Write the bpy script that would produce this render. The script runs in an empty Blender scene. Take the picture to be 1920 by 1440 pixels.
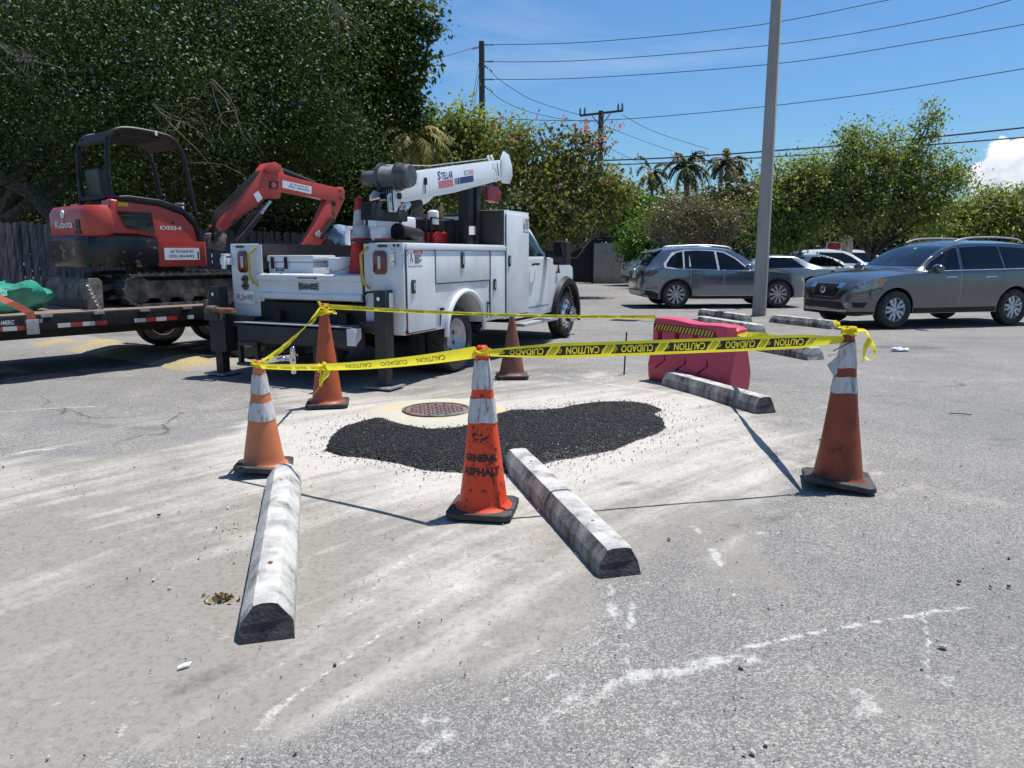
import bpy, bmesh, math, random
import numpy as np
from mathutils import Vector, Matrix, geometry
from mathutils.bvhtree import BVHTree

random.seed(7); rng = np.random.default_rng(11)
sc = bpy.context.scene
COL = sc.collection
PI = math.pi
rad = math.radians

# ---------------------------------------------------------------- camera, world, sun, exposure
CH, CF = 1.45, 1400.0                      # eye height; focal length for a 1920 px wide frame
TH = math.atan2(243, 1400)
cam = bpy.data.cameras.new('camera'); camo = bpy.data.objects.new('camera', cam); COL.objects.link(camo)
cam.sensor_width = 36; cam.lens = 36 * CF / 1920; cam.clip_end = 9000; cam.clip_start = 0.05
camo.location = (0, 0, CH); camo.rotation_euler = (PI / 2 - TH, 0, 0)
sc.camera = camo
SUN = Vector((.25, .17, .88)).normalized()
w = bpy.data.worlds.new('World'); sc.world = w; w.use_nodes = True
wn = w.node_tree.nodes; wl = w.node_tree.links; wn.clear()
sky = wn.new('ShaderNodeTexSky'); sky.sky_type = 'NISHITA'; sky.sun_disc = False
sky.sun_elevation = math.asin(SUN.z); sky.sun_rotation = math.atan2(SUN.x, SUN.y)
sky.air_density = 1.3; sky.dust_density = .35; sky.ozone_density = 2.6
# faint streaks of high cloud over the whole sky
tc = wn.new('ShaderNodeTexCoord'); mp = wn.new('ShaderNodeMapping'); mp.inputs['Scale'].default_value = (1.3, 1.3, 5)
mp.inputs['Rotation'].default_value = (.2, .35, 0)
nz = wn.new('ShaderNodeTexNoise'); nz.inputs['Scale'].default_value = 2.2; nz.inputs['Detail'].default_value = 7; nz.inputs['Roughness'].default_value = .55; nz.inputs['Distortion'].default_value = .6
cr = wn.new('ShaderNodeValToRGB'); cr.color_ramp.elements[0].position = .52; cr.color_ramp.elements[1].position = .86
cr.color_ramp.elements[1].color = (.3, .3, .3, 1); cr.color_ramp.elements[0].color = (0, 0, 0, 1)
tint = wn.new('ShaderNodeMix'); tint.data_type = 'RGBA'; tint.blend_type = 'MULTIPLY'; tint.inputs[0].default_value = 1; tint.inputs[7].default_value = (.56, .88, 1.22, 1)
mx = wn.new('ShaderNodeMix'); mx.data_type = 'RGBA'; mx.inputs[7].default_value = (9, 9.4, 10, 1)
bg = wn.new('ShaderNodeBackground'); bg.inputs[1].default_value = .078; wo = wn.new('ShaderNodeOutputWorld')
# one cumulus low in the sky, right of the light pole: billows from summed soft discs and noise
def wm(op, a, b=None, c=None):
    m = wn.new('ShaderNodeMath'); m.operation = op
    for i, q in enumerate((a, b, c)):
        if q is None: continue
        if isinstance(q, (int, float)): m.inputs[i].default_value = q
        else: wl.new(q, m.inputs[i])
    return m.outputs[0]
sx = wn.new('ShaderNodeSeparateXYZ'); wl.new(tc.outputs['Generated'], sx.inputs[0])
ys = wm('MAXIMUM', sx.outputs[1], .001); U = wm('DIVIDE', sx.outputs[0], ys); V = wm('DIVIDE', sx.outputs[2], ys)
n1_ = wn.new('ShaderNodeTexNoise'); n1_.inputs['Scale'].default_value = 42; n1_.inputs['Detail'].default_value = 9; n1_.inputs['Roughness'].default_value = .6; wl.new(tc.outputs['Generated'], n1_.inputs['Vector'])
n2_ = wn.new('ShaderNodeTexNoise'); n2_.inputs['Scale'].default_value = 22; n2_.inputs['Detail'].default_value = 5; wl.new(tc.outputs['Generated'], n2_.inputs['Vector'])
vb = wn.new('ShaderNodeTexVoronoi'); vb.feature = 'SMOOTH_F1'; vb.inputs['Scale'].default_value = 75; vb.inputs['Smoothness'].default_value = .6; vv = wn.new('ShaderNodeVectorMath'); vv.operation = 'MULTIPLY_ADD'; vv.inputs[1].default_value = (.03, .03, .03)
wl.new(n1_.outputs['Color'], vv.inputs[0]); wl.new(tc.outputs['Generated'], vv.inputs[2]); wl.new(vv.outputs[0], vb.inputs['Vector'])
field = None
for cu_, cv_, cr_ in ((.628, .124, .028), (.609, .104, .023), (.655, .117, .036), (.69, .10, .05), (.635, .085, .038), (.70, .05, .06), (.62, .065, .03), (.76, .08, .06)):
    dd = wm('SQRT', wm('ADD', wm('POWER', wm('SUBTRACT', U, cu_), 2), wm('POWER', wm('SUBTRACT', V, cv_), 2))); f_ = wm('SUBTRACT', 1, wm('DIVIDE', dd, cr_)); field = f_ if field is None else wm('MAXIMUM', field, f_)
edge = wm('ADD', field, wm('ADD', wm('MULTIPLY', wm('SUBTRACT', n1_.outputs[0], .5), 1.1), wm('MULTIPLY', wm('SUBTRACT', .35, vb.outputs['Distance']), .55)))
cm_ = wn.new('ShaderNodeMapRange'); cm_.interpolation_type = 'SMOOTHSTEP'; cm_.inputs[1].default_value = .0; cm_.inputs[2].default_value = .16; wl.new(edge, cm_.inputs[0])
cs_ = wn.new('ShaderNodeMapRange'); cs_.inputs[1].default_value = .055; cs_.inputs[2].default_value = .135
wl.new(wm('ADD', wm('ADD', V, wm('MULTIPLY', wm('SUBTRACT', n2_.outputs[0], .5), .12)), wm('MULTIPLY', wm('SUBTRACT', .35, vb.outputs['Distance']), .05)), cs_.inputs[0])
ccol = wn.new('ShaderNodeMix'); ccol.data_type = 'RGBA'; ccol.inputs[6].default_value = (5.4, 6.2, 7.6, 1); ccol.inputs[7].default_value = (11, 11.2, 11.5, 1); wl.new(cs_.outputs[0], ccol.inputs[0])
mc = wn.new('ShaderNodeMix'); mc.data_type = 'RGBA'
wl.new(tc.outputs['Generated'], mp.inputs[0]); wl.new(mp.outputs[0], nz.inputs['Vector']); wl.new(nz.outputs[0], cr.inputs[0])
wl.new(sky.outputs[0], tint.inputs[6]); wl.new(tint.outputs[2], mx.inputs[6]); wl.new(cr.outputs[0], mx.inputs[0]); wl.new(mx.outputs[2], mc.inputs[6]); wl.new(ccol.outputs[2], mc.inputs[7]); wl.new(wm('MULTIPLY', cm_.outputs[0], wm('GREATER_THAN', sx.outputs[1], .01)), mc.inputs[0]); wl.new(mc.outputs[2], bg.inputs[0]); wl.new(bg.outputs[0], wo.inputs[0])
sl = bpy.data.lights.new('sun', 'SUN'); slo = bpy.data.objects.new('sun', sl); COL.objects.link(slo)
sl.energy = 5.0; sl.angle = rad(.53); sl.color = (1, .96, .9)
slo.rotation_euler = SUN.to_track_quat('Z', 'Y').to_euler(); slo.location = (0, 0, 30)
sc.view_settings.view_transform = 'Standard'; sc.view_settings.look = 'None'; sc.view_settings.exposure = .34; sc.view_settings.gamma = 1
sc.view_settings.use_curve_mapping = False
sc.cycles.max_bounces = 6; sc.cycles.transparent_max_bounces = 8; sc.cycles.sample_clamp_indirect = 6; sc.cycles.caustics_reflective = False; sc.cycles.caustics_refractive = False

# ---------------------------------------------------------------- survey helpers (turn a sighting into metres)
_c, _s = math.cos(TH), math.sin(TH)
def ray(px, py):
    a = (px - 960) / CF; b = (720 - py) / CF
    return Vector((a, _c + b * _s, -_s + b * _c))
def G(px, py, z=0.0):
    d = ray(px, py); t = (z - CH) / d.z
    return Vector((d.x * t, d.y * t, z))
def AY(px, py, Y):
    d = ray(px, py); t = Y / d.y
    return Vector((d.x * t, Y, CH + d.z * t))
def onplane(px, py, o, ang):
    d = ray(px, py); ux, uy = math.cos(rad(ang)), math.sin(rad(ang)); nx, ny = -uy, ux
    t = (o[0] * nx + o[1] * ny) / (d.x * nx + d.y * ny)
    return ((d.x * t - o[0]) * ux + (d.y * t - o[1]) * uy, CH + d.z * t)
class Frame:
    """upright frame: origin o on the ground, local x along angle ang (deg), local y to its left"""
    def __init__(s, o, ang):
        s.o = o; s.ang = ang; s.u = (math.cos(rad(ang)), math.sin(rad(ang))); s.n = (-s.u[1], s.u[0])
    def S(s, px, py, y=0):                  # point on the plane local y = const -> (x, z)
        return onplane(px, py, (s.o[0] + s.n[0] * y, s.o[1] + s.n[1] * y), s.ang)
    def E(s, px, py, x=0):                  # point on the plane local x = const -> (y, z)
        return onplane(px, py, (s.o[0] + s.u[0] * x, s.o[1] + s.u[1] * x), s.ang + 90)
    def W(s, x, y, z=0):
        return Vector((s.o[0] + s.u[0] * x + s.n[0] * y, s.o[1] + s.u[1] * x + s.n[1] * y, z))

# ---------------------------------------------------------------- objects
def tag(o, label=None, cat=None, group=None, kind=None):
    if label: o['label'] = label
    if cat: o['category'] = cat
    if group: o['group'] = group
    if kind: o['kind'] = kind
    return o
def empty(name, loc=(0, 0, 0), rz=0, label=None, cat=None, group=None):
    o = bpy.data.objects.new(name, None); COL.objects.link(o); o.location = loc; o.rotation_euler = (0, 0, rz)
    o.empty_display_size = .2
    return tag(o, label, cat, group)
KIDS = {}
def link(o, parent):
    COL.objects.link(o)
    if parent is not None:
        o.parent = parent; KIDS.setdefault(parent.name, []).append(o)
    return o
def copy_tree(o, parent=None, loc=None, rz=None):
    c = o.copy(); link(c, parent)
    for ch in list(KIDS.get(o.name, [])): copy_tree(ch, c)
    if loc is not None: c.location = loc
    if rz is not None: c.rotation_euler = (0, 0, rz)
    return c

class MB:
    def __init__(s): s.v = []; s.f = []; s.m = []
    def add(s, vs, fs, mi=0, M=None):
        k = len(s.v)
        if M is not None: vs = [M @ Vector(p) for p in vs]
        s.v += [tuple(p) for p in vs]; s.f += [tuple(i + k for i in f) for f in fs]; s.m += [mi] * len(fs)
        return s
    def box(s, x0, x1, y0, y1, z0, z1, mi=0, M=None):
        vs = [(x, y, z) for z in (z0, z1) for y in (y0, y1) for x in (x0, x1)]
        return s.add(vs, [(0, 2, 3, 1), (4, 5, 7, 6), (0, 1, 5, 4), (2, 6, 7, 3), (0, 4, 6, 2), (1, 3, 7, 5)], mi, M)
    def prism(s, poly, d0, d1, ax='y', mi=0, M=None):
        """poly in the two axes other than ax, extruded along ax from d0 to d1"""
        f = {'y': lambda a, b, d: (a, d, b), 'x': lambda a, b, d: (d, a, b), 'z': lambda a, b, d: (a, b, d)}[ax]
        n = len(poly)
        vs = [f(a, b, d0) for a, b in poly] + [f(a, b, d1) for a, b in poly]
        fs = [tuple(range(n)), tuple(range(2 * n - 1, n - 1, -1))] + [(i, i + n, (i + 1) % n + n, (i + 1) % n) for i in range(n)]
        return s.add(vs, fs, mi, M)
    def tube(s, pts, r, n=8, mi=0, M=None, cap=True, closed=False):
        pts = [Vector(p) for p in pts]; m = len(pts)
        rs = r if isinstance(r, (list, tuple)) else [r] * m
        vs = []; prev = None
        for i, p in enumerate(pts):
            if closed: t = pts[(i + 1) % m] - pts[i - 1]
            else: t = pts[min(i + 1, m - 1)] - pts[max(i - 1, 0)]
            if t.length < 1e-9: t = Vector((0, 0, 1))
            t.normalize()
            if prev is None:
                a = t.orthogonal().normalized()
            else:
                a = prev - t * prev.dot(t)
                a = a.normalized() if a.length > 1e-6 else t.orthogonal().normalized()
            prev = a; b = t.cross(a)
            for k in range(n):
                an = 2 * PI * k / n
                vs.append(p + (a * math.cos(an) + b * math.sin(an)) * rs[i])
        fs = []
        for i in range(m if closed else m - 1):
            j = (i + 1) % m
            for k in range(n):
                l = (k + 1) % n
                fs.append((i * n + k, i * n + l, j * n + l, j * n + k))
        if cap and not closed: fs += [tuple(range(n - 1, -1, -1)), tuple(range((m - 1) * n, m * n))]
        return s.add(vs, fs, mi, M)
    def cyl(s, p0, p1, r0, r1=None, n=16, mi=0, M=None):
        return s.tube([p0, p1], [r0, r0 if r1 is None else r1], n, mi, M)
    def lathe(s, prof, n=24, mi=0, M=None, ax='z', cap=True):
        vs = []
        for r, z in prof:
            for k in range(n):
                a = 2 * PI * k / n; c, q = r * math.cos(a), r * math.sin(a)
                vs.append((c, q, z) if ax == 'z' else (c, z, q))
        fs = []
        for i in range(len(prof) - 1):
            for k in range(n):
                l = (k + 1) % n; q = (i * n + k, i * n + l, (i + 1) * n + l, (i + 1) * n + k)
                fs.append(q if ax == 'z' else q[::-1])
        if cap and prof[0][0] > 1e-6: fs.append(tuple(range(n - 1, -1, -1)) if ax == 'z' else tuple(range(n)))
        if cap and prof[-1][0] > 1e-6:
            q = tuple(range((len(prof) - 1) * n, len(prof) * n)); fs.append(q if ax == 'z' else q[::-1])
        return s.add(vs, fs, mi, M)
    def ball(s, c, r, n=10, mi=0, sc3=(1, 1, 1), jit=0):
        prof = [(max(math.sin(PI * i / n), 0) * r, -math.cos(PI * i / n) * r) for i in range(n + 1)]
        k = len(s.v); s.lathe(prof, n + 2, mi)
        for i in range(k, len(s.v)):
            q = s.v[i]; j = 1 + random.uniform(-jit, jit)
            s.v[i] = (c[0] + q[0] * sc3[0] * j, c[1] + q[1] * sc3[1] * j, c[2] + q[2] * sc3[2] * j)
        return s
    def build(s, name, mats, parent=None, smooth=False, bevel=0, seg=2, ang=35, weld=False):
        me = bpy.data.meshes.new(name)
        if bevel or weld:
            bm = bmesh.new()
            bv = [bm.verts.new(p) for p in s.v]
            for f, mi in zip(s.f, s.m):
                try: bf = bm.faces.new([bv[i] for i in f]); bf.material_index = mi
                except ValueError: pass
            if weld: bmesh.ops.remove_doubles(bm, verts=bm.verts, dist=1e-4)
            bmesh.ops.recalc_face_normals(bm, faces=bm.faces)
            if bevel:
                es = [e for e in bm.edges if len(e.link_faces) == 2 and e.calc_face_angle(0) > rad(30)]
                bmesh.ops.bevel(bm, geom=es, offset=bevel, segments=seg, affect='EDGES', profile=.6, clamp_overlap=True)
            bm.to_mesh(me); bm.free()
        else:
            me.from_pydata(s.v, [], s.f); me.polygons.foreach_set('material_index', s.m)
        for m in (mats if isinstance(mats, (list, tuple)) else [mats]): me.materials.append(m)
        if smooth or bevel:
            me.polygons.foreach_set('use_smooth', [True] * len(me.polygons)); me.set_sharp_from_angle(angle=rad(ang))
        me.update()
        return link(bpy.data.objects.new(name, me), parent)

def smoothp(P, n=3):
    P = [Vector(p) for p in P]; out = []
    for i in range(len(P) - 1):
        p0, p1, p2, p3 = P[max(i - 1, 0)], P[i], P[i + 1], P[min(i + 2, len(P) - 1)]
        for k in range(n): t = k / n; out.append(.5 * ((2 * p1) + (p2 - p0) * t + (2 * p0 - 5 * p1 + 4 * p2 - p3) * t * t + (3 * p1 - p0 - 3 * p2 + p3) * t ** 3))
    return out + [P[-1]]

def RT(loc=(0, 0, 0), rx=0, ry=0, rz=0, s=1):
    return Matrix.Translation(loc) @ Matrix.Rotation(rz, 4, 'Z') @ Matrix.Rotation(ry, 4, 'Y') @ Matrix.Rotation(rx, 4, 'X') @ Matrix.Scale(s, 4)

_tcache = {}
def text2d(s, size=1.0, bold=.0, width=None, align='CENTER', shear=0):
    """text as flat vertices and faces; width squeezes it to a given length"""
    key = (s, bold, shear)
    if key not in _tcache:
        cu = bpy.data.curves.new('t', 'FONT'); cu.body = s; cu.size = 1; cu.offset = bold; cu.shear = shear; cu.resolution_u = 2; cu.align_x = 'LEFT'
        ob = bpy.data.objects.new('t', cu); COL.objects.link(ob)
        dg = bpy.context.evaluated_depsgraph_get(); ev = ob.evaluated_get(dg); me = ev.to_mesh()
        vs = [(v.co.x, v.co.y) for v in me.vertices]; fs = [tuple(p.vertices) for p in me.polygons]
        ev.to_mesh_clear(); bpy.data.objects.remove(ob); bpy.data.curves.remove(cu)
        _tcache[key] = (vs, fs)
    vs, fs = _tcache[key]
    xs = [v[0] for v in vs]; ys = [v[1] for v in vs]
    x0, x1, y0, y1 = min(xs), max(xs), min(ys), max(ys)
    ky = size / max(y1 - y0, 1e-6); kx = ky if width is None else width / (x1 - x0)
    ox = {'CENTER': (x0 + x1) / 2, 'LEFT': x0, 'RIGHT': x1}[align]
    return [((x - ox) * kx, (y - y0) * ky) for x, y in vs], fs
def lettering(mb, s, fn, size, width=None, bold=.0, mi=0, align='CENTER', shear=0):
    """fn(a, b) -> 3D point for text coordinates"""
    vs, fs = text2d(s, size, bold, width, align, shear)
    mb.add([fn(a, b) for a, b in vs], fs, mi)

# ---------------------------------------------------------------- materials
def mat(name, col, rough=.6, metal=0, col2=None, ns=8, nd=5, lo=.4, hi=.65, bump=0, bs=60, coat=0, spec=.5, col3=None, n3=3, lo3=.6, hi3=.7, r3=None, stretch=None, trans=0, sheen=0):
    m = bpy.data.materials.new(name); m.use_nodes = True
    N = m.node_tree.nodes; L = m.node_tree.links; b = N['Principled BSDF']
    b.inputs['Base Color'].default_value = (*col, 1); b.inputs['Roughness'].default_value = rough
    b.inputs['Metallic'].default_value = metal; b.inputs['Coat Weight'].default_value = coat; b.inputs['Coat Roughness'].default_value = .06
    b.inputs['Specular IOR Level'].default_value = spec
    if trans: b.inputs['Transmission Weight'].default_value = trans
    if col2 or col3 or bump:
        t = N.new('ShaderNodeTexCoord'); vec = t.outputs['Object']
        if stretch:
            mp = N.new('ShaderNodeMapping'); mp.inputs['Scale'].default_value = stretch; L.new(vec, mp.inputs[0]); vec = mp.outputs[0]
    out = None
    if col2:
        n = N.new('ShaderNodeTexNoise'); n.inputs['Scale'].default_value = ns; n.inputs['Detail'].default_value = nd; n.inputs['Roughness'].default_value = .62
        L.new(vec, n.inputs['Vector'])
        r = N.new('ShaderNodeMapRange'); r.inputs[1].default_value = lo; r.inputs[2].default_value = hi; L.new(n.outputs[0], r.inputs[0])
        x = N.new('ShaderNodeMix'); x.data_type = 'RGBA'; x.inputs[6].default_value = (*col, 1); x.inputs[7].default_value = (*col2, 1)
        L.new(r.outputs[0], x.inputs[0]); out = x.outputs[2]
    if col3:
        n = N.new('ShaderNodeTexNoise'); n.inputs['Scale'].default_value = n3; n.inputs['Detail'].default_value = 9; n.inputs['Roughness'].default_value = .7
        L.new(vec, n.inputs['Vector'])
        r = N.new('ShaderNodeMapRange'); r.inputs[1].default_value = lo3; r.inputs[2].default_value = hi3; L.new(n.outputs[0], r.inputs[0])
        x = N.new('ShaderNodeMix'); x.data_type = 'RGBA'; x.inputs[7].default_value = (*col3, 1)
        if out: L.new(out, x.inputs[6])
        else: x.inputs[6].default_value = (*col, 1)
        L.new(r.outputs[0], x.inputs[0]); out = x.outputs[2]
        if r3 is not None:
            y = N.new('ShaderNodeMix'); y.data_type = 'FLOAT'; y.inputs[2].default_value = rough; y.inputs[3].default_value = r3
            L.new(r.outputs[0], y.inputs[0]); L.new(y.outputs[0], b.inputs['Roughness'])
    if out: L.new(out, b.inputs['Base Color'])
    if bump:
        n = N.new('ShaderNodeTexNoise'); n.inputs['Scale'].default_value = bs; n.inputs['Detail'].default_value = 4; L.new(vec, n.inputs['Vector'])
        bp = N.new('ShaderNodeBump'); bp.inputs['Strength'].default_value = 1; bp.inputs['Distance'].default_value = bump
        L.new(n.outputs[0], bp.inputs['Height']); L.new(bp.outputs[0], b.inputs['Normal'])
    return m
def leafmat(name, c1, c2, c3, rough=.42, tr=.25, sc_=14.):
    m = bpy.data.materials.new(name); m.use_nodes = True
    N = m.node_tree.nodes; L = m.node_tree.links; b = N['Principled BSDF']; o = N['Material Output']
    at = N.new('ShaderNodeAttribute'); at.attribute_name = 'tint'
    r = N.new('ShaderNodeValToRGB'); e = r.color_ramp.elements
    e[0].position = 0; e[0].color = (*c1, 1); e[1].position = 1; e[1].color = (*c3, 1); k = e.new(.6); k.color = (*c2, 1)
    L.new(at.outputs['Fac'], r.inputs[0]); L.new(r.outputs[0], b.inputs['Base Color'])
    b.inputs['Roughness'].default_value = rough; b.inputs['Specular IOR Level'].default_value = .25
    t = N.new('ShaderNodeBsdfTranslucent'); g = N.new('ShaderNodeMix'); g.data_type = 'RGBA'; g.blend_type = 'MULTIPLY'; g.inputs[0].default_value = 1
    g.inputs[7].default_value = (1.5, 1.6, .5, 1); L.new(r.outputs[0], g.inputs[6]); L.new(g.outputs[2], t.inputs[0])
    x = N.new('ShaderNodeMixShader'); x.inputs[0].default_value = tr; L.new(b.outputs[0], x.inputs[1]); L.new(t.outputs[0], x.inputs[2]); L.new(x.outputs[0], o.inputs['Surface'])
    return m
# ---------------------------------------------------------------- shared materials
M = {}
M['white'] = mat('white paint', (.72, .74, .76), .28, col2=(.62, .64, .66), ns=2.2, coat=.4, col3=(.42, .40, .37), n3=9, lo3=.66, hi3=.85)
M['whiteplain'] = mat('white enamel', (.74, .76, .78), .25, coat=.6)
M['black'] = mat('black paint', (.010, .010, .011), .5, spec=.3, col2=(.02, .02, .021), ns=9, bump=.0006, bs=90)
M['blackgloss'] = mat('gloss black', (.01, .01, .012), .12, coat=.5)
M['greysteel'] = mat('dark grey steel', (.018, .018, .019), .5, col2=(.034, .033, .031), ns=5, col3=(.10, .08, .06), n3=16, lo3=.66, hi3=.75)
M['rubber'] = mat('tyre rubber', (.018, .018, .018), .78, col2=(.045, .043, .04), ns=14, bump=.001, bs=80)
M['chrome'] = mat('chrome', (.8, .8, .82), .12, metal=1, col2=(.55, .54, .52), ns=20)
M['alu'] = mat('aluminium', (.60, .61, .63), .36, metal=.45, col2=(.45, .45, .46), ns=12)
M['galv'] = mat('galvanised steel', (.42, .43, .44), .5, metal=.7, col2=(.3, .3, .3), ns=18)
M['glass'] = mat('tinted glass', (.004, .006, .009), .03, spec=.42)
M['glassblue'] = mat('windscreen glass', (.008, .016, .024), .03, spec=.7)
M['redlens'] = mat('red lens', (.16, .004, .006), .12, coat=.8, col2=(.08, .002, .004), ns=60)
M['amber'] = mat('amber lens', (.6, .2, .02), .15, coat=.8)
M['lens'] = mat('clear lens', (.35, .36, .36), .12, coat=1, col2=(.12, .12, .12), ns=22)
M['yellow'] = mat('yellow grab paint', (.62, .44, .05), .5, col2=(.42, .30, .05), ns=30)
M['rust'] = mat('rusty iron', (.16, .07, .04), .8, col2=(.3, .15, .09), ns=22, bump=.002, bs=60)
M['excred'] = mat('excavator red', (.52, .058, .038), .42, col2=(.45, .052, .036), ns=3, col3=(.30, .12, .09), n3=14, lo3=.62, hi3=.75, coat=.15)
M['excblack'] = mat('scraped black counterweight', (.007, .007, .008), .25, col2=(.02, .019, .019), ns=5, col3=(.26, .19, .12), n3=6, lo3=.585, hi3=.62, r3=.8, bump=.002, bs=12)
M['dirtsteel'] = mat('muddy steel', (.05, .044, .038), .75, col2=(.25, .21, .165), ns=5, bump=.003, bs=40)
M['trackrub'] = mat('track rubber', (.035, .034, .033), .85, col2=(.13, .12, .11), ns=10, bump=.003, bs=50)
M['signwhite'] = mat('sign white', (.75, .76, .76), .35)
M['ink'] = mat('black lettering', (.012, .012, .014), .5)
M['inkred'] = mat('red lettering', (.55, .02, .02), .45)
M['inkblue'] = mat('navy lettering', (.02, .035, .14), .45)
M['reflwhite'] = mat('reflective white tape', (.5, .51, .53), .3, coat=.5)
M['reflred'] = mat('reflective red tape', (.34, .015, .02), .3, coat=.5)
M['deck'] = mat('deck plank', (.22, .15, .11), .85, col2=(.33, .25, .20), ns=6, stretch=(1, 12, 1), bump=.002, bs=30)
M['fence'] = mat('weathered dark picket', (.035, .037, .05), .85, col2=(.075, .075, .09), ns=5, stretch=(9, 9, .8), bump=.002, bs=20)
M['concrete'] = mat('cast concrete', (.36, .34, .31), .9, col2=(.27, .255, .235), ns=3, bump=.002, bs=60, stretch=(3, 3, .8))
M['polecon'] = mat('concrete pole', (.38, .355, .33), .85, col2=(.31, .29, .27), ns=3, stretch=(2, 2, .3), bump=.001, bs=70, col3=(.20, .10, .07), n3=5, lo3=.72, hi3=.76)
M['woodpole'] = mat('timber pole', (.07, .062, .05), .85, col2=(.13, .115, .09), ns=6, stretch=(8, 8, .5), bump=.004, bs=20)
M['wire'] = mat('cable', (.04, .03, .035), .6)
M['insul'] = mat('grey insulator', (.18, .19, .19), .3)
M['bark'] = mat('bark', (.11, .09, .07), .9, col2=(.2, .17, .14), ns=9, stretch=(3, 3, .6), bump=.008, bs=18)
M['barkdark'] = mat('dark bark', (.045, .038, .032), .9, col2=(.10, .085, .07), ns=9, stretch=(3, 3, .6), bump=.008, bs=18)
M['barkgrey'] = mat('pale grey bark', (.24, .20, .18), .9, col2=(.36, .31, .28), ns=9, bump=.004, bs=30)
M['tape'] = mat('yellow barrier tape', (.85, .74, .03), .32, col2=(.76, .66, .03), ns=7, coat=.2)
def translucent(m, c, f):
    N = m.node_tree.nodes; L = m.node_tree.links; o = N['Material Output']; t = N.new('ShaderNodeBsdfTranslucent'); t.inputs[0].default_value = (*c, 1); x = N.new('ShaderNodeMixShader'); x.inputs[0].default_value = f
    L.new(N['Principled BSDF'].outputs[0], x.inputs[1]); L.new(t.outputs[0], x.inputs[2]); L.new(x.outputs[0], o.inputs['Surface'])
translucent(M['tape'], (.95, .85, .05), .45)
M['tapeink'] = mat('tape black print', (.016, .016, .014), .4)
M['tapefaint'] = mat('tape print seen through', (.30, .26, .03), .4)

# ---------------------------------------------------------------- numeric noise for painting wear onto the ground
def vnoise(x, y, seed=0):
    xi = np.floor(x).astype(np.int64); yi = np.floor(y).astype(np.int64); fx = x - xi; fy = y - yi
    fx = fx * fx * (3 - 2 * fx); fy = fy * fy * (3 - 2 * fy)
    def h(i, j):
        n = (i * 374761393 + j * 668265263 + seed * 974634777) & 0xffffffff
        n = ((n ^ (n >> 13)) * 1274126177) & 0xffffffff
        return ((n ^ (n >> 16)) & 0xffff) / 65535.0
    a = h(xi, yi); b = h(xi + 1, yi); c = h(xi, yi + 1); d = h(xi + 1, yi + 1)
    return (a * (1 - fx) + b * fx) * (1 - fy) + (c * (1 - fx) + d * fx) * fy
def fbm(x, y, o=5, seed=0, g=.55):
    t = 0; a = 1; s = 0
    for i in range(o):
        t = t + a * vnoise(x * 2 ** i, y * 2 ** i, seed + i * 17); s += a; a *= g
    return t / s
def segdist(X, Y, pts):
    d = np.full(X.shape, 1e9)
    for (ax, ay), (bx, by) in zip(pts[:-1], pts[1:]):
        dx, dy = bx - ax, by - ay; L2 = dx * dx + dy * dy + 1e-12
        t = np.clip(((X - ax) * dx + (Y - ay) * dy) / L2, 0, 1)
        d = np.minimum(d, np.hypot(X - ax - t * dx, Y - ay - t * dy))
    return d
def inside(X, Y, poly):
    r = np.zeros(X.shape, bool); n = len(poly)
    for i in range(n):
        ax, ay = poly[i]; bx, by = poly[(i + 1) % n]
        c = ((ay > Y) != (by > Y)) & (X < (bx - ax) * (Y - ay) / (by - ay + 1e-12) + ax)
        r ^= c
    return r
def sdf(X, Y, poly):
    d = segdist(X, Y, list(poly) + [poly[0]]); return np.where(inside(X, Y, poly), -d, d)
def sm(a, b, x):
    t = np.clip((x - a) / (b - a), 0, 1); return t * t * (3 - 2 * t)
def GP(pts): return [tuple(G(*p)[:2]) for p in pts]

PATCH = GP([(612, 842), (622, 818), (645, 800), (690, 787), (722, 784), (742, 793), (770, 800), (810, 806), (850, 804), (880, 797), (925, 779), (950, 772),
            (1000, 772), (1040, 769), (1075, 760), (1120, 755), (1170, 754), (1212, 757), (1240, 768), (1222, 776), (1240, 784), (1246, 800), (1230, 812),
            (1190, 826), (1150, 843), (1090, 855), (1040, 862), (990, 875), (945, 885), (870, 884), (800, 880), (745, 866), (690, 856), (640, 852)])

# ---------------------------------------------------------------- ground: one sheet to the horizon, fine where it is close
def axis(lo, hi, step, far, grow):
    a = list(np.arange(lo, hi + 1e-6, step)); s = step
    while a[-1] < far: s *= grow; a.append(a[-1] + s)
    s = step
    while a[0] > -far if lo < 0 else a[0] > -60: s *= grow; a.insert(0, a[0] - s)
    return np.array(a)
gx = axis(-4.6, 4.6, .024, 2500, 1.045); gy = axis(1.6, 9.6, .024, 2500, 1.035)
XX, YY = np.meshgrid(gx, gy)
warp = (fbm(XX * 2.2, YY * 2.2, 4, 3) - .5)
wx = XX + warp * .5; wy = YY + (fbm(XX * 2, YY * 2, 4, 9) - .5) * .5
dustpoly = GP([(-700, 905), (0, 862), (200, 850), (420, 806), (540, 765), (640, 738), (760, 738), (880, 716), (1020, 712), (1200, 706), (1330, 745), (1420, 795), (1495, 868),
               (1500, 925), (1440, 955), (1340, 985), (1235, 1015), (1190, 1090), (1120, 1165), (1050, 1225), (980, 1270), (850, 1320), (620, 1385), (400, 1440), (0, 1500), (-900, 1600)])
sd = sdf(wx, wy, dustpoly)
dust = 1 - sm(-.28, .16, sd)
ang = math.atan2(*(Vector(G(900, 1070)[:2]) - Vector(G(480, 1370)[:2])).yx)
ca, sa = math.cos(ang), math.sin(ang)
def streak(kx, ky, seed, bend=.10):
    u = XX * ca + YY * sa; v = -XX * sa + YY * ca + bend * u * u * .35
    return fbm(u * kx, v * ky, 5, seed, .62)
st1 = streak(.7, 6, 21); st2 = streak(1.6, 15, 31)
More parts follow.
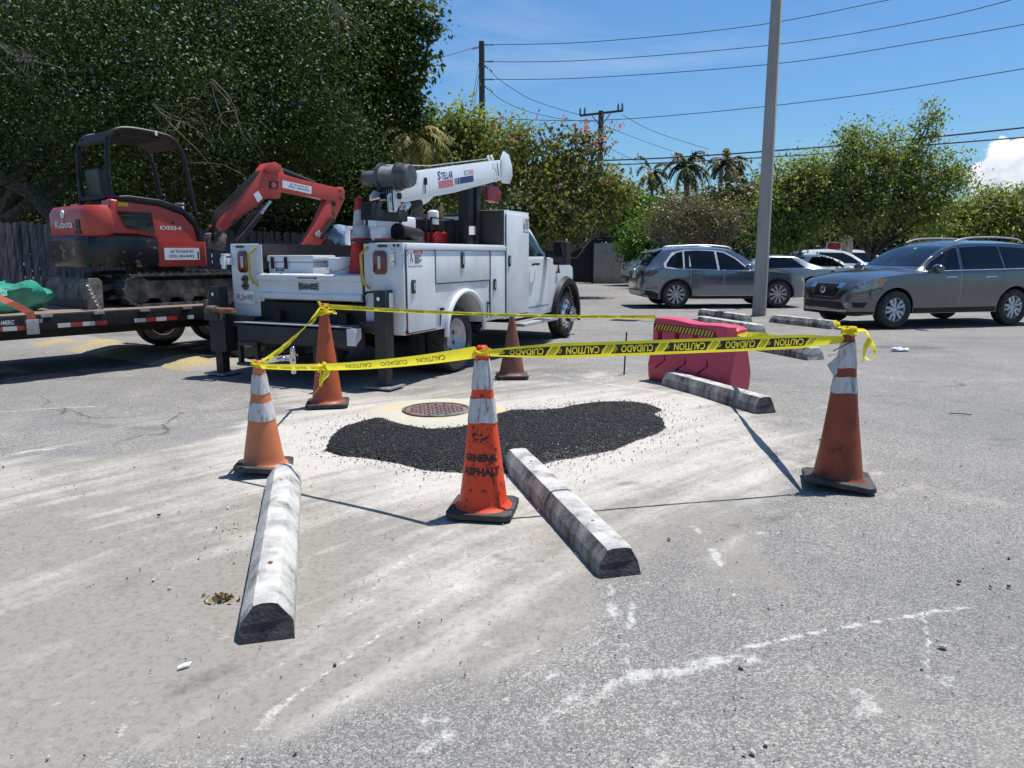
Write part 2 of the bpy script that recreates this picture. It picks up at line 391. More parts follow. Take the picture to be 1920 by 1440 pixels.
blot = fbm(XX * 1.1, YY * 1.1, 6, 41, .6); fine = fbm(XX * 9, YY * 9, 4, 51, .65)
pd = sdf(XX, YY, PATCH)
ring = 1 - sm(.05, 1.15, pd + (blot - .5) * 1.1)
near = sm(5.2, 2.2, YY + (blot - .5) * 2.0)
dust = dust * np.clip(.86 + .22 * (st1 - .45) * 2 + .30 * (blot - .45) * 2 + .25 * ring, 0, 1)
tone = np.clip(.42 + .55 * ring + 1.2 * (st1 - .5) + 1.2 * (blot - .5) + .7 * (st2 - .5) - .28 * near, 0, 1)
# thin dust reaching past the edge, as tracked tyre marks
halo = (1 - sm(.0, 1.5, sd)) * sm(.52, .66, st2 * .55 + blot * .45)
edgev = fbm(XX * .9 + 7, YY * .9, 7, 47, .66)
dust = np.clip(dust + .55 * sm(.50, .66, edgev) * (1 - sm(.0, 2.4, sd)) * (sd > -.3) + .30 * halo + .22 * sm(.46, .72, fbm(XX * .5, YY * .5, 6, 44)) * (YY < 60), 0, 1)
white = np.zeros_like(XX); dark = np.zeros_like(XX)
def stroke(pts, w, a, seed, br=.5, k=14, soft=.6, arr=None):
    """a worn line or smear painted along sighted points; only the nearby part of the grid is touched"""
    arr = white if arr is None else arr
    P = GP(pts); w = w * 1.2; px = [p[0] for p in P]; py = [p[1] for p in P]; mg = w + .1
    i0, i1 = np.searchsorted(gx, (min(px) - mg, max(px) + mg)); j0, j1 = np.searchsorted(gy, (min(py) - mg, max(py) + mg))
    if i1 - i0 < 2 or j1 - j0 < 2: return
    X = XX[j0:j1, i0:i1]; Y = YY[j0:j1, i0:i1]
    d = segdist(X + (fbm(X * 7, Y * 7, 3, seed) - .5) * .03, Y + (fbm(X * 7, Y * 7, 3, seed + 5) - .5) * .03, P)
    m = (1 - sm(w * (1 - soft) * .3, w, d)) ** 1.3 * sm(br - .16, br + .14, fbm(X * k, Y * k, 4, seed + 9, .7))
    arr[j0:j1, i0:i1] = np.maximum(arr[j0:j1, i0:i1], m * a)
for k_ in range(26):                                   # arcs scraped by turning tyres
    q_ = np.random.default_rng(200 + k_); x0 = q_.uniform(330, 1000); y0 = q_.uniform(1000, 1420); L_ = q_.uniform(120, 330); bend_ = q_.uniform(-30, 40)
    stroke([(x0 + L_ * t, y0 - L_ * .62 * t + bend_ * math.sin(PI * t)) for t in np.linspace(0, 1, 5)], q_.uniform(.006, .022), q_.uniform(.35, .62), 300 + k_, q_.uniform(.42, .52))
for k_ in range(16):
    q_ = np.random.default_rng(400 + k_); x0 = q_.uniform(1000, 1880); y0 = q_.uniform(1200, 1430)
    stroke([(x0 + q_.uniform(-60, 60) * t, y0 + 50 * t + q_.uniform(-10, 10)) for t in np.linspace(0, 1, 4)], q_.uniform(.02, .07), q_.uniform(.35, .6), 500 + k_, q_.uniform(.47, .55))
for k_ in range(22):
    q_ = np.random.default_rng(600 + k_); x0 = q_.uniform(-200, 1500); y0 = q_.uniform(660, 880)
    stroke([(x0, y0), (x0 + q_.uniform(60, 260), y0 + q_.uniform(-12, 10))], q_.uniform(.02, .06), q_.uniform(.35, .65), 700 + k_, q_.uniform(.45, .54))
stroke([(1130, 1290), (1180, 1268), (1290, 1248), (1400, 1228)], .075, .85, 3, .44)
stroke([(1385, 1214), (1500, 1190), (1640, 1162), (1800, 1136), (1825, 1134)], .018, .95, 4, .36)
stroke([(1160, 1305), (1290, 1265), (1420, 1236)], .010, .6, 14, .45)
stroke([(1300, 985), (1330, 1022), (1360, 1070), (1385, 1115)], .04, .75, 5, .44)
stroke([(1732, 1150), (1742, 1200), (1738, 1270)], .016, .75, 6, .42)
stroke([(1738, 1280), (1730, 1340), (1735, 1400)], .05, .5, 7, .52)
stroke([(1150, 1095), (1140, 1130), (1165, 1170), (1175, 1230)], .05, .7, 8, .5)
stroke([(1190, 1110), (1185, 1160), (1170, 1240)], .03, .7, 9, .46)
stroke([(250, 1338), (215, 1390), (180, 1445)], .016, .8, 10, .42)
stroke([(720, 1182), (600, 1265), (480, 1350), (400, 1420)], .014, .75, 11, .42)
stroke([(760, 1150), (640, 1240), (520, 1330), (440, 1400)], .010, .6, 12, .45)
stroke([(560, 1290), (500, 1345), (430, 1420), (400, 1450)], .05, .55, 13, .53)
stroke([(640, 1290), (700, 1270), (760, 1275)], .035, .5, 15, .5)
stroke([(780, 1350), (830, 1340), (860, 1360), (820, 1380), (795, 1400)], .055, .75, 16, .47)
stroke([(950, 1390), (975, 1440)], .03, .6, 17, .45)
stroke([(880, 985), (870, 1050), (900, 1070), (870, 1100)], .010, .5, 18, .46)
stroke([(1000, 1240), (1060, 1260), (1080, 1300)], .12, .55, 19, .5)
stroke([(1230, 1290), (1300, 1340), (1350, 1380)], .06, .45, 20, .55)
stroke([(1215, 1360), (1240, 1440)], .035, .6, 22, .48)
stroke([(1290, 1340), (1350, 1390)], .05, .5, 23, .52)
stroke([(1400, 990), (1440, 1000), (1520, 985)], .06, .55, 24, .5)
stroke([(1550, 985), (1580, 975)], .03, .6, 25, .45)
stroke([(0, 770), (90, 763), (175, 760)], .03, .8, 26, .38)
stroke([(200, 768), (270, 774)], .02, .7, 27, .4)
stroke([(0, 856), (60, 842), (110, 838)], .035, .8, 28, .42)
stroke([(1020, 700), (1120, 716), (1220, 730), (1290, 745)], .06, .8, 29, .44)
stroke([(900, 726), (980, 700), (1060, 690), (1160, 700)], .05, .65, 30, .46)
stroke([(1060, 660), (1120, 672), (1180, 668)], .04, .6, 33, .46)
stroke([(1290, 790), (1340, 800), (1400, 820)], .06, .6, 34, .5)
stroke([(150, 980), (210, 970), (250, 960)], .05, .45, 35, .5)
stroke([(200, 1010), (300, 1000), (390, 960)], .03, .45, 36, .5)
spk = sm(.70, .80, fbm(XX * 16, YY * 16, 3, 71, .8)) * sm(9, 5, YY)
white = np.maximum(white, spk * .4)
scat = sm(.60, .72, st2) * (1 - sm(-.6, 2.2, sd))
white = np.maximum(white, scat * .28)
stroke([(1160, 905), (1190, 903), (1220, 908)], .06, .8, 61, .46, arr=dark)
stroke([(930, 1040), (960, 1050)], .05, .7, 62, .46, arr=dark)
stroke([(240, 1100), (300, 1050), (420, 1010)], .10, .4, 63, .5, 5, arr=dark)
stroke([(330, 1290), (380, 1270), (420, 1255)], .07, .6, 64, .48, arr=dark)
stroke([(1370, 985), (1430, 975), (1480, 960)], .06, .6, 65, .46, arr=dark)
stroke([(120, 790), (240, 800), (340, 800)], .10, .5, 66, .45, 6, arr=dark)
stroke([(370, 715), (500, 702), (560, 690)], .02, .8, 67, .3, arr=dark)
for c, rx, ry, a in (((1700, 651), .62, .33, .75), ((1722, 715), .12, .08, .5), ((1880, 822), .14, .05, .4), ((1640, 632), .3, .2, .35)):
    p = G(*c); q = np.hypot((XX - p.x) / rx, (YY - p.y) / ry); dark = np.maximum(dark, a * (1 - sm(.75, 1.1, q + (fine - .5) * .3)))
tyre = sm(.55, .72, fbm(XX * .35 + 3, YY * 1.6, 5, 81)) * sm(7, 10, YY) * (YY < 60)
dark = np.maximum(dark, tyre * .35)
lump = (fbm(XX * 1.3, YY * 1.3, 3, 91) - .5) * .014 * (YY < 30)
nX, nY = len(gx), len(gy)
co = np.stack([XX, YY, lump * np.exp(-((np.maximum(pd, 0) * 0)))], -1).reshape(-1, 3); co[:, 2] -= .008
idx = np.arange(nX * nY).reshape(nY, nX)
fc = np.stack([idx[:-1, :-1], idx[:-1, 1:], idx[1:, 1:], idx[1:, :-1]], -1).reshape(-1, 4)
def npmesh(name, co, fc, mats, parent=None, attr=None, smooth=False, k=None):
    me = bpy.data.meshes.new(name); nf, k = fc.shape
    me.vertices.add(len(co)); me.vertices.foreach_set('co', co.astype(np.float32).ravel())
    me.loops.add(nf * k); me.loops.foreach_set('vertex_index', fc.astype(np.int32).ravel())
    me.polygons.add(nf); me.polygons.foreach_set('loop_start', (np.arange(nf) * k).astype(np.int32))
    try: me.polygons.foreach_set('loop_total', np.full(nf, k, np.int32))
    except Exception: pass
    if smooth: me.polygons.foreach_set('use_smooth', np.ones(nf, bool))
    for m in (mats if isinstance(mats, (list, tuple)) else [mats]): me.materials.append(m)
    if attr is not None:
        for an, (dom, ty, val) in attr.items():
            a = me.attributes.new(an, ty, dom); a.data.foreach_set('color' if 'COLOR' in ty else 'value', val.astype(np.float32).ravel())
    me.update(calc_edges=True); me.validate()
    return link(bpy.data.objects.new(name, me), parent)
gm = bpy.data.materials.new('asphalt'); gm.use_nodes = True
N = gm.node_tree.nodes; L = gm.node_tree.links; B = N['Principled BSDF']
T = N.new('ShaderNodeTexCoord'); A = N.new('ShaderNodeAttribute'); A.attribute_name = 'wear'; sep = N.new('ShaderNodeSeparateColor'); L.new(A.outputs['Color'], sep.inputs[0])
def NZ(scale, detail, r=.6, vec=None):
    n = N.new('ShaderNodeTexNoise'); n.inputs['Scale'].default_value = scale; n.inputs['Detail'].default_value = detail; n.inputs['Roughness'].default_value = r
    L.new(vec or T.outputs['Object'], n.inputs['Vector']); return n.outputs[0]
def MR(x, a, b, c=0, d=1):
    r = N.new('ShaderNodeMapRange'); r.inputs[1].default_value = a; r.inputs[2].default_value = b; r.inputs[3].default_value = c; r.inputs[4].default_value = d; L.new(x, r.inputs[0]); return r.outputs[0]
def MX(f, a, b, bt='MIX'):
    x = N.new('ShaderNodeMix'); x.data_type = 'RGBA'; x.blend_type = bt
    if isinstance(f, float): x.inputs[0].default_value = f
    else: L.new(f, x.inputs[0])
    for i, q in ((6, a), (7, b)):
        if isinstance(q, tuple): x.inputs[i].default_value = (*q, 1)
        else: L.new(q, x.inputs[i])
    return x.outputs[2]
def MA(op, a, b):
    m = N.new('ShaderNodeMath'); m.operation = op
    for i, q in enumerate((a, b)):
        if isinstance(q, (int, float)): m.inputs[i].default_value = q
        else: L.new(q, m.inputs[i])
    return m.outputs[0]
vo = N.new('ShaderNodeTexVoronoi'); vo.inputs['Scale'].default_value = 135; L.new(T.outputs['Object'], vo.inputs['Vector'])
vc = N.new('ShaderNodeSeparateColor'); L.new(vo.outputs['Color'], vc.inputs[0])
stone = MX(MR(vc.outputs[0], .25, 1), (.088, .086, .083), (.47, .45, .41))
gap = MR(vo.outputs['Distance'], .4, .8, 0, .8)
agg = MX(gap, stone, (.075, .074, .073))
agg = MX(MR(NZ(.55, 8, .62), .35, .65), MX(1.0, agg, (.80, .80, .81), 'MULTIPLY'), MX(1.0, agg, (1.3, 1.28, 1.24), 'MULTIPLY'))
agg = MX(MR(NZ(2.6, 9, .7), .48, .70), agg, MX(1.0, agg, (1.35, 1.33, 1.28), 'MULTIPLY'))
agg = MX(MR(NZ(1.7, 7, .6), .56, .72), agg, MX(1.0, agg, (.72, .72, .73), 'MULTIPLY'))
agg = MX(MR(NZ(260, 2), .4, .62), agg, (.235, .229, .218))
# long thin cracks
vk = N.new('ShaderNodeTexVoronoi'); vk.feature = 'DISTANCE_TO_EDGE'; vk.inputs['Scale'].default_value = .33
wv = N.new('ShaderNodeVectorMath'); wv.operation = 'ADD'; nv = N.new('ShaderNodeTexNoise'); nv.inputs['Scale'].default_value = 1.1; nv.inputs['Detail'].default_value = 7
L.new(T.outputs['Object'], nv.inputs['Vector']); L.new(T.outputs['Object'], wv.inputs[0]); L.new(nv.outputs['Color'], wv.inputs[1]); L.new(wv.outputs[0], vk.inputs['Vector'])
crack = MA('MULTIPLY', MR(vk.outputs['Distance'], .0, .006, 1, 0), MR(NZ(.35, 2), .5, .56))
agg = MX(MA('MULTIPLY', crack, .75), agg, (.03, .03, .03))
fine_ = NZ(38, 6, .7); mid_ = NZ(6, 7, .65)
dcol = MX(MR(MA('ADD', A.outputs['Alpha'], MA('MULTIPLY', MA('SUBTRACT', mid_, .5), .8)), .1, .95), (.255, .238, .208), (.49, .462, .415))
dcol = MX(MR(fine_, .48, .66), dcol, MX(1.0, dcol, (.72, .71, .70), 'MULTIPLY'))
dm = MA('MULTIPLY', sep.outputs[0], 1.0)
dmask = MR(MA('ADD', dm, MA('MULTIPLY', MA('SUBTRACT', fine_, .5), .55)), .22, .78)
c1 = MX(MA('MULTIPLY', dmask, .93), agg, dcol)
wmask = MR(MA('ADD', sep.outputs[1], MA('ADD', MA('MULTIPLY', MA('SUBTRACT', NZ(85, 4, .75), .5), 1.5), MA('MULTIPLY', MA('SUBTRACT', NZ(14, 5, .7), .5), 1.3))), .38, .80)
c2 = MX(MA('MULTIPLY', wmask, .66), c1, (.58, .57, .54))
kmask = MA('MULTIPLY', sep.outputs[2], MR(NZ(20, 5), .3, .6, .4, 1))
c3 = MX(kmask, c2, MX(1.0, c2, (.42, .40, .38), 'MULTIPLY'))
L.new(c3, B.inputs['Base Color']); B.inputs['Roughness'].default_value = .88; B.inputs['Specular IOR Level'].default_value = .25
bp = N.new('ShaderNodeBump'); bp.inputs['Distance'].default_value = .004; bp.inputs['Strength'].default_value = .8
hh = MA('MULTIPLY', MR(vo.outputs['Distance'], 0, .8, 1, 0), MR(dmask, 0, 1, 1, .25)); hh = MA('ADD', hh, MA('MULTIPLY', fine_, .6))
L.new(hh, bp.inputs['Height']); L.new(bp.outputs[0], B.inputs['Normal'])
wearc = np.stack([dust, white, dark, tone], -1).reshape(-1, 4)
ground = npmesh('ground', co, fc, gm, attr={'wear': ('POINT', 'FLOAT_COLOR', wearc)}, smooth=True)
tag(ground, kind='structure', label='sunlit worn asphalt car park dusted with pale concrete powder')

# ---------------------------------------------------------------- loose black asphalt in the pothole
def scatter(poly, n, seed):
    r = np.random.default_rng(seed); P = np.array(poly); lo = P.min(0); hi = P.max(0); out = []
    while sum(map(len, out)) < n:
        q = lo + r.random((n * 2, 2)) * (hi - lo); k = inside(q[:, 0], q[:, 1], poly); out.append(q[k])
    return np.concatenate(out)[:n]
def grains(name, pts, z, size, m, parent=None, seed=1):
    """irregular eight-sided grains, one joined mesh"""
    r = np.random.default_rng(seed); n = len(pts)
    base = np.array([(1, 0, 0), (-1, 0, 0), (0, 1, 0), (0, -1, 0), (0, 0, 1), (0, 0, -1)], float)
    v = base[None] * size[:, None, None] * r.uniform(.6, 1.25, (n, 6, 1)) + r.normal(0, .18, (n, 6, 3)) * size[:, None, None]
    a = r.random(n) * 6.28; c, s = np.cos(a), np.sin(a); t = r.normal(0, .5, n)
    x = v[..., 0] * c[:, None] - v[..., 1] * s[:, None]; y = v[..., 0] * s[:, None] + v[..., 1] * c[:, None]; zz = v[..., 2] + x * np.sin(t)[:, None]
    v = np.stack([x + pts[:, 0, None], y + pts[:, 1, None], zz + z[:, None]], -1).reshape(-1, 3)
    f = np.array([(0, 2, 4), (2, 1, 4), (1, 3, 4), (3, 0, 4), (2, 0, 5), (1, 2, 5), (3, 1, 5), (0, 3, 5)])
    fc = (f[None] + (np.arange(n) * 6)[:, None, None]).reshape(-1, 3)
    tint = np.repeat(r.random(n), 6)
    return npmesh(name, v, fc, m, parent, attr={'tint': ('POINT', 'FLOAT', tint)})
mg = mat('fresh asphalt grain', (.012, .012, .013), .42, spec=.3); N = mg.node_tree.nodes; L = mg.node_tree.links
at = N.new('ShaderNodeAttribute'); at.attribute_name = 'tint'; r_ = N.new('ShaderNodeValToRGB'); e = r_.color_ramp.elements
e[0].color = (.004, .004, .005, 1); e[1].color = (.5, .48, .42, 1); e[1].position = 1.0; q = e.new(.80); q.color = (.014, .014, .016, 1); q = e.new(.991); q.color = (.06, .06, .06, 1)
L.new(at.outputs['Fac'], r_.inputs[0]); L.new(r_.outputs[0], N['Principled BSDF'].inputs['Base Color'])
patch = empty('asphalt_patch', (0, 0, 0), label='fresh loose black asphalt filling the pothole around the manhole', cat='asphalt patch')
pc = scatter(PATCH, 34000, 5); sdp = -sdf(pc[:, 0], pc[:, 1], PATCH)
def moundz(x, y, s): return .002 + .035 * sm(0, .16, s) + .022 * (fbm(x * 3, y * 3, 3, 8) - .4) * sm(0, .1, s)
o = grains('asphalt_grains', pc, moundz(pc[:, 0], pc[:, 1], sdp) + .002, rng.uniform(.004, .0085, len(pc)), mg, patch, 6); o['kind'] = 'stuff'
# the solid bed under the grains
px_, py_ = np.meshgrid(np.arange(min(p[0] for p in PATCH) - .05, max(p[0] for p in PATCH) + .05, .02), np.arange(min(p[1] for p in PATCH) - .05, max(p[1] for p in PATCH) + .05, .02))
sp_ = -sdf(px_, py_, PATCH); zz = np.where(sp_ > -.01, moundz(px_, py_, np.maximum(sp_, 0)), -.02)
ii = np.arange(px_.size).reshape(px_.shape); keep = (sp_[:-1, :-1] > -.03) & (sp_[1:, 1:] > -.03)
ff = np.stack([ii[:-1, :-1], ii[:-1, 1:], ii[1:, 1:], ii[1:, :-1]], -1)[keep]
npmesh('asphalt_bed', np.stack([px_, py_, zz], -1).reshape(-1, 3), ff, mat('asphalt bed', (.006, .006, .007), .6, bump=.006, bs=90), patch)
# stray crumbs flung around the patch
n = 1700; k = rng.integers(0, len(pc), n); an = rng.random(n) * 6.28; dd = np.abs(rng.normal(0, .20, n)) + .02
ed = np.array(PATCH)[rng.integers(0, len(PATCH), n)]
st = ed + np.stack([np.cos(an) * dd, np.sin(an) * dd * .8], -1) + rng.normal(0, .08, (n, 2)); sds = sdf(st[:, 0], st[:, 1], PATCH); st = st[sds > 0]
o = grains('asphalt_crumbs', st, np.full(len(st), .003), rng.uniform(.003, .0075, len(st)), mg, patch, 9); o['kind'] = 'stuff'
# ================================================================ large structure: enclosure, house, fence, poles, trees
def leafmesh(name, P, size, m, parent, seed, up=.55, width=.5, droop=.25, tintbase=None, out=None):
    r = np.random.default_rng(seed); n = len(P)
    nrm = r.normal(0, .62, (n, 3)); nrm[:, 2] += up * .8
    if out is not None: nrm += out
    nrm /= np.linalg.norm(nrm, axis=1)[:, None]
    t = r.normal(0, 1, (n, 3)); t -= nrm * (t * nrm).sum(1)[:, None]; t /= np.linalg.norm(t, axis=1)[:, None]
    b = np.cross(nrm, t); s = (size * r.uniform(.6, 1.3, n))[:, None]
    p0 = P - t * s * .5; p2 = P + t * s * .5 - np.array([0, 0, 1]) * s * droop * .4
    p1 = P + b * s * width * .5 + nrm * s * .06; p3 = P - b * s * width * .5 + nrm * s * .06
    v = np.stack([p0, p1, p2, p3], 1).reshape(-1, 3); f = np.arange(n * 4).reshape(n, 4)
    tb = r.random(n) if tintbase is None else np.clip(tintbase + r.normal(0, .22, n), 0, 1)
    return npmesh(name, v, f, m, parent, attr={'tint': ('POINT', 'FLOAT', np.repeat(tb, 4))})
def crownpts(blobs, ncl, per, crad, seed, shell=.45, flat=.7):
    r = np.random.default_rng(seed); B = np.array([(c[0], c[1], c[2], q) for c, q in blobs]); wgt = B[:, 3] ** 2; wgt /= wgt.sum()
    k = r.choice(len(B), ncl, p=wgt); d = r.normal(0, 1, (ncl, 3)); d /= np.linalg.norm(d, axis=1)[:, None]
    rr = r.random(ncl) ** shell * (1 + r.normal(0, .10, ncl)); C = B[k, :3] + d * (rr * B[k, 3])[:, None]
    sz = crad * r.uniform(.5, 1.5, ncl); kk = np.repeat(np.arange(ncl), per)
    off = r.normal(0, 1, (ncl * per, 3)) * np.array([1, 1, flat]) * sz[kk][:, None] * .55
    # sprays reach outward from each cluster
    q = r.random(ncl * per)[:, None] * sz[kk][:, None] * d[kk] * .9
    tb = np.clip(r.normal(.5, .2, ncl), 0, 1)[kk]
    od = off / np.maximum(np.linalg.norm(off, axis=1), 1e-6)[:, None] * .6 + d[kk] * .5
    return C[:], k, C[kk] + np.clip(off, -2.0 * crad, 2.0 * crad) + q, tb, od
def bent(a, b, n, sag, r):
    a, b = np.array(a, float), np.array(b, float); L = np.linalg.norm(b - a); o = r.normal(0, sag * L, 3); o2 = r.normal(0, sag * L * .5, 3)
    return [tuple(a + (b - a) * t + o * math.sin(PI * t) + o2 * math.sin(2 * PI * t)) for t in np.linspace(0, 1, n)]
def tree(name, label, base, blobs, leaf, ncl, per, crad, lm, bark, seed, group=None, tr=.22, fork=None, twigs=40, shell=.45, up=.55, width=.5, cat='tree', twigr=.014, stems=1, limbr=.5):
    r = np.random.default_rng(seed + 900)
    root = empty(name, base, 0, label, cat, group)
    loc = lambda p: (p[0] - base[0], p[1] - base[1], p[2] - base[2])
    bl = [(loc(c), q) for c, q in blobs]
    C, k, P, tb, od = crownpts(bl, ncl, per, crad, seed, shell)
    mb = MB(); mn = np.mean([c for c, q in bl], 0)
    fork = fork if fork is not None else max(.8, mn[2] * .42)
    for s_ in range(stems):
        f = (mn[0] * .15 + r.normal(0, .12 * (stems > 1)) * 2, mn[1] * .15, fork)
        pts = bent((r.normal(0, .1) * (stems > 1), 0, -.05), f, 6, .03, r); mb.tube(pts, [tr * (1.25 if i == 0 else 1 - .07 * i) for i in range(6)], 9)
        for i, (c, q) in enumerate(bl):
            if i % stems != s_: continue
            lp = bent(f, c, 7, .07, r); r0 = tr * limbr; mb.tube(lp, [r0 * (1 - .12 * j) for j in range(7)], 6, cap=False)
            cs = C[k == i]; r.shuffle(cs)
            for e in cs[:max(3, int(twigs * q * q / sum(b[1] ** 2 for b in bl)))]:
                s0 = lp[r.integers(2, 7)]; tp = bent(s0, e, 5, .10, r); mb.tube(tp, [twigr * 2.2, twigr * 1.7, twigr * 1.2, twigr * .8, twigr * .45], 4, cap=False)
    mb.build('trunk', bark, root, smooth=True)
    leafmesh('crown', P, leaf, lm, root, seed + 5, up=up, width=width, tintbase=tb, out=od)
    return root
def pb(px, py, rpx, Y):                     # a crown lobe seen at (px,py) with that radius, Y metres away
    p = AY(px, py, Y); return (tuple(p), rpx / CF * Y)

LM = {}
LM['oak'] = leafmat('oak leaf', (.018, .034, .008), (.036, .064, .012), (.08, .12, .022), rough=.52, tr=.18)
LM['almond'] = leafmat('broad leaf', (.03, .055, .012), (.06, .10, .018), (.12, .15, .025), rough=.5, tr=.28)
LM['deep'] = leafmat('shaded understory leaf', (.012, .024, .008), (.03, .05, .014), (.075, .105, .022), rough=.6, tr=.2)
LM['orchid'] = leafmat('orchid tree leaf', (.06, .075, .026), (.125, .14, .042), (.23, .20, .06), rough=.55, tr=.4)
LM['bright'] = leafmat('bright hedge leaf', (.035, .09, .012), (.08, .17, .02), (.14, .25, .04), rough=.4, tr=.3)
LM['mid'] = leafmat('green leaf', (.10, .13, .042), (.20, .235, .075), (.33, .35, .13), rough=.5, tr=.45)
LM['grey'] = leafmat('dull leaf', (.09, .085, .045), (.17, .15, .06), (.27, .23, .09), rough=.5, tr=.25)
LM['frond'] = leafmat('palm frond', (.05, .06, .02), (.10, .11, .03), (.24, .20, .08), rough=.45, tr=.2)
LM['fan'] = leafmat('dry fan frond', (.12, .12, .03), (.28, .24, .07), (.45, .36, .16), rough=.5, tr=.3)

# --- the dark mass of big trees on the left
FR = Frame((-11.9, 11.6), 64)               # picket fence line
tree('oak_tree', 'huge dark live oak overhanging the excavator at the left edge', (-14.5, 21, 0),
     [pb(40, 60, 170, 19), pb(200, 40, 170, 19), pb(120, 190, 150, 18), pb(300, 130, 140, 18), pb(20, 240, 120, 20), pb(-120, 120, 170, 20), pb(200, 270, 90, 19), pb(340, 240, 80, 19)],
     .088, 560, 150, .84, LM['oak'], M['barkdark'], 1, tr=.42, fork=2.4, twigs=90, limbr=.42)
tree('oak_tree', 'large dark leafy oak standing behind the excavator boom', (-8.5, 23, 0),
     [pb(470, 70, 150, 21), pb(420, 200, 130, 20), pb(560, 170, 130, 21), pb(380, 20, 120, 21), pb(560, 20, 130, 22), pb(480, 290, 90, 21), pb(610, 280, 90, 22), pb(370, 310, 70, 21)],
     .092, 520, 148, .84, LM['oak'], M['barkdark'], 2, tr=.36, fork=2.6, twigs=90)
tree('almond_tree', 'tall broad leaved tree at the edge of the sky, right end of the dark wood', (-6.2, 27, 0),
     [pb(680, 60, 75, 25), pb(730, 10, 42, 25), pb(650, 170, 80, 25), pb(718, 125, 40, 25), pb(712, 225, 45, 25), pb(650, 275, 70, 25), pb(765, 45, 22, 25), pb(805, 62, 18, 25), pb(770, 160, 25, 25), pb(775, 225, 30, 25), pb(690, 300, 60, 25), pb(785, 100, 14, 25), pb(800, 25, 16, 25), pb(752, 190, 22, 25), pb(780, 250, 18, 25), pb(748, 90, 24, 25)],
     .17, 800, 38, .40, LM['almond'], M['barkdark'], 3, tr=.3, fork=3, twigs=70, up=.8, width=.62)
tree('understory_shrub', 'dark shrubby growth under the oaks behind the picket fence', (-13, 25, 0),
     [pb(60, 360, 90, 24), pb(200, 370, 90, 24), pb(-60, 330, 90, 24), pb(330, 370, 80, 24), pb(60, 440, 60, 23), pb(-90, 430, 80, 23)],
     .15, 850, 34, .6, LM['deep'], M['barkdark'], 4, tr=.16, fork=.5, twigs=40, cat='shrub', stems=3)
tree('understory_shrub', 'dark shrubby growth behind the truck crane and boom', (-7, 27, 0),
     [pb(460, 380, 80, 26), pb(570, 370, 85, 26), pb(680, 370, 80, 27), pb(760, 350, 70, 28), pb(520, 440, 50, 25), pb(640, 430, 60, 26), pb(740, 420, 60, 27)],
     .16, 900, 34, .6, LM['deep'], M['barkdark'], 5, tr=.16, fork=.5, twigs=40, cat='shrub', stems=3)
tree('dense_tree', 'darkest foliage filling the depth of the wood behind both oaks', (-17, 33, 0),
     [pb(-80, 60, 220, 31), pb(150, 120, 230, 31), pb(420, 120, 220, 31), pb(600, 230, 160, 31), pb(100, 330, 170, 31), pb(350, 340, 150, 31), pb(560, 370, 130, 31), pb(650, 90, 110, 31), pb(700, 380, 100, 31)],
     .34, 1500, 26, 1.1, LM['deep'], M['barkdark'], 6, tr=.4, fork=2, twigs=30)
# dead hanging twigs and the leaning black limb
r = np.random.default_rng(77)
def deadbranch(label, px0, py0, Y, sweep, n, name='dead_branch'):
    b = AY(px0, py0, Y); root = empty(name, b, 0, label, 'branch'); mb = MB()
    for i in range(n):
        L = r.uniform(.5, 1.0); e = (sweep[0] * L + r.normal(0, .45), r.normal(0, .3), sweep[1] * L + r.normal(0, .3))
        p = bent((0, 0, 0), e, 7, .09, r); mb.tube(p, [.014, .012, .010, .009, .007, .005, .003], 4, cap=False)
        for j in range(4):
            s0 = p[r.integers(2, 6)]; q = np.array(s0) + np.array((sweep[0] * .25 + r.normal(0, .3), r.normal(0, .2), -abs(r.normal(0, .35)))); mb.tube(bent(s0, q, 4, .12, r), [.007, .005, .004, .002], 3, cap=False)
    mb.build('twigs', M['bark'], root)
deadbranch('bare grey twigs hanging over the excavator canopy', 285, 195, 15.5, (1.3, -.9), 4)
deadbranch('bare grey twigs hanging left of the red boom', 400, 150, 16, (.5, -1.3), 4)
deadbranch('bare curled twigs at the left edge of the picture', -10, 75, 15.5, (.6, -.4), 6)
deadbranch('bare grey twigs high in the middle oak', 620, 0, 18, (.4, -1.2), 6)
lb = empty('leaning_limb', (-12.2, 18, 0), 0, 'thick black limb leaning behind the fence at left', 'branch')
mb = MB(); mb.tube([(-.8, 0, 3.9), (.1, 0, 3.3), (.9, .1, 2.9), (1.5, .1, 2.2), (1.8, 0, 1.2), (1.9, 0, -.1)], [.12, .16, .2, .22, .24, .28], 9); mb.build('bough', M['barkdark'], lb, smooth=True)

# --- picket fence
fz = empty('picket_fence', (FR.o[0], FR.o[1], 0), rad(64), 'dark weathered timber picket fence behind the trailer', 'fence')
NP_ = 104; me = None
for i in range(NP_):
    if i < 6:
        mb = MB(); h = 2.1; w_ = .068; mb.prism([(-w_, 0.02), (w_, 0.02), (w_, h - .05), (w_ - .03, h), (-w_ + .03, h), (-w_, h - .05)], -.010, .010)
        o = mb.build('picket', M['fence'], fz); o.location = (0, 0, 0)
        if i == 0: pk = []
        pk.append(o)
    else:
        o = bpy.data.objects.new('picket', pk[i % 6].data); link(o, fz)
    o.location = (i * .147, r.normal(0, .006), r.normal(0, .018)); o.rotation_euler = (r.normal(0, .012), r.normal(0, .010), r.normal(0, .03))
for z in (.35, 1.05, 1.8):
    mb = MB(); mb.box(-.1, NP_ * .147, .02, .06, z - .045, z + .045); mb.build('rail', M['fence'], fz)
for i in range(8):
    mb = MB(); mb.box(-.05, .05, .062, .16, -.1, 2.0); o = mb.build('post', M['fence'], fz); o.location = (i * 2.1, 0, 0)

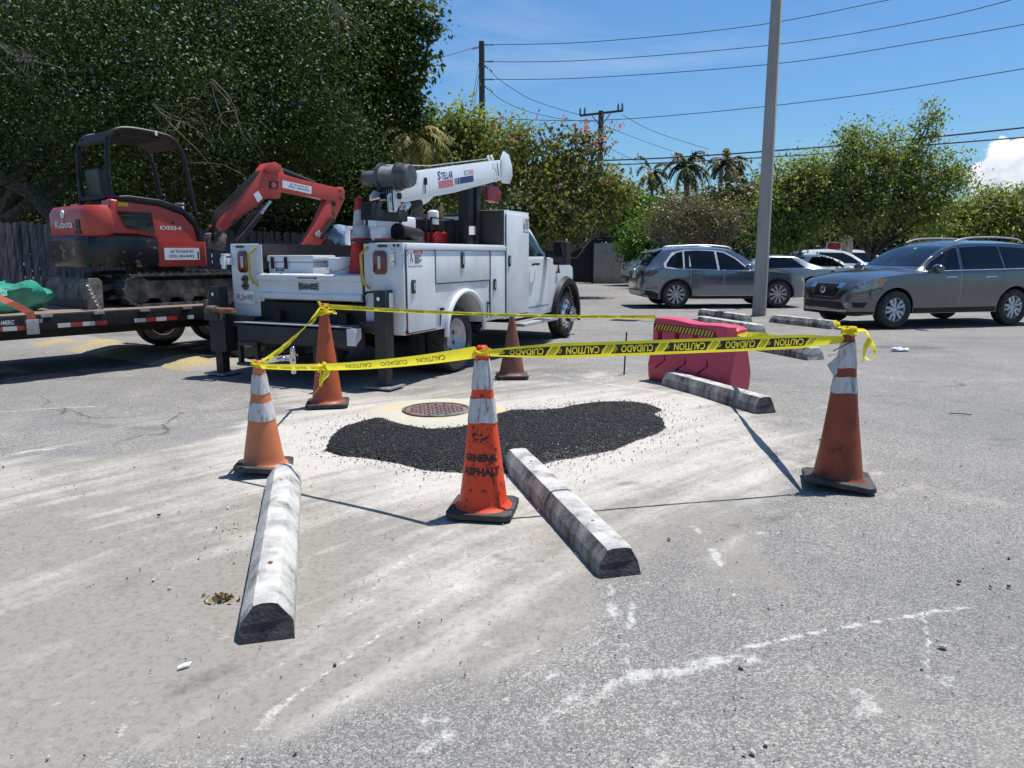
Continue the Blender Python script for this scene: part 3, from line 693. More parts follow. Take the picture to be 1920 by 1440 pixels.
# --- bin enclosure
be = empty('bin_enclosure', (4.1, 38.3, 0), 0, 'rendered bin enclosure with black gate and slatted top beyond the truck', 'enclosure')
mb = MB(); mb.box(.02, 1.65, 0, .32, -.1, 2.0); mb.build('wall', M['concrete'], be, bevel=.02)
mb = MB(); mb.box(-1.6, .0, .12, .17, .05, 2.05); mb.build('gate', M['black'], be)
for i in range(11):
    mb = MB(); mb.box(-1.58 + i * .145, -1.58 + i * .145 + .03, .09, .118, .06, 2.5); mb.build('gate_bar', M['black'], be)
for i in range(4):
    mb = MB(); mb.box(.05, 1.62, .06, .12, 2.08 + i * .14, 2.17 + i * .14); mb.build('slat', M['black'], be)
mb = MB(); mb.box(-.06, .04, .0, .10, 0, 2.68); mb.box(1.60, 1.68, .0, .10, 2.02, 2.68); mb.build('post', M['black'], be)
# --- house behind
hs = empty('house', (8.3, 52, 0), 0, 'pale grey house with low pitched roof half hidden by trees', 'house')
mb = MB(); mb.box(0, 9, 0, 7, -.2, 4.4); mb.build('wall', mat('pale grey render', (.42, .44, .47), .8), hs)
mb = MB(); mb.prism([(-.7, 4.4), (-.7, 4.55), (-.3, 5.6), (4.5, 4.5), (9.8, 4.3), (9.8, 4.15)], -.6, 7.6); mb.build('roof', mat('roof sheet', (.16, .11, .09), .8, col2=(.25, .19, .16), ns=3), hs)
mb = MB(); mb.box(1.2, 2.4, -.03, 0, 2.2, 3.5); o = mb.build('window', M['whiteplain'], hs); mb = MB(); mb.box(1.28, 2.32, -.04, -.032, 2.28, 3.42); mb.build('pane', M['glass'], o)

# --- trees of the middle and right
tree('shade_tree', 'rounded green tree with loose sprays just right of the dark wood', (-3.2, 38, 0),
     [pb(835, 290, 50, 36), pb(870, 250, 40, 36), pb(820, 240, 25, 36), pb(900, 290, 50, 36), pb(860, 340, 50, 36), pb(800, 320, 45, 36), pb(945, 265, 35, 37), pb(925, 330, 45, 37), pb(840, 215, 10, 36)],
     .24, 620, 28, .6, LM['mid'], M['bark'], 11, tr=.2, twigs=40)
orc = tree('orchid_tree', 'sparse orchid tree with yellowing leaves and pink flowers above the truck cab', (.6, 27.5, 0),
     [pb(960, 290, 45, 26), pb(1010, 330, 60, 26), pb(1060, 300, 45, 26), pb(1100, 350, 55, 26), pb(1040, 390, 60, 25), pb(980, 400, 45, 25), pb(1135, 385, 40, 26), pb(1020, 430, 45, 25), pb(1070, 410, 38, 25), pb(930, 360, 35, 26), pb(1110, 275, 22, 26), pb(1075, 262, 18, 26), pb(1150, 360, 35, 26), pb(1005, 270, 25, 26)],
     .14, 620, 17, .36, LM['orchid'], M['barkgrey'], 12, tr=.13, fork=.9, twigs=260, stems=3, twigr=.011, shell=.55, up=.3, width=.8)
# pink flowers at the twig ends, and bare shoots against the sky
P = []; mb = MB(); O0 = Vector((.6, 27.5, 0)); rf = np.random.default_rng(5)
for (a, b, n) in [((960, 240), 40, 9), ((1090, 240), 26, 10), ((1120, 275), 26, 14), ((1155, 235), 16, 5), ((1060, 330), 60, 12), ((1150, 330), 40, 8), ((1000, 350), 60, 8)]:
    for _ in range(n):
        p = AY(a[0] + rf.normal(0, b * .6), a[1] + rf.normal(0, b * .4), 25.6 + rf.normal(0, .4)) - O0
        for q in range(9): P.append(tuple(p + Vector(rf.normal(0, .045, 3))))
fl = leafmesh('flowers', np.array(P), .10, leafmat('pink petal', (.38, .10, .20), (.5, .2, .32), (.6, .4, .48), tr=.3), orc, 15, width=.7); fl['kind'] = 'stuff'
for (x0, y0, x1, y1) in [(1000, 300, 985, 222), (1000, 300, 1018, 215), (960, 300, 930, 205), (1040, 300, 1062, 232), (975, 280, 955, 226), (1120, 290, 1160, 222), (1115, 300, 1138, 232), (1060, 300, 1045, 250), (1080, 280, 1092, 238), (940, 290, 915, 235), (1020, 300, 1038, 238)]:
    a = AY(x0, y0, 26) - O0; b = AY(x1, y1, 26) - O0; p = bent(a, b, 6, .05, rf); mb.tube(p, [.022, .018, .014, .011, .008, .004], 4, cap=False)
    for j in range(3): s0 = p[rf.integers(2, 5)]; mb.tube(bent(s0, np.array(s0) + rf.normal(0, .22, 3) + np.array((0, 0, .35)), 3, .08, rf), [.009, .006, .003], 3, cap=False)
mb.build('bare_shoots', M['barkgrey'], orc)
bare = tree('bare_tree', 'nearly leafless grey tree with spreading twigs behind the silver SUV roof', (10.0, 35, 0),
     [pb(1240, 408, 36, 33), pb(1290, 396, 38, 33), pb(1335, 398, 40, 33), pb(1375, 410, 33, 33), pb(1290, 415, 45, 33), pb(1335, 425, 38, 33), pb(1220, 425, 28, 33)],
     .13, 900, 5, .4, LM['grey'], M['barkgrey'], 13, tr=.13, fork=1.0, twigs=520, stems=3, twigr=.016, shell=.6)
tree('hedge', 'bright green clipped hedge behind the silver SUV', (6.6, 37, 0), [pb(1190, 452, 30, 36), pb(1225, 440, 32, 36), pb(1260, 452, 30, 36), pb(1205, 470, 30, 36), pb(1250, 472, 30, 36), pb(1285, 468, 22, 36)],
     .17, 420, 26, .42, LM['bright'], M['bark'], 14, tr=.07, fork=.5, twigs=10, cat='hedge', stems=3)
tree('yellow_green_shrub', 'light green shrub between the house and the orchid tree', (6.4, 41, 0), [pb(1165, 400, 28, 40), pb(1200, 395, 25, 40), pb(1180, 430, 30, 40), pb(1225, 420, 18, 40)],
     .2, 260, 24, .5, LM['bright'], M['bark'], 15, tr=.08, fork=.8, twigs=12, cat='shrub', stems=2)
tree('shade_tree', 'grey green tree top behind the crossarm pole', (6.0, 56, 0), [pb(1140, 350, 28, 55), pb(1105, 355, 32, 55), pb(1160, 385, 26, 55), pb(1130, 385, 40, 55), pb(1060, 370, 50, 55)],
     .34, 330, 22, .9, LM['mid'], M['bark'], 16, tr=.2, twigs=15)
tree('shade_tree', 'dull green trees seen below the palms', (16, 60, 0), [pb(1240, 395, 28, 58), pb(1300, 392, 28, 58), pb(1345, 385, 28, 58), pb(1400, 385, 35, 58), pb(1440, 375, 35, 58), pb(1270, 415, 36, 58), pb(1350, 400, 45, 58), pb(1430, 410, 50, 58)],
     .36, 600, 22, 1.0, LM['grey'], M['bark'], 17, tr=.2, twigs=20)
tree('parking_tree', 'light green tree just right of the tall light pole', (12.6, 33, 0), [pb(1475, 370, 42, 31), pb(1500, 340, 40, 31), pb(1520, 400, 45, 31), pb(1470, 420, 42, 31), pb(1540, 350, 35, 31), pb(1455, 320, 10, 31), pb(1455, 440, 22, 31)],
     .17, 560, 26, .5, LM['mid'], M['barkdark'], 18, tr=.11, fork=1.7, twigs=70)
big = tree('parking_tree', 'broad green tree with a tall sprig, above the dark grey SUV', (14.6, 31, 0),
     [pb(1600, 300, 52, 30), pb(1660, 290, 45, 30), pb(1640, 350, 60, 30), pb(1720, 310, 45, 30), pb(1770, 325, 38, 30), pb(1570, 350, 45, 30), pb(1600, 400, 45, 30), pb(1700, 370, 55, 30), pb(1760, 370, 40, 30), pb(1725, 260, 22, 30), pb(1742, 235, 16, 30), pb(1762, 205, 11, 30), pb(1590, 262, 24, 30), pb(1600, 235, 10, 30), pb(1795, 330, 18, 30), pb(1745, 410, 30, 30)],
     .15, 900, 22, .40, LM['mid'], M['barkdark'], 19, tr=.14, fork=1.35, twigs=170, shell=.5, twigr=.02)
tree('parking_tree', 'darker green tree at the right edge over the rear of the SUV', (23, 34, 0), [pb(1850, 400, 38, 33), pb(1900, 392, 36, 33), pb(1820, 420, 38, 33), pb(1880, 435, 45, 33), pb(1935, 405, 42, 33), pb(1990, 400, 45, 33), pb(1905, 352, 8, 33), pb(1780, 430, 35, 33)],
     .17, 700, 30, .5, LM['mid'], M['barkdark'], 20, tr=.15, fork=1.4, twigs=50)
tree('boundary_hedge', 'tall dark hedge closing the car park behind the parked cars', (22, 47, 0),
     [pb(x, 445 + 8 * math.sin(x * .05), 48, 46) for x in range(1130, 2060, 52)] + [pb(x, 480, 40, 46) for x in range(1140, 2060, 60)] + [pb(x, 412, 30, 47) for x in range(1400, 2060, 60)],
     .3, 1250, 24, .9, LM['deep'], M['bark'], 21, tr=.15, fork=.6, twigs=30, cat='hedge', stems=4)
tree('boundary_hedge', 'dark hedge seen between truck cab and bin enclosure', (0, 46, 0),
     [pb(x, 430, 60, 44) for x in range(700, 1130, 60)] + [pb(x, 480, 45, 44) for x in range(700, 1130, 60)], .3, 600, 24, .9, LM['deep'], M['bark'], 22, tr=.15, fork=.6, twigs=15, cat='hedge', stems=3)

def palm(label, px, py, Y, n, L, seed, m, fan=False, trunkr=.16, group=None, name='coconut_palm', wind=(.5, 0)):
    top = AY(px, py, Y); root = empty(name, (top.x, Y, 0), 0, label, 'palm tree', group); rr = np.random.default_rng(seed)
    mb = MB(); H_ = top.z; mb.tube([(0, 0, -.1), (.1, 0, H_ * .4), (.05, 0, H_ * .8), (0, 0, H_)], [trunkr * 1.2, trunkr, trunkr * .85, trunkr * .8], 9); mb.build('trunk', M['bark'], root, smooth=True)
    V = []; F_ = []; T_ = []
    for i in range(n):
        az = 2 * PI * i / n + rr.normal(0, .25); el = rr.uniform(-.5, 1.25); l = L * rr.uniform(.75, 1.1); d = Vector((math.cos(az) * math.cos(el), math.sin(az) * math.cos(el), math.sin(el)))
        p = Vector((0, 0, H_)); pts = [p.copy()]; tb = rr.random()
        for s_ in range(9):
            p = p + d * (l / 9); d = (d + Vector((wind[0] * .10, wind[1] * .1, -.17 - .04 * s_))).normalized(); pts.append(p.copy())
        side = Vector((-math.sin(az), math.cos(az), 0))
        nl = 30
        for j in range(nl):
            t = .12 + .88 * j / nl; q = t * 9; a = int(min(q, 8)); b_ = pts[a].lerp(pts[a + 1], q - a); dr = (pts[a + 1] - pts[a]).normalized()
            ll = L * .26 * math.sin(PI * min(1, t * .8 + .15)) * rr.uniform(.8, 1.1)
            for sg in (-1, 1):
                e = b_ + (side * sg * .62 + dr * .55 + Vector((rr.normal(0, .12), rr.normal(0, .12), -.45 + rr.normal(0, .18)))) * ll; wv_ = dr * .075 * (L / 2.2)
                k = len(V); V += [tuple(b_ - wv_), tuple(b_ + wv_), tuple(e)]; F_.append((k, k + 1, k + 2)); T_ += [tb + rr.normal(0, .1)] * 3
        rac = MB()
    npmesh('fronds', np.array(V), np.array(F_), m, root, attr={'tint': ('POINT', 'FLOAT', np.clip(np.array(T_), 0, 1))})
palm('small wind-bent coconut palm, leftmost of the three behind the bare tree', 1222, 322, 56, 15, 2.1, 1, LM['frond'], group='palms beyond the car park')
palm('fullest coconut palm with drooping fronds, in the middle of the three', 1288, 312, 54, 24, 2.3, 2, LM['frond'], trunkr=.24, group='palms beyond the car park')
palm('coconut palm with brownish crown, rightmost of the three next to a wooden pole', 1366, 306, 58, 24, 2.4, 3, LM['frond'], trunkr=.26, group='palms beyond the car park')
palm('shaggy yellowing fan palm squeezed between dark trees and crane winch', 775, 262, 24.5, 34, 1.5, 4, LM['fan'], trunkr=.2, name='fan_palm', wind=(.3, 0))

# --- utility poles and wires
def upole(label, px, ytop, Y, r0, name='utility_pole'):
    t = AY(px, ytop, Y); root = empty(name, (t.x, Y, 0), 0, label, 'utility pole'); mb = MB(); mb.cyl((0, 0, -.1), (0, 0, t.z), r0 * 1.25, r0, 12); mb.build('pole', M['woodpole'], root, smooth=True); return root, t
u1, t1 = upole('tall timber utility pole carrying four strain wires', 903, 78, 40, .145)
for py, d in ((84, 1), (115, 1), (149, 1), (221, 1), (124, 1.05), (162, 1.05)):
    z = AY(903, py, 40).z; mb = MB()
    for k in range(4): mb.cyl((.16 + k * .11, 0, z - (.07 * k if d > 1 else 0)), (.22 + k * .11, 0, z - (.07 * k + .03 if d > 1 else 0)), .05, .05, 8)
    mb.cyl((.1, 0, z), (.6, 0, z - (.26 if d > 1 else 0)), .018, n=6); mb.build('insulator', M['insul'], u1)
mb = MB(); z = AY(903, 88, 40).z; mb.cyl((-.14, 0, z), (-.5, 0, z - .1), .05, n=8); mb.build('insulator', M['whiteplain'], u1)
u2, t2 = upole('dark crossarm utility pole with brown braces behind the orchid tree', 1127, 208, 48, .16)
mb = MB(); mb.tube([(-1.3, 0, t2.z - .28), (1.35, 0, t2.z + .02)], .085, 4); mb.build('crossarm', M['woodpole'], u2)
for sx in (-1, 1):
    mb = MB(); mb.cyl((0, -.1, t2.z - .95), (sx * .62, -.1, t2.z - .15 + .07 * sx), .028, n=6); mb.build('brace', M['woodpole'], u2)
for sx in (-1.28, -1.0, 1.05, 1.3):
    z = t2.z - .13 + .115 * sx; mb = MB(); mb.cyl((sx, 0, z + .05), (sx, 0, z + .38), .07, .06, 9); mb.cyl((sx, 0, z + .38), (sx, 0, z + .45), .035, .03, 9); mb.build('insulator', M['insul'], u2, smooth=True)
u3, t3 = upole('far utility pole with plain crossarm among the palms', 1353, 300, 75, .2)
mb = MB(); mb.box(-1.3, 1.3, -.07, .07, t3.z - .3, t3.z - .14); mb.build('crossarm', M['woodpole'], u3)
def wire(label, pts, r0=.017, group='overhead wires'):
    ps = [AY(*p) for p in pts]; o = ps[0].copy()
    n = 14; out = []
    for i in range(len(ps) - 1):                            # smooth curve through the sighted points
        p0 = ps[max(i - 1, 0)]; p1 = ps[i]; p2 = ps[i + 1]; p3 = ps[min(i + 2, len(ps) - 1)]
        for k in range(n):
            t = k / n; out.append(.5 * ((2 * p1) + (p2 - p0) * t + (2 * p0 - 5 * p1 + 4 * p2 - p3) * t * t + (3 * p1 - p0 - 3 * p2 + p3) * t ** 3) - o)
    out.append(ps[-1] - o)
    mb = MB(); mb.tube(out, [r0 * (.55 + .45 * AYs(q + o)) for q in out], 5, cap=False)
    ob = mb.build('overhead_wire', M['wire']); ob.location = o; tag(ob, label, 'wire', group)
def AYs(p): return min(1.6, p.y / 40)
wire('top overhead wire running right from the timber pole to the sky edge', [(915, 84, 40), (1100, 79, 36), (1400, 50, 31), (1665, 0, 27), (1760, -22, 25)])
wire('second overhead wire from the top of the timber pole', [(915, 116, 40), (1100, 113, 36), (1450, 84, 30), (1750, 35, 26), (1960, -18, 23)])
wire('third overhead wire from the timber pole crossing the light pole', [(915, 149, 40), (1100, 146, 36), (1450, 120, 30), (1750, 75, 26), (1990, 33, 23)])
wire('lowest strain wire from the timber pole, passing under the crossarm', [(915, 222, 40), (1100, 226, 37), (1300, 213, 34), (1600, 180, 30), (1960, 122, 24)])
wire('slack wire dropping from the timber pole to the crossarm', [(915, 128, 40), (940, 152, 40.5), (1000, 188, 43), (1088, 216, 48)], .015)
wire('slack wire dropping from the timber pole behind the crossarm pole', [(915, 166, 40), (940, 187, 41), (990, 209, 43), (1060, 224, 46), (1127, 229, 48)], .015)
wire('wire falling from the crossarm towards the palms', [(1168, 216, 48), (1220, 244, 50), (1290, 268, 52), (1330, 280, 56)], .015)
wire('thin wire falling from the crossarm pole behind the first palm', [(1130, 235, 48), (1200, 262, 50), (1262, 284, 52)], .013)
wire('thin wire left of the first palm', [(1130, 272, 48), (1180, 296, 50), (1222, 312, 52)], .013)
wire('wire entering from the left treetops to the timber pole', [(770, 122, 36), (840, 104, 38), (880, 92, 39.5), (893, 87, 40)], .015)
wire('guy wire leaning left of the timber pole', [(898, 118, 40), (885, 190, 39), (874, 240, 38)], .014)
wire('second guy wire leaning left of the timber pole', [(898, 140, 40), (888, 200, 39), (877, 245, 38)], .014)
wire('pale service wire crossing the green tree top', [(960, 226, 38), (880, 245, 36), (800, 270, 33), (780, 280, 32)], .013)
wire('upper thick cable passing over the parking trees', [(1040, 304, 44), (1250, 296, 40), (1500, 279, 35), (1700, 262, 31), (1990, 232, 27)], .036)
wire('lower thick cable passing over the parking trees', [(1040, 313, 44), (1250, 305, 40), (1500, 291, 35), (1700, 275, 31), (1990, 252, 27)], .030)

# --- square light pole standing in the car park
LP = G(1423, 591); lp = empty('light_pole', (LP.x, LP.y, 0), rad(-27), 'tall square grey concrete light pole between the parked SUVs', 'light pole')
mb = MB(); a, b, Hh = .145, .10, 9.2
mb.add([(x * q, y * q, z) for z, q in ((-.1, a), (Hh, b)) for x, y in ((-1, -1), (1, -1), (1, 1), (-1, 1))], [(3, 2, 1, 0), (4, 5, 6, 7)] + [(i, (i + 1) % 4, (i + 1) % 4 + 4, i + 4) for i in range(4)])
mb.build('shaft', M['polecon'], lp, bevel=.018)
mb = MB(); mb.box(-.7, .7, -.04, .04, Hh - .1, Hh - .02); mb.build('bracket', M['galv'], lp)
for sx in (-1, 1): mb = MB(); mb.box(sx * .95 - .3, sx * .95 + .3, -.2, .2, Hh - .12, Hh + .06); mb.build('lamp_head', M['greysteel'], lp, bevel=.03)

# ================================================================ vehicles
def mono(xs, ys, q):
    xs = np.array(xs, float); ys = np.array(ys, float); h = np.diff(xs); d = np.diff(ys) / h; m = np.zeros(len(xs)); m[0] = d[0]; m[-1] = d[-1]
    for i in range(1, len(xs) - 1): m[i] = 0 if d[i - 1] * d[i] <= 0 else 2 * d[i - 1] * d[i] / (d[i - 1] + d[i])
    i = np.clip(np.searchsorted(xs, q) - 1, 0, len(h) - 1); t = (q - xs[i]) / h[i]
    return (2 * t ** 3 - 3 * t ** 2 + 1) * ys[i] + (t ** 3 - 2 * t ** 2 + t) * h[i] * m[i] + (-2 * t ** 3 + 3 * t ** 2) * ys[i + 1] + (t ** 3 - t ** 2) * h[i] * m[i + 1]
class Car:
    """lofted car body; x forward from the tail, y left, z up"""
    def __init__(s, root, st, wheels, zw, ra, body, under, y0=0, seams=(), bulge=.05):
        s.root = root; s.y0 = y0; st = np.array(st, float); X = st[:, 0]
        qs = list(np.linspace(X[0], X[-1], 96))
        for xw in wheels:
            qs = [q for q in qs if not (abs(q - xw) < ra + .01)]
            qs += [xw + ra * math.cos(a) for a in np.linspace(0, PI, 25)] + [xw - ra - .008, xw + ra + .008]
        for q in seams: qs = [v for v in qs if abs(v - q) > .013] + [q - .012, q - .005, q + .005, q + .012]
        qs = sorted(set(round(float(v), 4) for v in qs if X[0] <= v <= X[-1]))
        rows = []
        for q in qs:
            ws, zs, wt, zt, zc, zl = (float(mono(X, st[:, k], q)) for k in range(1, 7))
            for xw in wheels:
                if abs(q - xw) < ra: zl = max(zl, zw + math.sqrt(max(ra * ra - (q - xw) ** 2, 0)))
            zl = min(zl, zs - .03); sec = [(0, zl), (ws * .7, zl), (ws * (1 - bulge * .9), zl)]
            dip = .006 if any(abs(q - v) < .008 for v in seams) else 0
            for t in (.02, .12, .28, .45, .6, .75, .88, .96, 1.0):
                # section measured against the full door height so that arches cut straight through the panel
                zz = zl + (zs - zl) * t; tt = min(max((zz - .2) / max(zs - .2, .1), 0), 1)
                yy = ws * (1 - bulge * (1 - tt) ** 2 * 1.2 - bulge * .35 * max(0, tt - .72) / .28) ; sec.append((yy - dip, zz))
            y1 = sec[-1][0]
            for k in (.06, .22, .5, .78, .93, 1.0):
                sec.append((y1 - .012 + (wt - y1 + .012) * (k ** 1.12) - dip * .6, zs + (zt - zs) * k + .006 * (k < .1)))
            for k in (.06, .2, .42, .7, 1.0): sec.append((wt * (1 - k), zt + (zc - zt) * (1 - (1 - k) ** 2.3)))
            rows.append([(q, y + 0, z) for y, z in sec] )
        n = len(rows[0]); vs = []; fs = []; ms = []
        for r_ in rows:
            vs += [(a, y0 + y, z) for a, y, z in r_]
        k0 = len(vs)
        for r_ in rows: vs += [(a, y0 - y, z) for a, y, z in r_]
        for i in range(len(rows) - 1):
            for j in range(n - 1):
                a, b, c, d = i * n + j, i * n + j + 1, (i + 1) * n + j + 1, (i + 1) * n + j
                mi = 1 if j < 2 else 0
                fs.append((a, d, c, b)); ms.append(mi); fs.append((k0 + a, k0 + b, k0 + c, k0 + d)); ms.append(mi)
        for i, fl in ((0, 0), (len(rows) - 1, 1)):
            a = [i * n + j for j in range(n)]; b = [k0 + i * n + j for j in range(n)][::-1]
            fs.append(tuple(a + b) if not fl else tuple((a + b)[::-1])); ms.append(0)
        mb = MB(); mb.v = vs; mb.f = fs; mb.m = ms
        s.body = mb.build('body', [body, under], root, smooth=True, ang=42, weld=True)
        s.bvh = BVHTree.FromPolygons([Vector(v) for v in vs], fs)
    def stick(s, name, poly, m, side='R', off=.005, parent=None, step=.06, mirror=False, skirt=.012, build=True, mb=None):
        """a thin panel laid on the body: poly is (x,z) for sides L/R, (y,z) for F (front) and B (back), (x,y) for T (top)"""
        if mirror and build:
            s.stick(name, poly, m, {'R': 'L', 'L': 'R'}[side], off, parent, step, False, skirt)
        sides = [side]
        mb = mb or MB()
        for sd_ in sides:
            d = {'R': Vector((0, 1, 0)), 'L': Vector((0, -1, 0)), 'F': Vector((-1, 0, 0)), 'B': Vector((1, 0, 0)), 'T': Vector((0, 0, -1))}[sd_]
            f = {'R': lambda a, b: Vector((a, -9, b)), 'L': lambda a, b: Vector((a, 9, b)), 'F': lambda a, b: Vector((12, a, b)), 'B': lambda a, b: Vector((-9, a, b)), 'T': lambda a, b: Vector((a, b, 9))}[sd_]
            pts = []
            for i in range(len(poly)):
                a = Vector(poly[i]); b = Vector(poly[(i + 1) % len(poly)]); n = max(1, int((b - a).length / step))
                pts += [a.lerp(b, k / n) for k in range(n)]
            nb = len(pts); xs = [p.x for p in pts]; ys = [p.y for p in pts]; PL = [(p.x, p.y) for p in pts]
            gx_ = np.arange(min(xs) + step / 2, max(xs), step); gy_ = np.arange(min(ys) + step / 2, max(ys), step)
            if len(gx_) and len(gy_):
                A_, B_ = np.meshgrid(gx_, gy_); dd = sdf(A_, B_, PL); A_, B_ = A_[dd < -step * .4], B_[dd < -step * .4]; pts += [Vector((a, b)) for a, b in zip(A_, B_)]
            vo_, _, fo_, _, _, _ = geometry.delaunay_2d_cdt([p.to_2d() for p in pts], [], [list(range(nb))], 1, 1e-6)
            V_ = []; last = None
            for p in vo_:
                h = s.bvh.ray_cast(f(p.x, p.y), d)
                if h[0] is None:
                    h = s.bvh.find_nearest(f(p.x, p.y) + d * (8.5 if sd_ in 'RLTB' else 8))
                nn = h[1] if h[1].dot(d) < 0 else -h[1]
                V_.append(h[0] + (nn * .6 - d * .4).normalized() * off)
            k = len(mb.v); fl = [tuple(fc_) for fc_ in fo_]
            # orient outward
            if fl:
                a, b, c = (V_[i] for i in fl[0][:3]); flip = (b - a).cross(c - a).dot(d) > 0
                if flip: fl = [t[::-1] for t in fl]
            mb.add(V_, fl)
            ed = {}
            for t in fl:
                for i in range(len(t)): e = (t[i], t[(i + 1) % len(t)]); ed[e] = 1
            sk = []; extra = []; mp_ = {}
            for (a, b) in ed:
                if (b, a) not in ed:
                    for q in (a, b):
                        if q not in mp_: mp_[q] = len(V_) + len(extra); extra.append(V_[q] + d * skirt)
                    sk.append((b, a, mp_[a], mp_[b]))
            kk = len(mb.v); mb.v += [tuple(e) for e in extra]; mb.f += [tuple(i + k for i in t) for t in sk]; mb.m += [0] * len(sk)
        if not build: return mb
        return mb.build(name, m, parent or s.root, smooth=True, ang=50)
    def line(s, name, pts, w_, m, side='R', off=.004, parent=None, mirror=False):
        poly = []; up = []; dn = []
        P_ = [Vector(p) for p in pts]
        for i, p in enumerate(P_):
            t = (P_[min(i + 1, len(P_) - 1)] - P_[max(i - 1, 0)]).normalized(); nrm = Vector((-t.y, t.x)) * w_ / 2; up.append(tuple(p + nrm)); dn.append(tuple(p - nrm))
        return s.stick(name, up + dn[::-1], m, side, off, parent, step=max(.05, w_), mirror=mirror, skirt=.006)

def wheel(root, x, y, R_, wd, rimr, side=-1, style='split10', rimm=None, dark=None, name='wheel', tread=True, dish=.03):
    """side -1: outer face points to local -y"""
    o = side; hw = wd / 2; mb = MB()
    prof = [(rimr - .005, -hw * .80), (rimr + .012, -hw * .98), (R_ * .80 + rimr * .2, -hw * 1.02), (R_ - .035, -hw * .97), (R_ - .008, -hw * .80), (R_, -hw * .55), (R_, hw * .55), (R_ - .008, hw * .80), (R_ - .035, hw * .97), (R_ * .8 + rimr * .2, hw * 1.02), (rimr + .012, hw * .98), (rimr - .005, hw * .8)]
    mb.lathe(prof, 48, ax='y', cap=False)
    if tread:
        for k in range(56):
            a = 2 * PI * k / 56
            for yy in (-.74, -.38, 0, .38, .74):
                Mx = Matrix.Rotation(-a + yy * .05, 4, 'Y'); mb.box(-R_ * .018, R_ * .018, hw * (yy - .15), hw * (yy + .15), R_ - .004 - .01 * (abs(yy) > .7), R_ + .006 - .01 * (abs(yy) > .7), M=Mx)
    w_ = mb.build(name, M['rubber'], root, smooth=True); w_.location = (x, y, R_)
    mb = MB(); f = o * hw                     # f: outer face
    mb.lathe([(rimr, o * hw * .92), (rimr + .012, o * hw * .86), (rimr - .002, o * hw * .75), (rimr - .02, o * hw * .5), (rimr - .03, -o * hw * .8)], 40, ax='y', cap=False)
    mb.lathe([(rimr - .032, -o * hw * .5), (.02, -o * hw * .5)], 30, mi=1, ax='y', cap=False)
    fy = o * (hw * .86 - dish)
    if style == 'split10' or style == 'split5':
        n = 10 if style == 'split10' else 5; dw = .10 if n == 10 else .20; th = .019 if n == 10 else .034
        for k in range(n):
            for sg in (-1, 1):
                a = 2 * PI * k / n; a2 = a + sg * dw
                p0 = Vector((math.cos(a) * .055, fy, math.sin(a) * .055)); p1 = Vector((math.cos(a2) * (rimr - .012), fy, math.sin(a2) * (rimr - .012))); pm = (p0 + p1) / 2 + Vector((math.cos(a + PI / 2) * sg * .02 * (n == 5), o * .006, math.sin(a + PI / 2) * sg * .02 * (n == 5)))
                mb.tube([p0, pm, p1], [th, th * .95, th * 1.1], 6)
        mb.cyl((0, fy - o * .02, 0), (0, fy + o * .012, 0), .062, n=16)
        mb.cyl((0, -o * hw * .3, 0), (0, -o * hw * .1, 0), rimr * .72, n=24, mi=1)
    elif style == 'dually':                  # deep dish steel rear wheel
        mb.lathe([(rimr - .01, o * hw * .6), (rimr - .03, o * hw * .2), (rimr - .05, -o * hw * .1), (rimr * .72, -o * hw * .35), (.10, -o * hw * .40), (.10, -o * hw * .15), (.085, -o * hw * .1), (0.001, -o * hw * .1)], 40, ax='y', cap=False)
        for k in range(8):
            a = 2 * PI * k / 8; mb.cyl((math.cos(a) * .115, -o * hw * .4, math.sin(a) * .115), (math.cos(a) * .115, -o * hw * .22, math.sin(a) * .115), .014, n=6)
            a += PI / 8; mb.cyl((math.cos(a) * .165, -o * hw * .37, math.sin(a) * .165), (math.cos(a) * .165, -o * hw * .345, math.sin(a) * .165), .026, n=12, mi=1)
    elif style == 'front':                   # convex chrome hub
        mb.lathe([(rimr - .005, o * hw * .7), (rimr - .03, o * hw * .62), (rimr * .66, o * hw * 1.02), (.14, o * hw * 1.10), (.135, o * (hw + .10)), (.12, o * (hw + .115)), (.05, o * (hw + .12)), (.001, o * (hw + .12))], 40, ax='y', cap=False)
        for k in range(10):
            a = 2 * PI * k / 10; mb.cyl((math.cos(a) * .112, o * (hw + .08), math.sin(a) * .112), (math.cos(a) * .112, o * (hw + .135), math.sin(a) * .112), .015, n=8)
        for k in range(8):
            a = 2 * PI * k / 8 + .2; mb.cyl((math.cos(a) * .185, o * hw * .70, math.sin(a) * .185), (math.cos(a) * .185, o * hw * .93, math.sin(a) * .185), .026, n=12, mi=1)
    elif style == 'plain':
        mb.lathe([(rimr - .01, o * hw * .7), (rimr * .7, o * hw * .55), (.06, o * hw * .72), (.001, o * hw * .72)], 30, ax='y', cap=False)
    r_ = mb.build('rim', [rimm or M['alu'], dark or M['black']], w_, smooth=True, ang=40)
    return w_
def archtube(root, x, zw, ra, y, r_, m, a0=-8, a1=188, name='wheel_arch', sq=None, fw=0):
    mb = MB(); pts = [(x + ra * math.cos(rad(a)), y, zw + ra * math.sin(rad(a))) for a in np.linspace(a0, a1, 26)]; mb.tube(pts, r_, 8)
    return mb.build(name, m, root, smooth=True)

# ---------------------------------------------------------------- white utility service truck
TFm = Frame((-1.168, 8.125), 65.5)
truck = empty('service_truck', (-1.168, 8.125, 0), rad(65.5), 'white utility service truck with crane, seen from its rear right corner', 'truck')
S = TFm.S; E_ = TFm.E
def sp(mb, pts, y0, y1, mi=0): return mb.prism([S(*p) for p in pts], y0, y1, 'y', mi)
AX = 1.29                                     # rear axle
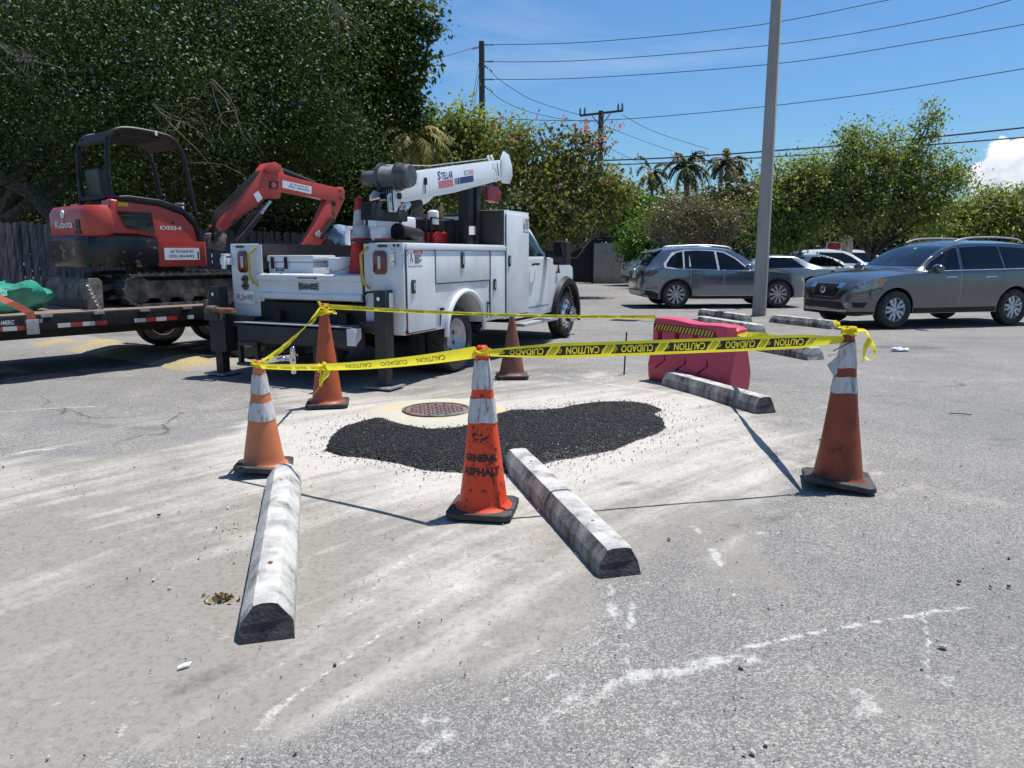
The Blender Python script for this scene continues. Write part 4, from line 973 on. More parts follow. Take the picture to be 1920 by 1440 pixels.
# chassis and undercarriage
mb = MB(); mb.box(-.1, 6.1, .70, .80, .62, .80); mb.box(-.1, 6.1, 1.64, 1.74, .62, .80); mb.box(.2, .3, .8, 1.64, .62, .78); mb.box(3.0, 3.1, .8, 1.64, .62, .78); mb.cyl((AX, .5, .41), (AX, 1.94, .41), .07, n=10); mb.ball((AX, 1.22, .41), .19, 10)
mb.box(3.45, 5.3, .35, 2.1, .42, .62); mb.cyl((5.64, .4, .41), (5.64, 2.04, .41), .06, n=10); mb.box(4.9, 6.1, .75, 1.7, .40, .75)
mb.build('chassis', M['black'], truck)
mb = MB(); mb.box(.0, 3.29, .472, 1.968, .93, 1.02); mb.build('bed_floor', M['greysteel'], truck)
zt = 1.575
def arch_poly(x0, x1, z0, z1, xc, zc, ra, n=16):
    return [(x0, z0), (xc - ra, z0)] + [(xc - ra * math.cos(PI * k / n), max(zc + ra * math.sin(PI * k / n), z0)) for k in range(n + 1)] + [(xc + ra, z0), (x1, z0), (x1, z1), (x0, z1)]
for side, y0, y1, nm in (('R', .0, .44, ''), ('L', 2.0, 2.44, '')):
    mb = MB(); P0 = arch_poly(.0, 2.56, .575, zt, 1.40, .50, .475); P0 = [p for i, p in enumerate(P0) if i == 0 or p != P0[i - 1]]
    mb.prism(P0, y0, y1); mb.build('side_box', M['white'], truck, bevel=.008)
    mb = MB(); mb.box(2.562, 3.41, y0, y1 + (.03 if y0 == 0 else 0), .555, 2.05); mb.build('tall_compartment', M['white'], truck, bevel=.008)
    yo = -.004 if y0 == 0 else y1 + .004; sg = -1 if y0 == 0 else 1
    mb = MB(); mb.box(.03, 2.55, yo + sg * .0, yo + sg * .03, zt - .075, zt - .012); mb.build('drip_rail', M['whiteplain'], truck, bevel=.006)
    # wheel well
    mb = MB(); mb.lathe([(.47, (.43 if sg < 0 else 2.01)), (.001, (.43 if sg < 0 else 2.01))], 24, ax='y', M=Matrix.Translation((1.40, 0, .50))); mb.build('wheel_well', M['black'], truck)
    mb = MB(); pts = [(1.40 + .50 * math.cos(a), yo + sg * .012, .50 + .50 * math.sin(a)) for a in np.linspace(-.05, PI + .05, 30)]; mb.tube(pts, .032, 8); mb.build('fender_ring', M['whiteplain'], truck, smooth=True)
    # doors
    for (x0, z0, x1, z1) in ((.045, .60, .635, 1.49), (.665, 1.12, 2.06, 1.49), (2.10, .64, 2.535, 1.49), (2.60, .60, 3.375, 2.0)):
        mb = MB(); mb.box(x0, x1, yo, yo + sg * .016, z0, z1); d = mb.build('compartment_door', M['white'], truck, bevel=.005)
        mb = MB(); g = .012; mb.box(x0 - g, x0, yo + sg * .001, yo + sg * .006, z0 - g, z1 + g); mb.box(x1, x1 + g, yo + sg * .001, yo + sg * .006, z0 - g, z1 + g); mb.box(x0 - g, x1 + g, yo + sg * .001, yo + sg * .006, z0 - g, z0); mb.build('door_seal', M['greysteel'], d)
    for (x, z, hh_) in ((.155, 1.10, .075), (1.30, 1.38, .10), (2.2, 1.05, .075), (2.68, 1.36, .075)):
        mb = MB(); mb.box(x - .038, x + .038, yo + sg * .017, yo + sg * .030, z - hh_, z + hh_); h_ = mb.build('door_latch', M['blackgloss'], truck, bevel=.006)
        mb = MB(); mb.box(x - .016, x + .016, yo + sg * .031, yo + sg * .044, z - hh_ * .5, z + hh_ * .55); mb.build('latch_lever', M['chrome'], h_, bevel=.004)
for (x) in (.76, 2.0):                          # wheel chocks' holder rods on the skirt
    mb = MB(); mb.cyl((x, -.02, .84 - .04), (x - .03, -.02, .62), .008, n=6); mb.box(x - .01, x + .06, -.035, -.01, .80, .83); mb.build('prop_rod', M['greysteel'], truck)
mb = MB(); mb.box(.01, .14, -.018, -.006, .585, .625); mb.build('side_reflector', M['redlens'], truck)
def sideplate(x0, x1, z0, z1, y=-.022, nm='warning_label'):
    mb = MB(); mb.box(x0, x1, y - .002, y, z0, z1); o = mb.build(nm, M['signwhite'], truck); return o
o = sideplate(.07, .36, 1.33, 1.50); mb = MB(); mb.box(.175, .355, -.0265, -.0245, 1.455, 1.495); mb.build('label_header', M['inkred'], o)
mb = MB(); lettering(mb, 'DANGER', lambda a, b: (.265 + a, -.0275, 1.463 + b), .024, bold=.02); mb.build('label_text', M['signwhite'], o)
mb = MB()
for k in range(6): mb.box(.19, .34 - .03 * (k % 3), -.0262, -.0245, 1.435 - k * .016, 1.442 - k * .016)
mb.tube([(.10, -.026, 1.35), (.12, -.026, 1.46), (.155, -.026, 1.37)], .004, 4); mb.build('label_print', M['ink'], o)
o = sideplate(3.16, 3.36, 1.78, 1.96); mb = MB(); mb.box(3.23, 3.355, -.0265, -.0245, 1.925, 1.958); mb.build('label_header', M['inkred'], o)
mb = MB(); lettering(mb, 'DANGER', lambda a, b: (3.293 + a, -.0275, 1.932 + b), .018, bold=.02); mb.build('label_text', M['signwhite'], o)
mb = MB(); mb.tube([(3.18, -.026, 1.80), (3.19, -.026, 1.90), (3.21, -.026, 1.81)], .004, 4)
for k in range(5): mb.box(3.235, 3.34, -.0262, -.0245, 1.90 - k * .022, 1.906 - k * .022)
mb.build('label_print', M['ink'], o)
# black inner guard of the tall box, cab guard
mb = MB(); mb.box(2.550, 2.560, .004, .465, zt + .005, 2.047); mb.prism([(2.559, zt), (2.559, 2.03), (2.545, 2.03), (2.44, 1.80), (2.33, 1.66), (2.2, 1.59), (2.2, zt)], .46, .475); mb.build('splash_guard', M['greysteel'], truck)
mb = MB(); mb.box(3.30, 3.38, .47, 2.0, .94, 2.04); mb.build('headboard', M['black'], truck)
mb = MB(); mb.box(3.0, 3.04, .5, 2.42, 1.95, 2.0)
mb.build('light_bar', M['white'], truck)
# rear faces
mb = MB(); mb.box(-.012, -.002, .012, .50, .60, zt - .01); mb.build('rear_panel', M['white'], truck, bevel=.004)
mb = MB(); mb.box(-.012, -.002, 1.95, 2.43, .90, zt - .01); mb.build('rear_panel', M['white'], truck, bevel=.004)
mb = MB(); mb.box(0, 3.3, .442, .47, .93, zt); mb.box(0, 3.3, 1.97, 1.998, .93, zt); mb.build('bed_wall', M['greysteel'], truck)
tg = [(.01, .92), (-.05, .94), (-.05, 1.0), (-.022, 1.015), (-.022, 1.14), (-.05, 1.16), (-.05, 1.215), (.01, 1.235)]
mb = MB(); mb.prism([(a, b) for a, b in tg], .53, 2.02, 'y'); mb.build('tailgate', M['white'], truck, bevel=.006)
mb = MB(); lettering(mb, 'KNAPHEIDE', lambda a, b: (-.0285, 1.27 - a, 1.055 + b * (1 + .35 * abs(a) / .15)), .055, width=.27, bold=.03); mb.build('maker_lettering', M['ink'], truck)
mb = MB(); mb.prism([(1.12, 1.04), (1.27, 1.052), (1.42, 1.04), (1.42, 1.135), (1.27, 1.122), (1.12, 1.135)], -.026, -.0225, 'x'); mb.build('maker_badge', M['galv'], truck)
mb = MB(); mb.prism([(1.40, 1.178), (1.15, 1.178), (1.15, 1.168), (1.12, 1.184), (1.15, 1.20), (1.15, 1.190), (1.40, 1.190)], -.056, -.0505, 'x'); mb.build('tailgate_handle', M['greysteel'], truck)
for (ya, yb) in ((.20, .37), (2.165, 2.31)):
    z0, z1, c = 1.235, 1.49, .03
    mb = MB(); mb.prism([(ya + c, z0), (yb - c, z0), (yb, z0 + c), (yb, z1 - c), (yb - c, z1), (ya + c, z1), (ya, z1 - c), (ya, z0 + c)], -.035, -.0135, 'x'); o = mb.build('tail_light', M['redlens'], truck, bevel=.006)
    mb = MB(); mb.box(-.041, -.036, (ya + yb) / 2 - .018, (ya + yb) / 2 + .018, z0 + .06, z1 - .06); mb.build('reverse_lens', M['reflwhite'], o)
for y in (.46, 2.06):
    mb = MB(); mb.tube([(-.02, y - .02, 1.53), (-.06, y + .0, 1.49), (-.08, y + .03, 1.45), (-.08, y + .025, 1.22), (-.06, y, 1.12), (-.02, y - .03, 1.08)], [.012, .016, .017, .017, .016, .012], 8); mb.build('grab_handle', M['yellow'], truck, smooth=True)
mb = MB(); mb.box(-.03, -.0135, .095, .155, 1.33, 1.49); mb.ball((-.045, .11, 1.36), .022, 8); mb.cyl((-.03, .14, 1.46), (-.07, .10, 1.47), .010, n=8); mb.build('door_hook', M['chrome'], truck)
mb = MB(); mb.box(-.14, -.02, 2.42, 2.46, 1.43, 1.46); mb.box(-.14, -.10, 2.42, 2.46, 1.28, 1.45); mb.box(-.10, -.02, 2.40, 2.52, 1.33, 1.41); mb.build('door_hook', M['whiteplain'], truck)
for (y, z) in ((.10, 1.545), (.05, 1.545), (.25, 1.54), (2.28, 1.54)):
    mb = MB(); w_ = .06 if y in (.25, 2.28) else .014; mb.box(-.022, -.0125, y - w_, y + w_, z - .013, z + .013); mb.build('marker_light', M['blackgloss'], truck)
for z in (1.16, 1.075):
    mb = MB(); mb.cyl((-.035, 2.22, z), (-.0125, 2.22, z), .045, n=12); mb.cyl((-.05, 2.22, z), (-.03, 2.27, z), .012, n=6); mb.build('trailer_socket', M['blackgloss'], truck, smooth=True)
mb = MB(); mb.box(-.024, -.0145, 2.085, 2.39, .865, 1.02); o = mb.build('number_plate', M['signwhite'], truck, bevel=.003)
mb = MB(); lettering(mb, 'FLS', lambda a, b: (-.0258, 2.31 - a, .905 + b), .072, width=.10, bold=.012); lettering(mb, 'W83', lambda a, b: (-.0258, 2.155 - a, .905 + b), .072, width=.10, bold=.012); mb.build('plate_text', mat('plate green', (.05, .12, .10), .4), o)
mb = MB(); mb.cyl((-.0262, 2.234, .94), (-.0246, 2.234, .94), .024, n=12); mb.build('plate_orange', mat('plate orange', (.7, .2, .02), .4), o)
mb = MB(); mb.tube([(-.02, .50, .90), (-.06, .49, 1.0), (-.09, .42, 1.04), (-.09, .32, 1.05)], .013, 6); mb.build('hydraulic_hose', M['black'], truck, smooth=True)
# bumper box, hitch
mb = MB(); mb.prism([(-.30, .64), (-.30, .44), (-.24, .40), (.05, .40), (.05, .66)], .56, 2.12, 'y'); mb.build('rear_bumper', M['greysteel'], truck, bevel=.01)
mb = MB(); mb.box(-.305, .0, .50, 2.16, .662, .672); mb.build('bumper_step', M['galv'], truck)
mb = MB(); mb.box(-.02, .08, .5, 2.0, .68, .90); mb.build('rear_sill', M['black'], truck)
mb = MB(); mb.prism([(-.31, .47), (-.31, .655), (-.20, .66), (-.20, .55)], .43, .545, 'y'); mb.build('bumper_wing', M['white'], truck)
for y in (.85, 1.95):
    mb = MB(); mb.box(-.33, -.27, y - .15, y + .15, .40, .45); mb.box(-.33, -.27, y - .15, y - .11, .20, .42); mb.box(-.33, -.27, y + .11, y + .15, .20, .42); mb.box(-.36, -.27, y - .15, y + .15, .17, .205); mb.build('step_bracket', M['greysteel'], truck, bevel=.004)
mb = MB(); mb.box(-.42, .2, 1.13, 1.20, .26, .33); mb.box(-.05, .2, 1.0, 1.34, .22, .42); mb.build('hitch_receiver', M['black'], truck)
mb = MB(); mb.cyl((-.46, 1.30, .30), (-.46, 1.36, .30), .02, n=8); mb.cyl((-.46, 1.12, .295), (-.46, 1.40, .295), .014, n=8); mb.cyl((-.46, 1.165, .15), (-.46, 1.165, .40), .036, n=12); mb.ball((-.46, 1.165, .42), .034, 9); mb.ball((-.46, 1.165, .16), .03, 9); mb.ball((-.46, 1.31, .30), .034, 9); mb.cyl((-.50, 1.165, .3), (-.4, 1.165, .3), .03, n=8); mb.build('tow_balls', M['chrome'], truck, smooth=True)
# stabiliser legs
for (y, x) in ((.19, -.12), (2.56, -.12)):
    mb = MB(); mb.box(x - .075, x + .075, y - .075, y + .075, .30, 1.07); leg = mb.build('stabiliser_leg', M['greysteel'], truck, bevel=.008)
    mb = MB(); mb.box(x - .055, x + .055, y - .055, y + .055, .03, .32); mb.build('inner_leg', M['greysteel'], leg)
    mb = MB(); mb.box(x - .16, x + .16, y - .16, y + .16, .012, .03); mb.build('foot_plate', M['galv'], leg)
    mb = MB(); mb.cyl((x - .095, y, .98), (x - .076, y, .98), .022, n=10); mb.build('pin', M['chrome'], leg)
for y0_, y1_ in ((.26, .5), (2.0, 2.5)): mb = MB(); mb.box(-.14, .06, y0_, y1_, .60, .72); mb.build('stabiliser_beam', M['greysteel'], truck)
mb = MB(); mb.box(-.12, -.04, .112, .1145, .88, 1.04); mb.build('leg_label', M['signwhite'], truck)
mb = MB(); mb.cyl((-.30, 2.58, .80), (-.30, 2.42, .80), .055, n=12); mb.box(-.34, -.2, 2.38, 2.56, .68, .76); mb.box(-.33, -.27, 2.55, 2.60, .68, .92); v_ = mb.build('bench_vise', M['dirtsteel'], truck, smooth=True)
mb = MB(); mb.cyl((-.30, 2.41, .80), (-.30, 2.14, .80), .034, n=12); mb.build('vise_screw', M['rust'], truck, smooth=True)
mb = MB(); mb.box(-.26, -.05, 2.35, 2.60, .30, .70); mb.build('vise_bracket', M['greysteel'], truck)
# wheels
for y in (.16, .42, 2.02, 2.28): wheel(truck, AX, y, .405, .225, .262, -1 if y < 1 else 1, 'dually', M['alu'], name='rear_wheel')
for y in (.32, 2.12): wheel(truck, 5.64, y, .405, .235, .262, -1 if y < 1 else 1, 'front', M['chrome'], name='front_wheel')
# --- cab
st = [[3.48, .985, 1.40, .84, 1.90, 1.94, .50], [3.52, .995, 1.40, .84, 1.93, 1.98, .48], [3.95, 1.0, 1.40, .84, 1.94, 1.99, .48], [4.3, 1.0, 1.40, .83, 1.87, 1.94, .48], [4.62, 1.0, 1.395, .85, 1.65, 1.73, .48],
      [4.95, .995, 1.385, .86, 1.43, 1.50, .48], [5.12, .99, 1.36, .84, 1.39, 1.45, .50], [5.6, .98, 1.31, .78, 1.335, 1.40, .52], [6.0, .97, 1.24, .74, 1.27, 1.33, .55], [6.18, .93, 1.14, .70, 1.18, 1.23, .56], [6.27, .86, .98, .62, 1.04, 1.08, .58], [6.30, .7, .8, .5, .85, .88, .62]]
cab = Car(truck, st, [5.64], .42, .52, M['whiteplain'], M['black'], y0=1.22, seams=(4.86,), bulge=.045)
cab.body.name = 'cab_body'
cab.stick('side_window', [(3.58, 1.42), (4.84, 1.42), (4.60, 1.60), (4.28, 1.81), (4.10, 1.875), (3.58, 1.885)], M['glassblue'], 'R', mirror=True)
cab.stick('windscreen', [(.50, 1.50), (1.94, 1.50), (1.84, 1.90), (.60, 1.90)], M['glassblue'], 'F')
mb = MB(); mb.box(3.462, 3.476, .55, 1.9, 1.45, 1.85); mb.build('rear_window', M['glass'], truck)
cab.line('door_seam', [(3.62, .62), (4.84, .62)], .01, M['black'])
mb = MB(); mb.tube([(4.02, .205, 1.29), (4.06, .16, 1.30), (4.2, .16, 1.30), (4.24, .205, 1.29)], .017, 8); mb.build('door_handle', M['black'], truck, smooth=True)
mb = MB(); mb.box(4.62, 4.76, .02, .23, 1.40, 1.52); mb.build('mirror_arm', M['black'], truck, bevel=.01)
mb = MB(); mb.box(4.56, 4.80, -.16, .07, 1.28, 1.66); o = mb.build('mirror', M['black'], truck, bevel=.03, seg=3)
mb = MB(); mb.box(4.553, 4.562, -.14, .05, 1.42, 1.63); mb.box(4.553, 4.562, -.14, .05, 1.305, 1.40); mb.build('mirror_glass', M['glass'], o)
mb = MB(); mb.box(4.56, 4.80, 2.37, 2.60, 1.28, 1.66); mb.build('mirror', M['black'], truck, bevel=.03, seg=3)
for y, sg in ((.215, -1), (2.225, 1)):       # wide black flare round the front wheel
    mb = MB(); n = 22
    for i in range(n):
        a0, a1 = rad(-14 + 208 * i / n), rad(-14 + 208 * (i + 1) / n)
        def q(a, r_, yy): return (5.64 + r_ * math.cos(a), yy, .40 + r_ * 1.02 * math.sin(a))
        for (ra_, ya, rb_, yb) in ((.66, y - sg * .02, .62, y + sg * .045), (.62, y + sg * .045, .53, y + sg * .05), (.53, y + sg * .05, .52, y - sg * .05)):
            mb.add([q(a0, ra_, ya), q(a1, ra_, ya), q(a1, rb_, yb), q(a0, rb_, yb)], [(0, 1, 2, 3)])
    mb.build('fender_flare', M['black'], truck, smooth=True, weld=True)
mb = MB(); mb.box(3.5, 4.95, .10, .30, .36, .41); mb.build('running_board', M['alu'], truck, bevel=.012)
mb = MB(); mb.box(6.16, 6.44, .30, 2.14, .48, .72); mb.build('front_bumper', M['chrome'], truck, bevel=.03)
cab.stick('grille', [(.75, .76), (1.69, .76), (1.64, 1.12), (.80, 1.12)], M['black'], 'F', off=.02)
cab.stick('headlight', [(6.02, .93), (6.26, .90), (6.22, 1.05), (6.08, 1.14)], M['lens'], 'R', mirror=True, off=.006)
mb = MB(); x_ = 5.16
mb.prism([(5.13, 1.135), (5.28, 1.135), (5.28, 1.16), (5.24, 1.165), (5.25, 1.21), (5.22, 1.225), (5.225, 1.26), (5.20, 1.28), (5.185, 1.255), (5.19, 1.22), (5.165, 1.205), (5.175, 1.165), (5.13, 1.16)], .205, .2195); mb.build('fender_badge', M['ink'], truck)
# --- crane on the rear right corner
YB = .32
def bp_(px, py, y=YB): x, z = S(px, py, y); return (x, z)
mb = MB(); mb.box(.06, .62, .10, .72, zt + .01, zt + .03); mb.build('crane_base', M['greysteel'], truck)
mb = MB(); mb.prism([bp_(712, 447), bp_(712, 425), bp_(733, 425), bp_(733, 447)], .32, .44); mb.build('crane_pedestal', M['white'], truck, bevel=.01)
mb = MB(); mb.cyl((.40, .30, 1.70), (.82, .30, 1.67), .085, .075, 12); mb.cyl((.36, .30, 1.70), (.40, .30, 1.70), .10, n=12); mb.build('slew_motor', M['black'], truck, smooth=True)
mb = MB(); mb.prism([bp_(692, 412), bp_(692, 379), bp_(712, 379), bp_(713, 393), bp_(752, 393), bp_(762, 397), bp_(762, 416)], .30, .43); mb.build('crane_control_box', M['black'], truck, bevel=.012)
for y0, y1 in ((.27, .30), (.50, .53)):
    mb = MB(); mb.prism([bp_(724, 398), bp_(722, 366), bp_(730, 356), bp_(745, 362), bp_(745, 372), bp_(737, 398)], y0, y1); mb.build('crane_knuckle', M['white'], truck, bevel=.008)
mb = MB(); mb.cyl((.36, .25, 2.09), (.36, .55, 2.09), .035, n=12); mb.cyl((.42, .25, 2.19), (.42, .55, 2.19), .03, n=12); mb.build('pivot_pin', M['black'], truck, smooth=True)
bm_ = [(738, 366), (748, 379), (761, 379), (852, 361), (930, 340), (947, 337), (944, 306), (938, 300), (766, 323), (752, 330)]
mb = MB(); mb.prism([bp_(*p) for p in bm_], .30, .50); boom = mb.build('crane_boom', M['whiteplain'], truck, bevel=.014)
mb = MB(); mb.prism([bp_(938, 343), bp_(952, 345), bp_(957, 330), bp_(956, 312), bp_(950, 290), bp_(941, 284), (bp_(936, 300)[0], bp_(936, 298)[1])], .28, .31); mb.prism([bp_(940, 338), bp_(950, 341), bp_(954, 330), bp_(953, 318), bp_(946, 312)], .47, .50); mb.build('boom_tip', M['whiteplain'], truck, bevel=.012)
mb = MB(); mb.cyl((bp_(923, 302)[0], .36, bp_(923, 302)[1]), (bp_(920, 292)[0], .36, bp_(920, 292)[1]), .018, n=6); mb.cyl((bp_(929, 300)[0], .36, bp_(929, 300)[1]), (bp_(926, 291)[0], .36, bp_(926, 291)[1]), .018, n=6); mb.build('cable_guide', M['whiteplain'], truck)
mb = MB(); mb.prism([bp_(796, 372), bp_(803, 384), bp_(812, 378), bp_(824, 366)], .38, .50); mb.build('cylinder_bracket', M['white'], truck, bevel=.006)
a = bp_(760, 405); b = bp_(800, 379); c = ((a[0] * .55 + b[0] * .45), (a[1] * .55 + b[1] * .45))
mb = MB(); mb.cyl((c[0], .44, c[1]), (b[0], .44, b[1]), .065, n=14); mb.build('lift_cylinder', M['black'], truck, smooth=True)
mb = MB(); mb.cyl((a[0], .44, a[1]), (c[0], .44, c[1]), .042, n=12); mb.cyl((a[0] + .12, .44, a[1] + .09), (a[0] + .20, .44, a[1] + .15), .075, n=12); mb.build('cylinder_rod', M['chrome'], truck, smooth=True)
wx_, wz_ = bp_(738, 331)
mb = MB(); mb.cyl((wx_ + .02, .14, wz_), (wx_ + .02, .24, wz_), .13, .14, 24); mb.cyl((wx_ + .02, .10, wz_), (wx_ + .02, .14, wz_), .115, .13, 24)
mb.cyl((wx_ + .02, .24, wz_), (wx_ + .02, .262, wz_), .155, n=24); mb.cyl((wx_ + .02, .47, wz_), (wx_ + .02, .492, wz_), .155, n=24); mb.cyl((wx_ - .0, .50, wz_ - .01), (wx_ - .0, .70, wz_ - .01), .085, n=20)
mb.build('winch_motor', mat('winch casing', (.05, .05, .052), .4, col2=(.12, .12, .125), ns=9), truck, smooth=True)
mb = MB()
for k in range(11): mb.lathe([(.104, -.0095), (.122, 0), (.104, .0095)], 20, M=Matrix.Translation((wx_ + .02, .272 + k * .0195, wz_)), ax='y', cap=False)
mb.build('winch_drum', M['galv'], truck, smooth=True)
mb = MB(); mb.tube([(wx_, .42, wz_ + .13), (bp_(820, 313)[0], .42, bp_(820, 313)[1] + .02), (bp_(930, 299)[0], .42, bp_(930, 299)[1] + .02)], .007, 5); mb.build('winch_cable', M['galv'], truck)
for k in range(5):
    mb = MB(); x0 = wx_ - .15 + k * .03; mb.tube([(x0, .25 + .05 * k, wz_ - .12), (x0 - .04, .22 + .05 * k, wz_ - .25), (x0 + .02, .25 + .04 * k, wz_ - .36), (x0 + .10, .3, wz_ - .40)], .009, 5); mb.build('hydraulic_hose', M['black'], truck, smooth=True)
mb = MB(); x0, z0 = bp_(690, 378); mb.tube([(x0, .3, z0), (x0 + .1, .25, z0 + .03), (x0 + .2, .35, z0 + .01), (x0 + .3, .3, z0 + .03)], .02, 6); mb.build('hydraulic_hose', M['black'], truck, smooth=True)
# decal print on the boom: along the boom's own axis
q0 = Vector(bp_(760, 352)); q1 = Vector(bp_(935, 322)); bd = (q1 - q0).normalized(); bn = Vector((-bd.y, bd.x)); yb = .2985
def BP(px, py): return Vector(bp_(px, py, .30))
o_ = BP(821, 338); ux_ = (BP(900, 325) - BP(821, 338)).normalized(); un_ = Vector((-ux_.y, ux_.x))
def bf(a, b, d=0): p = o_ + ux_ * a + un_ * b; return (p.x, yb - d, p.y)
Ls = (BP(849, 333) - o_).length; L2 = (BP(887, 326) - o_).length
mb = MB(); lettering(mb, 'S', lambda a, b: bf(a, b), .105, align='LEFT', bold=.02, width=Ls * .2); lettering(mb, 'TELLAR', lambda a, b: bf(a + Ls * .22, b), .085, align='LEFT', bold=.02, width=Ls * .80)
def bar(mb, a0, a1, b0, b1): mb.add([bf(a0, b0), bf(a1, b0), bf(a1, b1), bf(a0, b1)], [(0, 1, 2, 3)])
x = Ls * 1.10
for wdt in (.012, .016, .022, .045): bar(mb, x, x + wdt, -.09, -.01); x += wdt + .012
bar(mb, x, L2, -.09, -.01)
lettering(mb, 'EC', lambda a, b: bf(a + L2 * .735, b + .005), .062, align='LEFT', width=L2 * .11); mb.build('crane_lettering', M['inkblue'], boom)
mb = MB(); lettering(mb, '5000', lambda a, b: bf(a + L2 * .855, b + .005), .062, align='LEFT', width=L2 * .16)
for k in range(5): bar(mb, 0, Ls, -.10 + k * .019, -.089 + k * .019)
mb.build('crane_lettering', M['inkred'], boom)
mb = MB()
for (px, py, w_, h_) in ((781, 333, .09, .12), (748, 372, .05, .06), (929, 328, .05, .09), (925, 310, .04, .07), (753, 358, .06, .04)):
    p = BP(px, py); mb.box(p.x - w_ / 2, p.x + w_ / 2, .2965, .2985, p.y - h_ / 2, p.y + h_ / 2)
mb.build('crane_label', M['signwhite'], boom)
p0, p1 = BP(796, 335), BP(797, 364)
mb = MB(); mb.cyl((p0.x, .285, p0.y + .01), (p0.x, .285, p0.y - .07), .02, n=8); mb.cyl((p0.x - .01, .285, p0.y - .06), (p1.x - .02, .285, p1.y), .006, n=5); mb.cyl((bp_(928, 306)[0], .285, bp_(928, 306)[1]), (bp_(931, 330)[0], .285, bp_(931, 330)[1]), .007, n=5); mb.build('boom_lock', M['greysteel'], boom)
# boom rest post, hook block
mb = MB(); mb.prism([bp_(884, 462), bp_(884, 349), bp_(898, 349), bp_(898, 462)], .36, .52); mb.prism([bp_(895, 470), bp_(895, 341), bp_(902, 341), bp_(902, 470)], .33, .35); mb.build('boom_rest', M['black'], truck, bevel=.006)
mb = MB(); mb.prism([bp_(884, 424), bp_(896, 424), bp_(896, 440), bp_(884, 440)], .354, .358); mb.build('rest_label', M['signwhite'], truck)
mb = MB(); mb.prism([bp_(926, 374), bp_(924, 355), bp_(932, 347), bp_(944, 350), bp_(949, 360), bp_(948, 376), bp_(940, 380)], .40, .50); mb.build('hook_block', mat('dark red enamel', (.22, .012, .018), .35), truck, bevel=.012)
p0 = bp_(938, 348); p1 = bp_(922, 400); mb = MB(); mb.tube([(bp_(908, 348)[0], .44, bp_(908, 348)[1]), (bp_(909, 356)[0], .44, bp_(909, 356)[1]), (bp_(914, 358)[0], .44, bp_(914, 358)[1]), (bp_(917, 354)[0], .44, bp_(917, 354)[1])], .014, 6)
mb.cyl((bp_(927, 345)[0], .44, bp_(927, 345)[1]), (bp_(919, 388)[0], .44, bp_(919, 388)[1]), .018, n=6); mb.cyl((bp_(944, 342)[0], .45, bp_(944, 342)[1]), (bp_(944, 352)[0], .45, bp_(944, 352)[1]), .03, n=8); mb.build('crane_hook', M['greysteel'], truck, smooth=True)

# --- things carried in the bed
def tw(x, y, z=0): return TFm.W(x, y, z)
def at_truck(name, x, y, z, label, cat, group=None, rz=0): p = tw(x, y, z); return empty(name, p, rad(65.5) + rz, label, cat, group)
cl_ = at_truck('cooler', .27, 1.60, 1.021, 'white hard cooler with black latches standing behind the tailgate', 'cooler')
mb = MB(); mb.box(-.20, .20, -.33, .33, 0, .34); mb.build('tub', M['whiteplain'], cl_, bevel=.02)
mb = MB(); mb.box(-.21, .21, -.345, .345, .342, .42); mb.build('lid', M['whiteplain'], cl_, bevel=.02)
for y in (.05, .25): mb = MB(); mb.box(-.235, -.211, y - .016, y + .016, .26, .40); mb.build('latch', M['black'], cl_, bevel=.004)
mb = MB(); mb.box(-.2035, -.2005, .10, .22, .235, .275); o = mb.build('badge', M['ink'], cl_)
mb = MB(); lettering(mb, 'YETI', lambda a, b: (-.2045, .16 - a, .241 + b), .028, width=.09, bold=.02); mb.build('badge_text', M['signwhite'], o)
for i, (x, y, z, lab) in enumerate(((.20, .96, 1.021, 'lower white plastic bucket behind the tailgate, with its rim under the upper one'), (.20, .96, 1.17, 'upper white plastic bucket with lid, nested in the one behind the tailgate'))):
    bk = at_truck('bucket', x, y, z, lab, 'bucket', 'nested white buckets'); mb = MB(); q = 1.06 if i else 1
    mb.lathe([(.135 * q, 0), (.15 * q, .21), (.162 * q, .212), (.162 * q, .225), (.15 * q, .226)], 28); mb.build('pail', M['whiteplain'], bk, smooth=True)
    if i: mb = MB(); mb.lathe([(.168, .205), (.172, .235), (.165, .245), (.05, .25), (.001, .25)], 28); mb.build('lid', M['whiteplain'], bk, smooth=True)
    mb = MB(); mb.tube([(-.0, .165 * q, .19), (-.12, .13, .12), (-.17, .0, .08), (-.12, -.13, .12), (0, -.165 * q, .19)], .004, 5); mb.build('bail', M['galv'], bk)
gen = at_truck('water_pump', 1.35, .95, 1.021, 'red engine driven pump with white fuel tank in the truck bed, nearer the crane', 'engine pump')
def engine(root, tank):
    mb = MB(); mb.box(-.22, .22, -.2, .2, .45, .72); mb.cyl((-.1, -.26, .60), (-.1, -.20, .60), .13, n=16); mb.cyl((.0, 0, .70), (.0, 0, .80), .08, n=12); mb.build('engine_block', M['inkred'], root, bevel=.012)
    mb = MB(); mb.tube([(-.3, -.25, 0), (-.3, -.25, .9), (.3, -.25, .9), (.3, -.25, 0)], .018, 7); mb.tube([(-.3, .25, 0), (-.3, .25, .9), (.3, .25, .9), (.3, .25, 0)], .018, 7); mb.box(-.3, .3, -.25, .25, .38, .42); mb.cyl((.12, -.1, .7), (.14, -.12, .86), .05, n=10); mb.cyl((-.3, -.25, .2), (-.3, .25, .2), .016, n=6); mb.build('tubular_frame', M['black'], root, smooth=True)
    mb = MB(); mb.box(-.24, .16, -.2, .16, .73, .90); mb.build('fuel_tank', tank, root, bevel=.045, seg=3)
engine(gen, M['whiteplain'])
g2 = at_truck('compressor', 2.0, .9, 1.021, 'second red engine with white canister beside the boom rest post', 'engine'); engine(g2, M['black'])
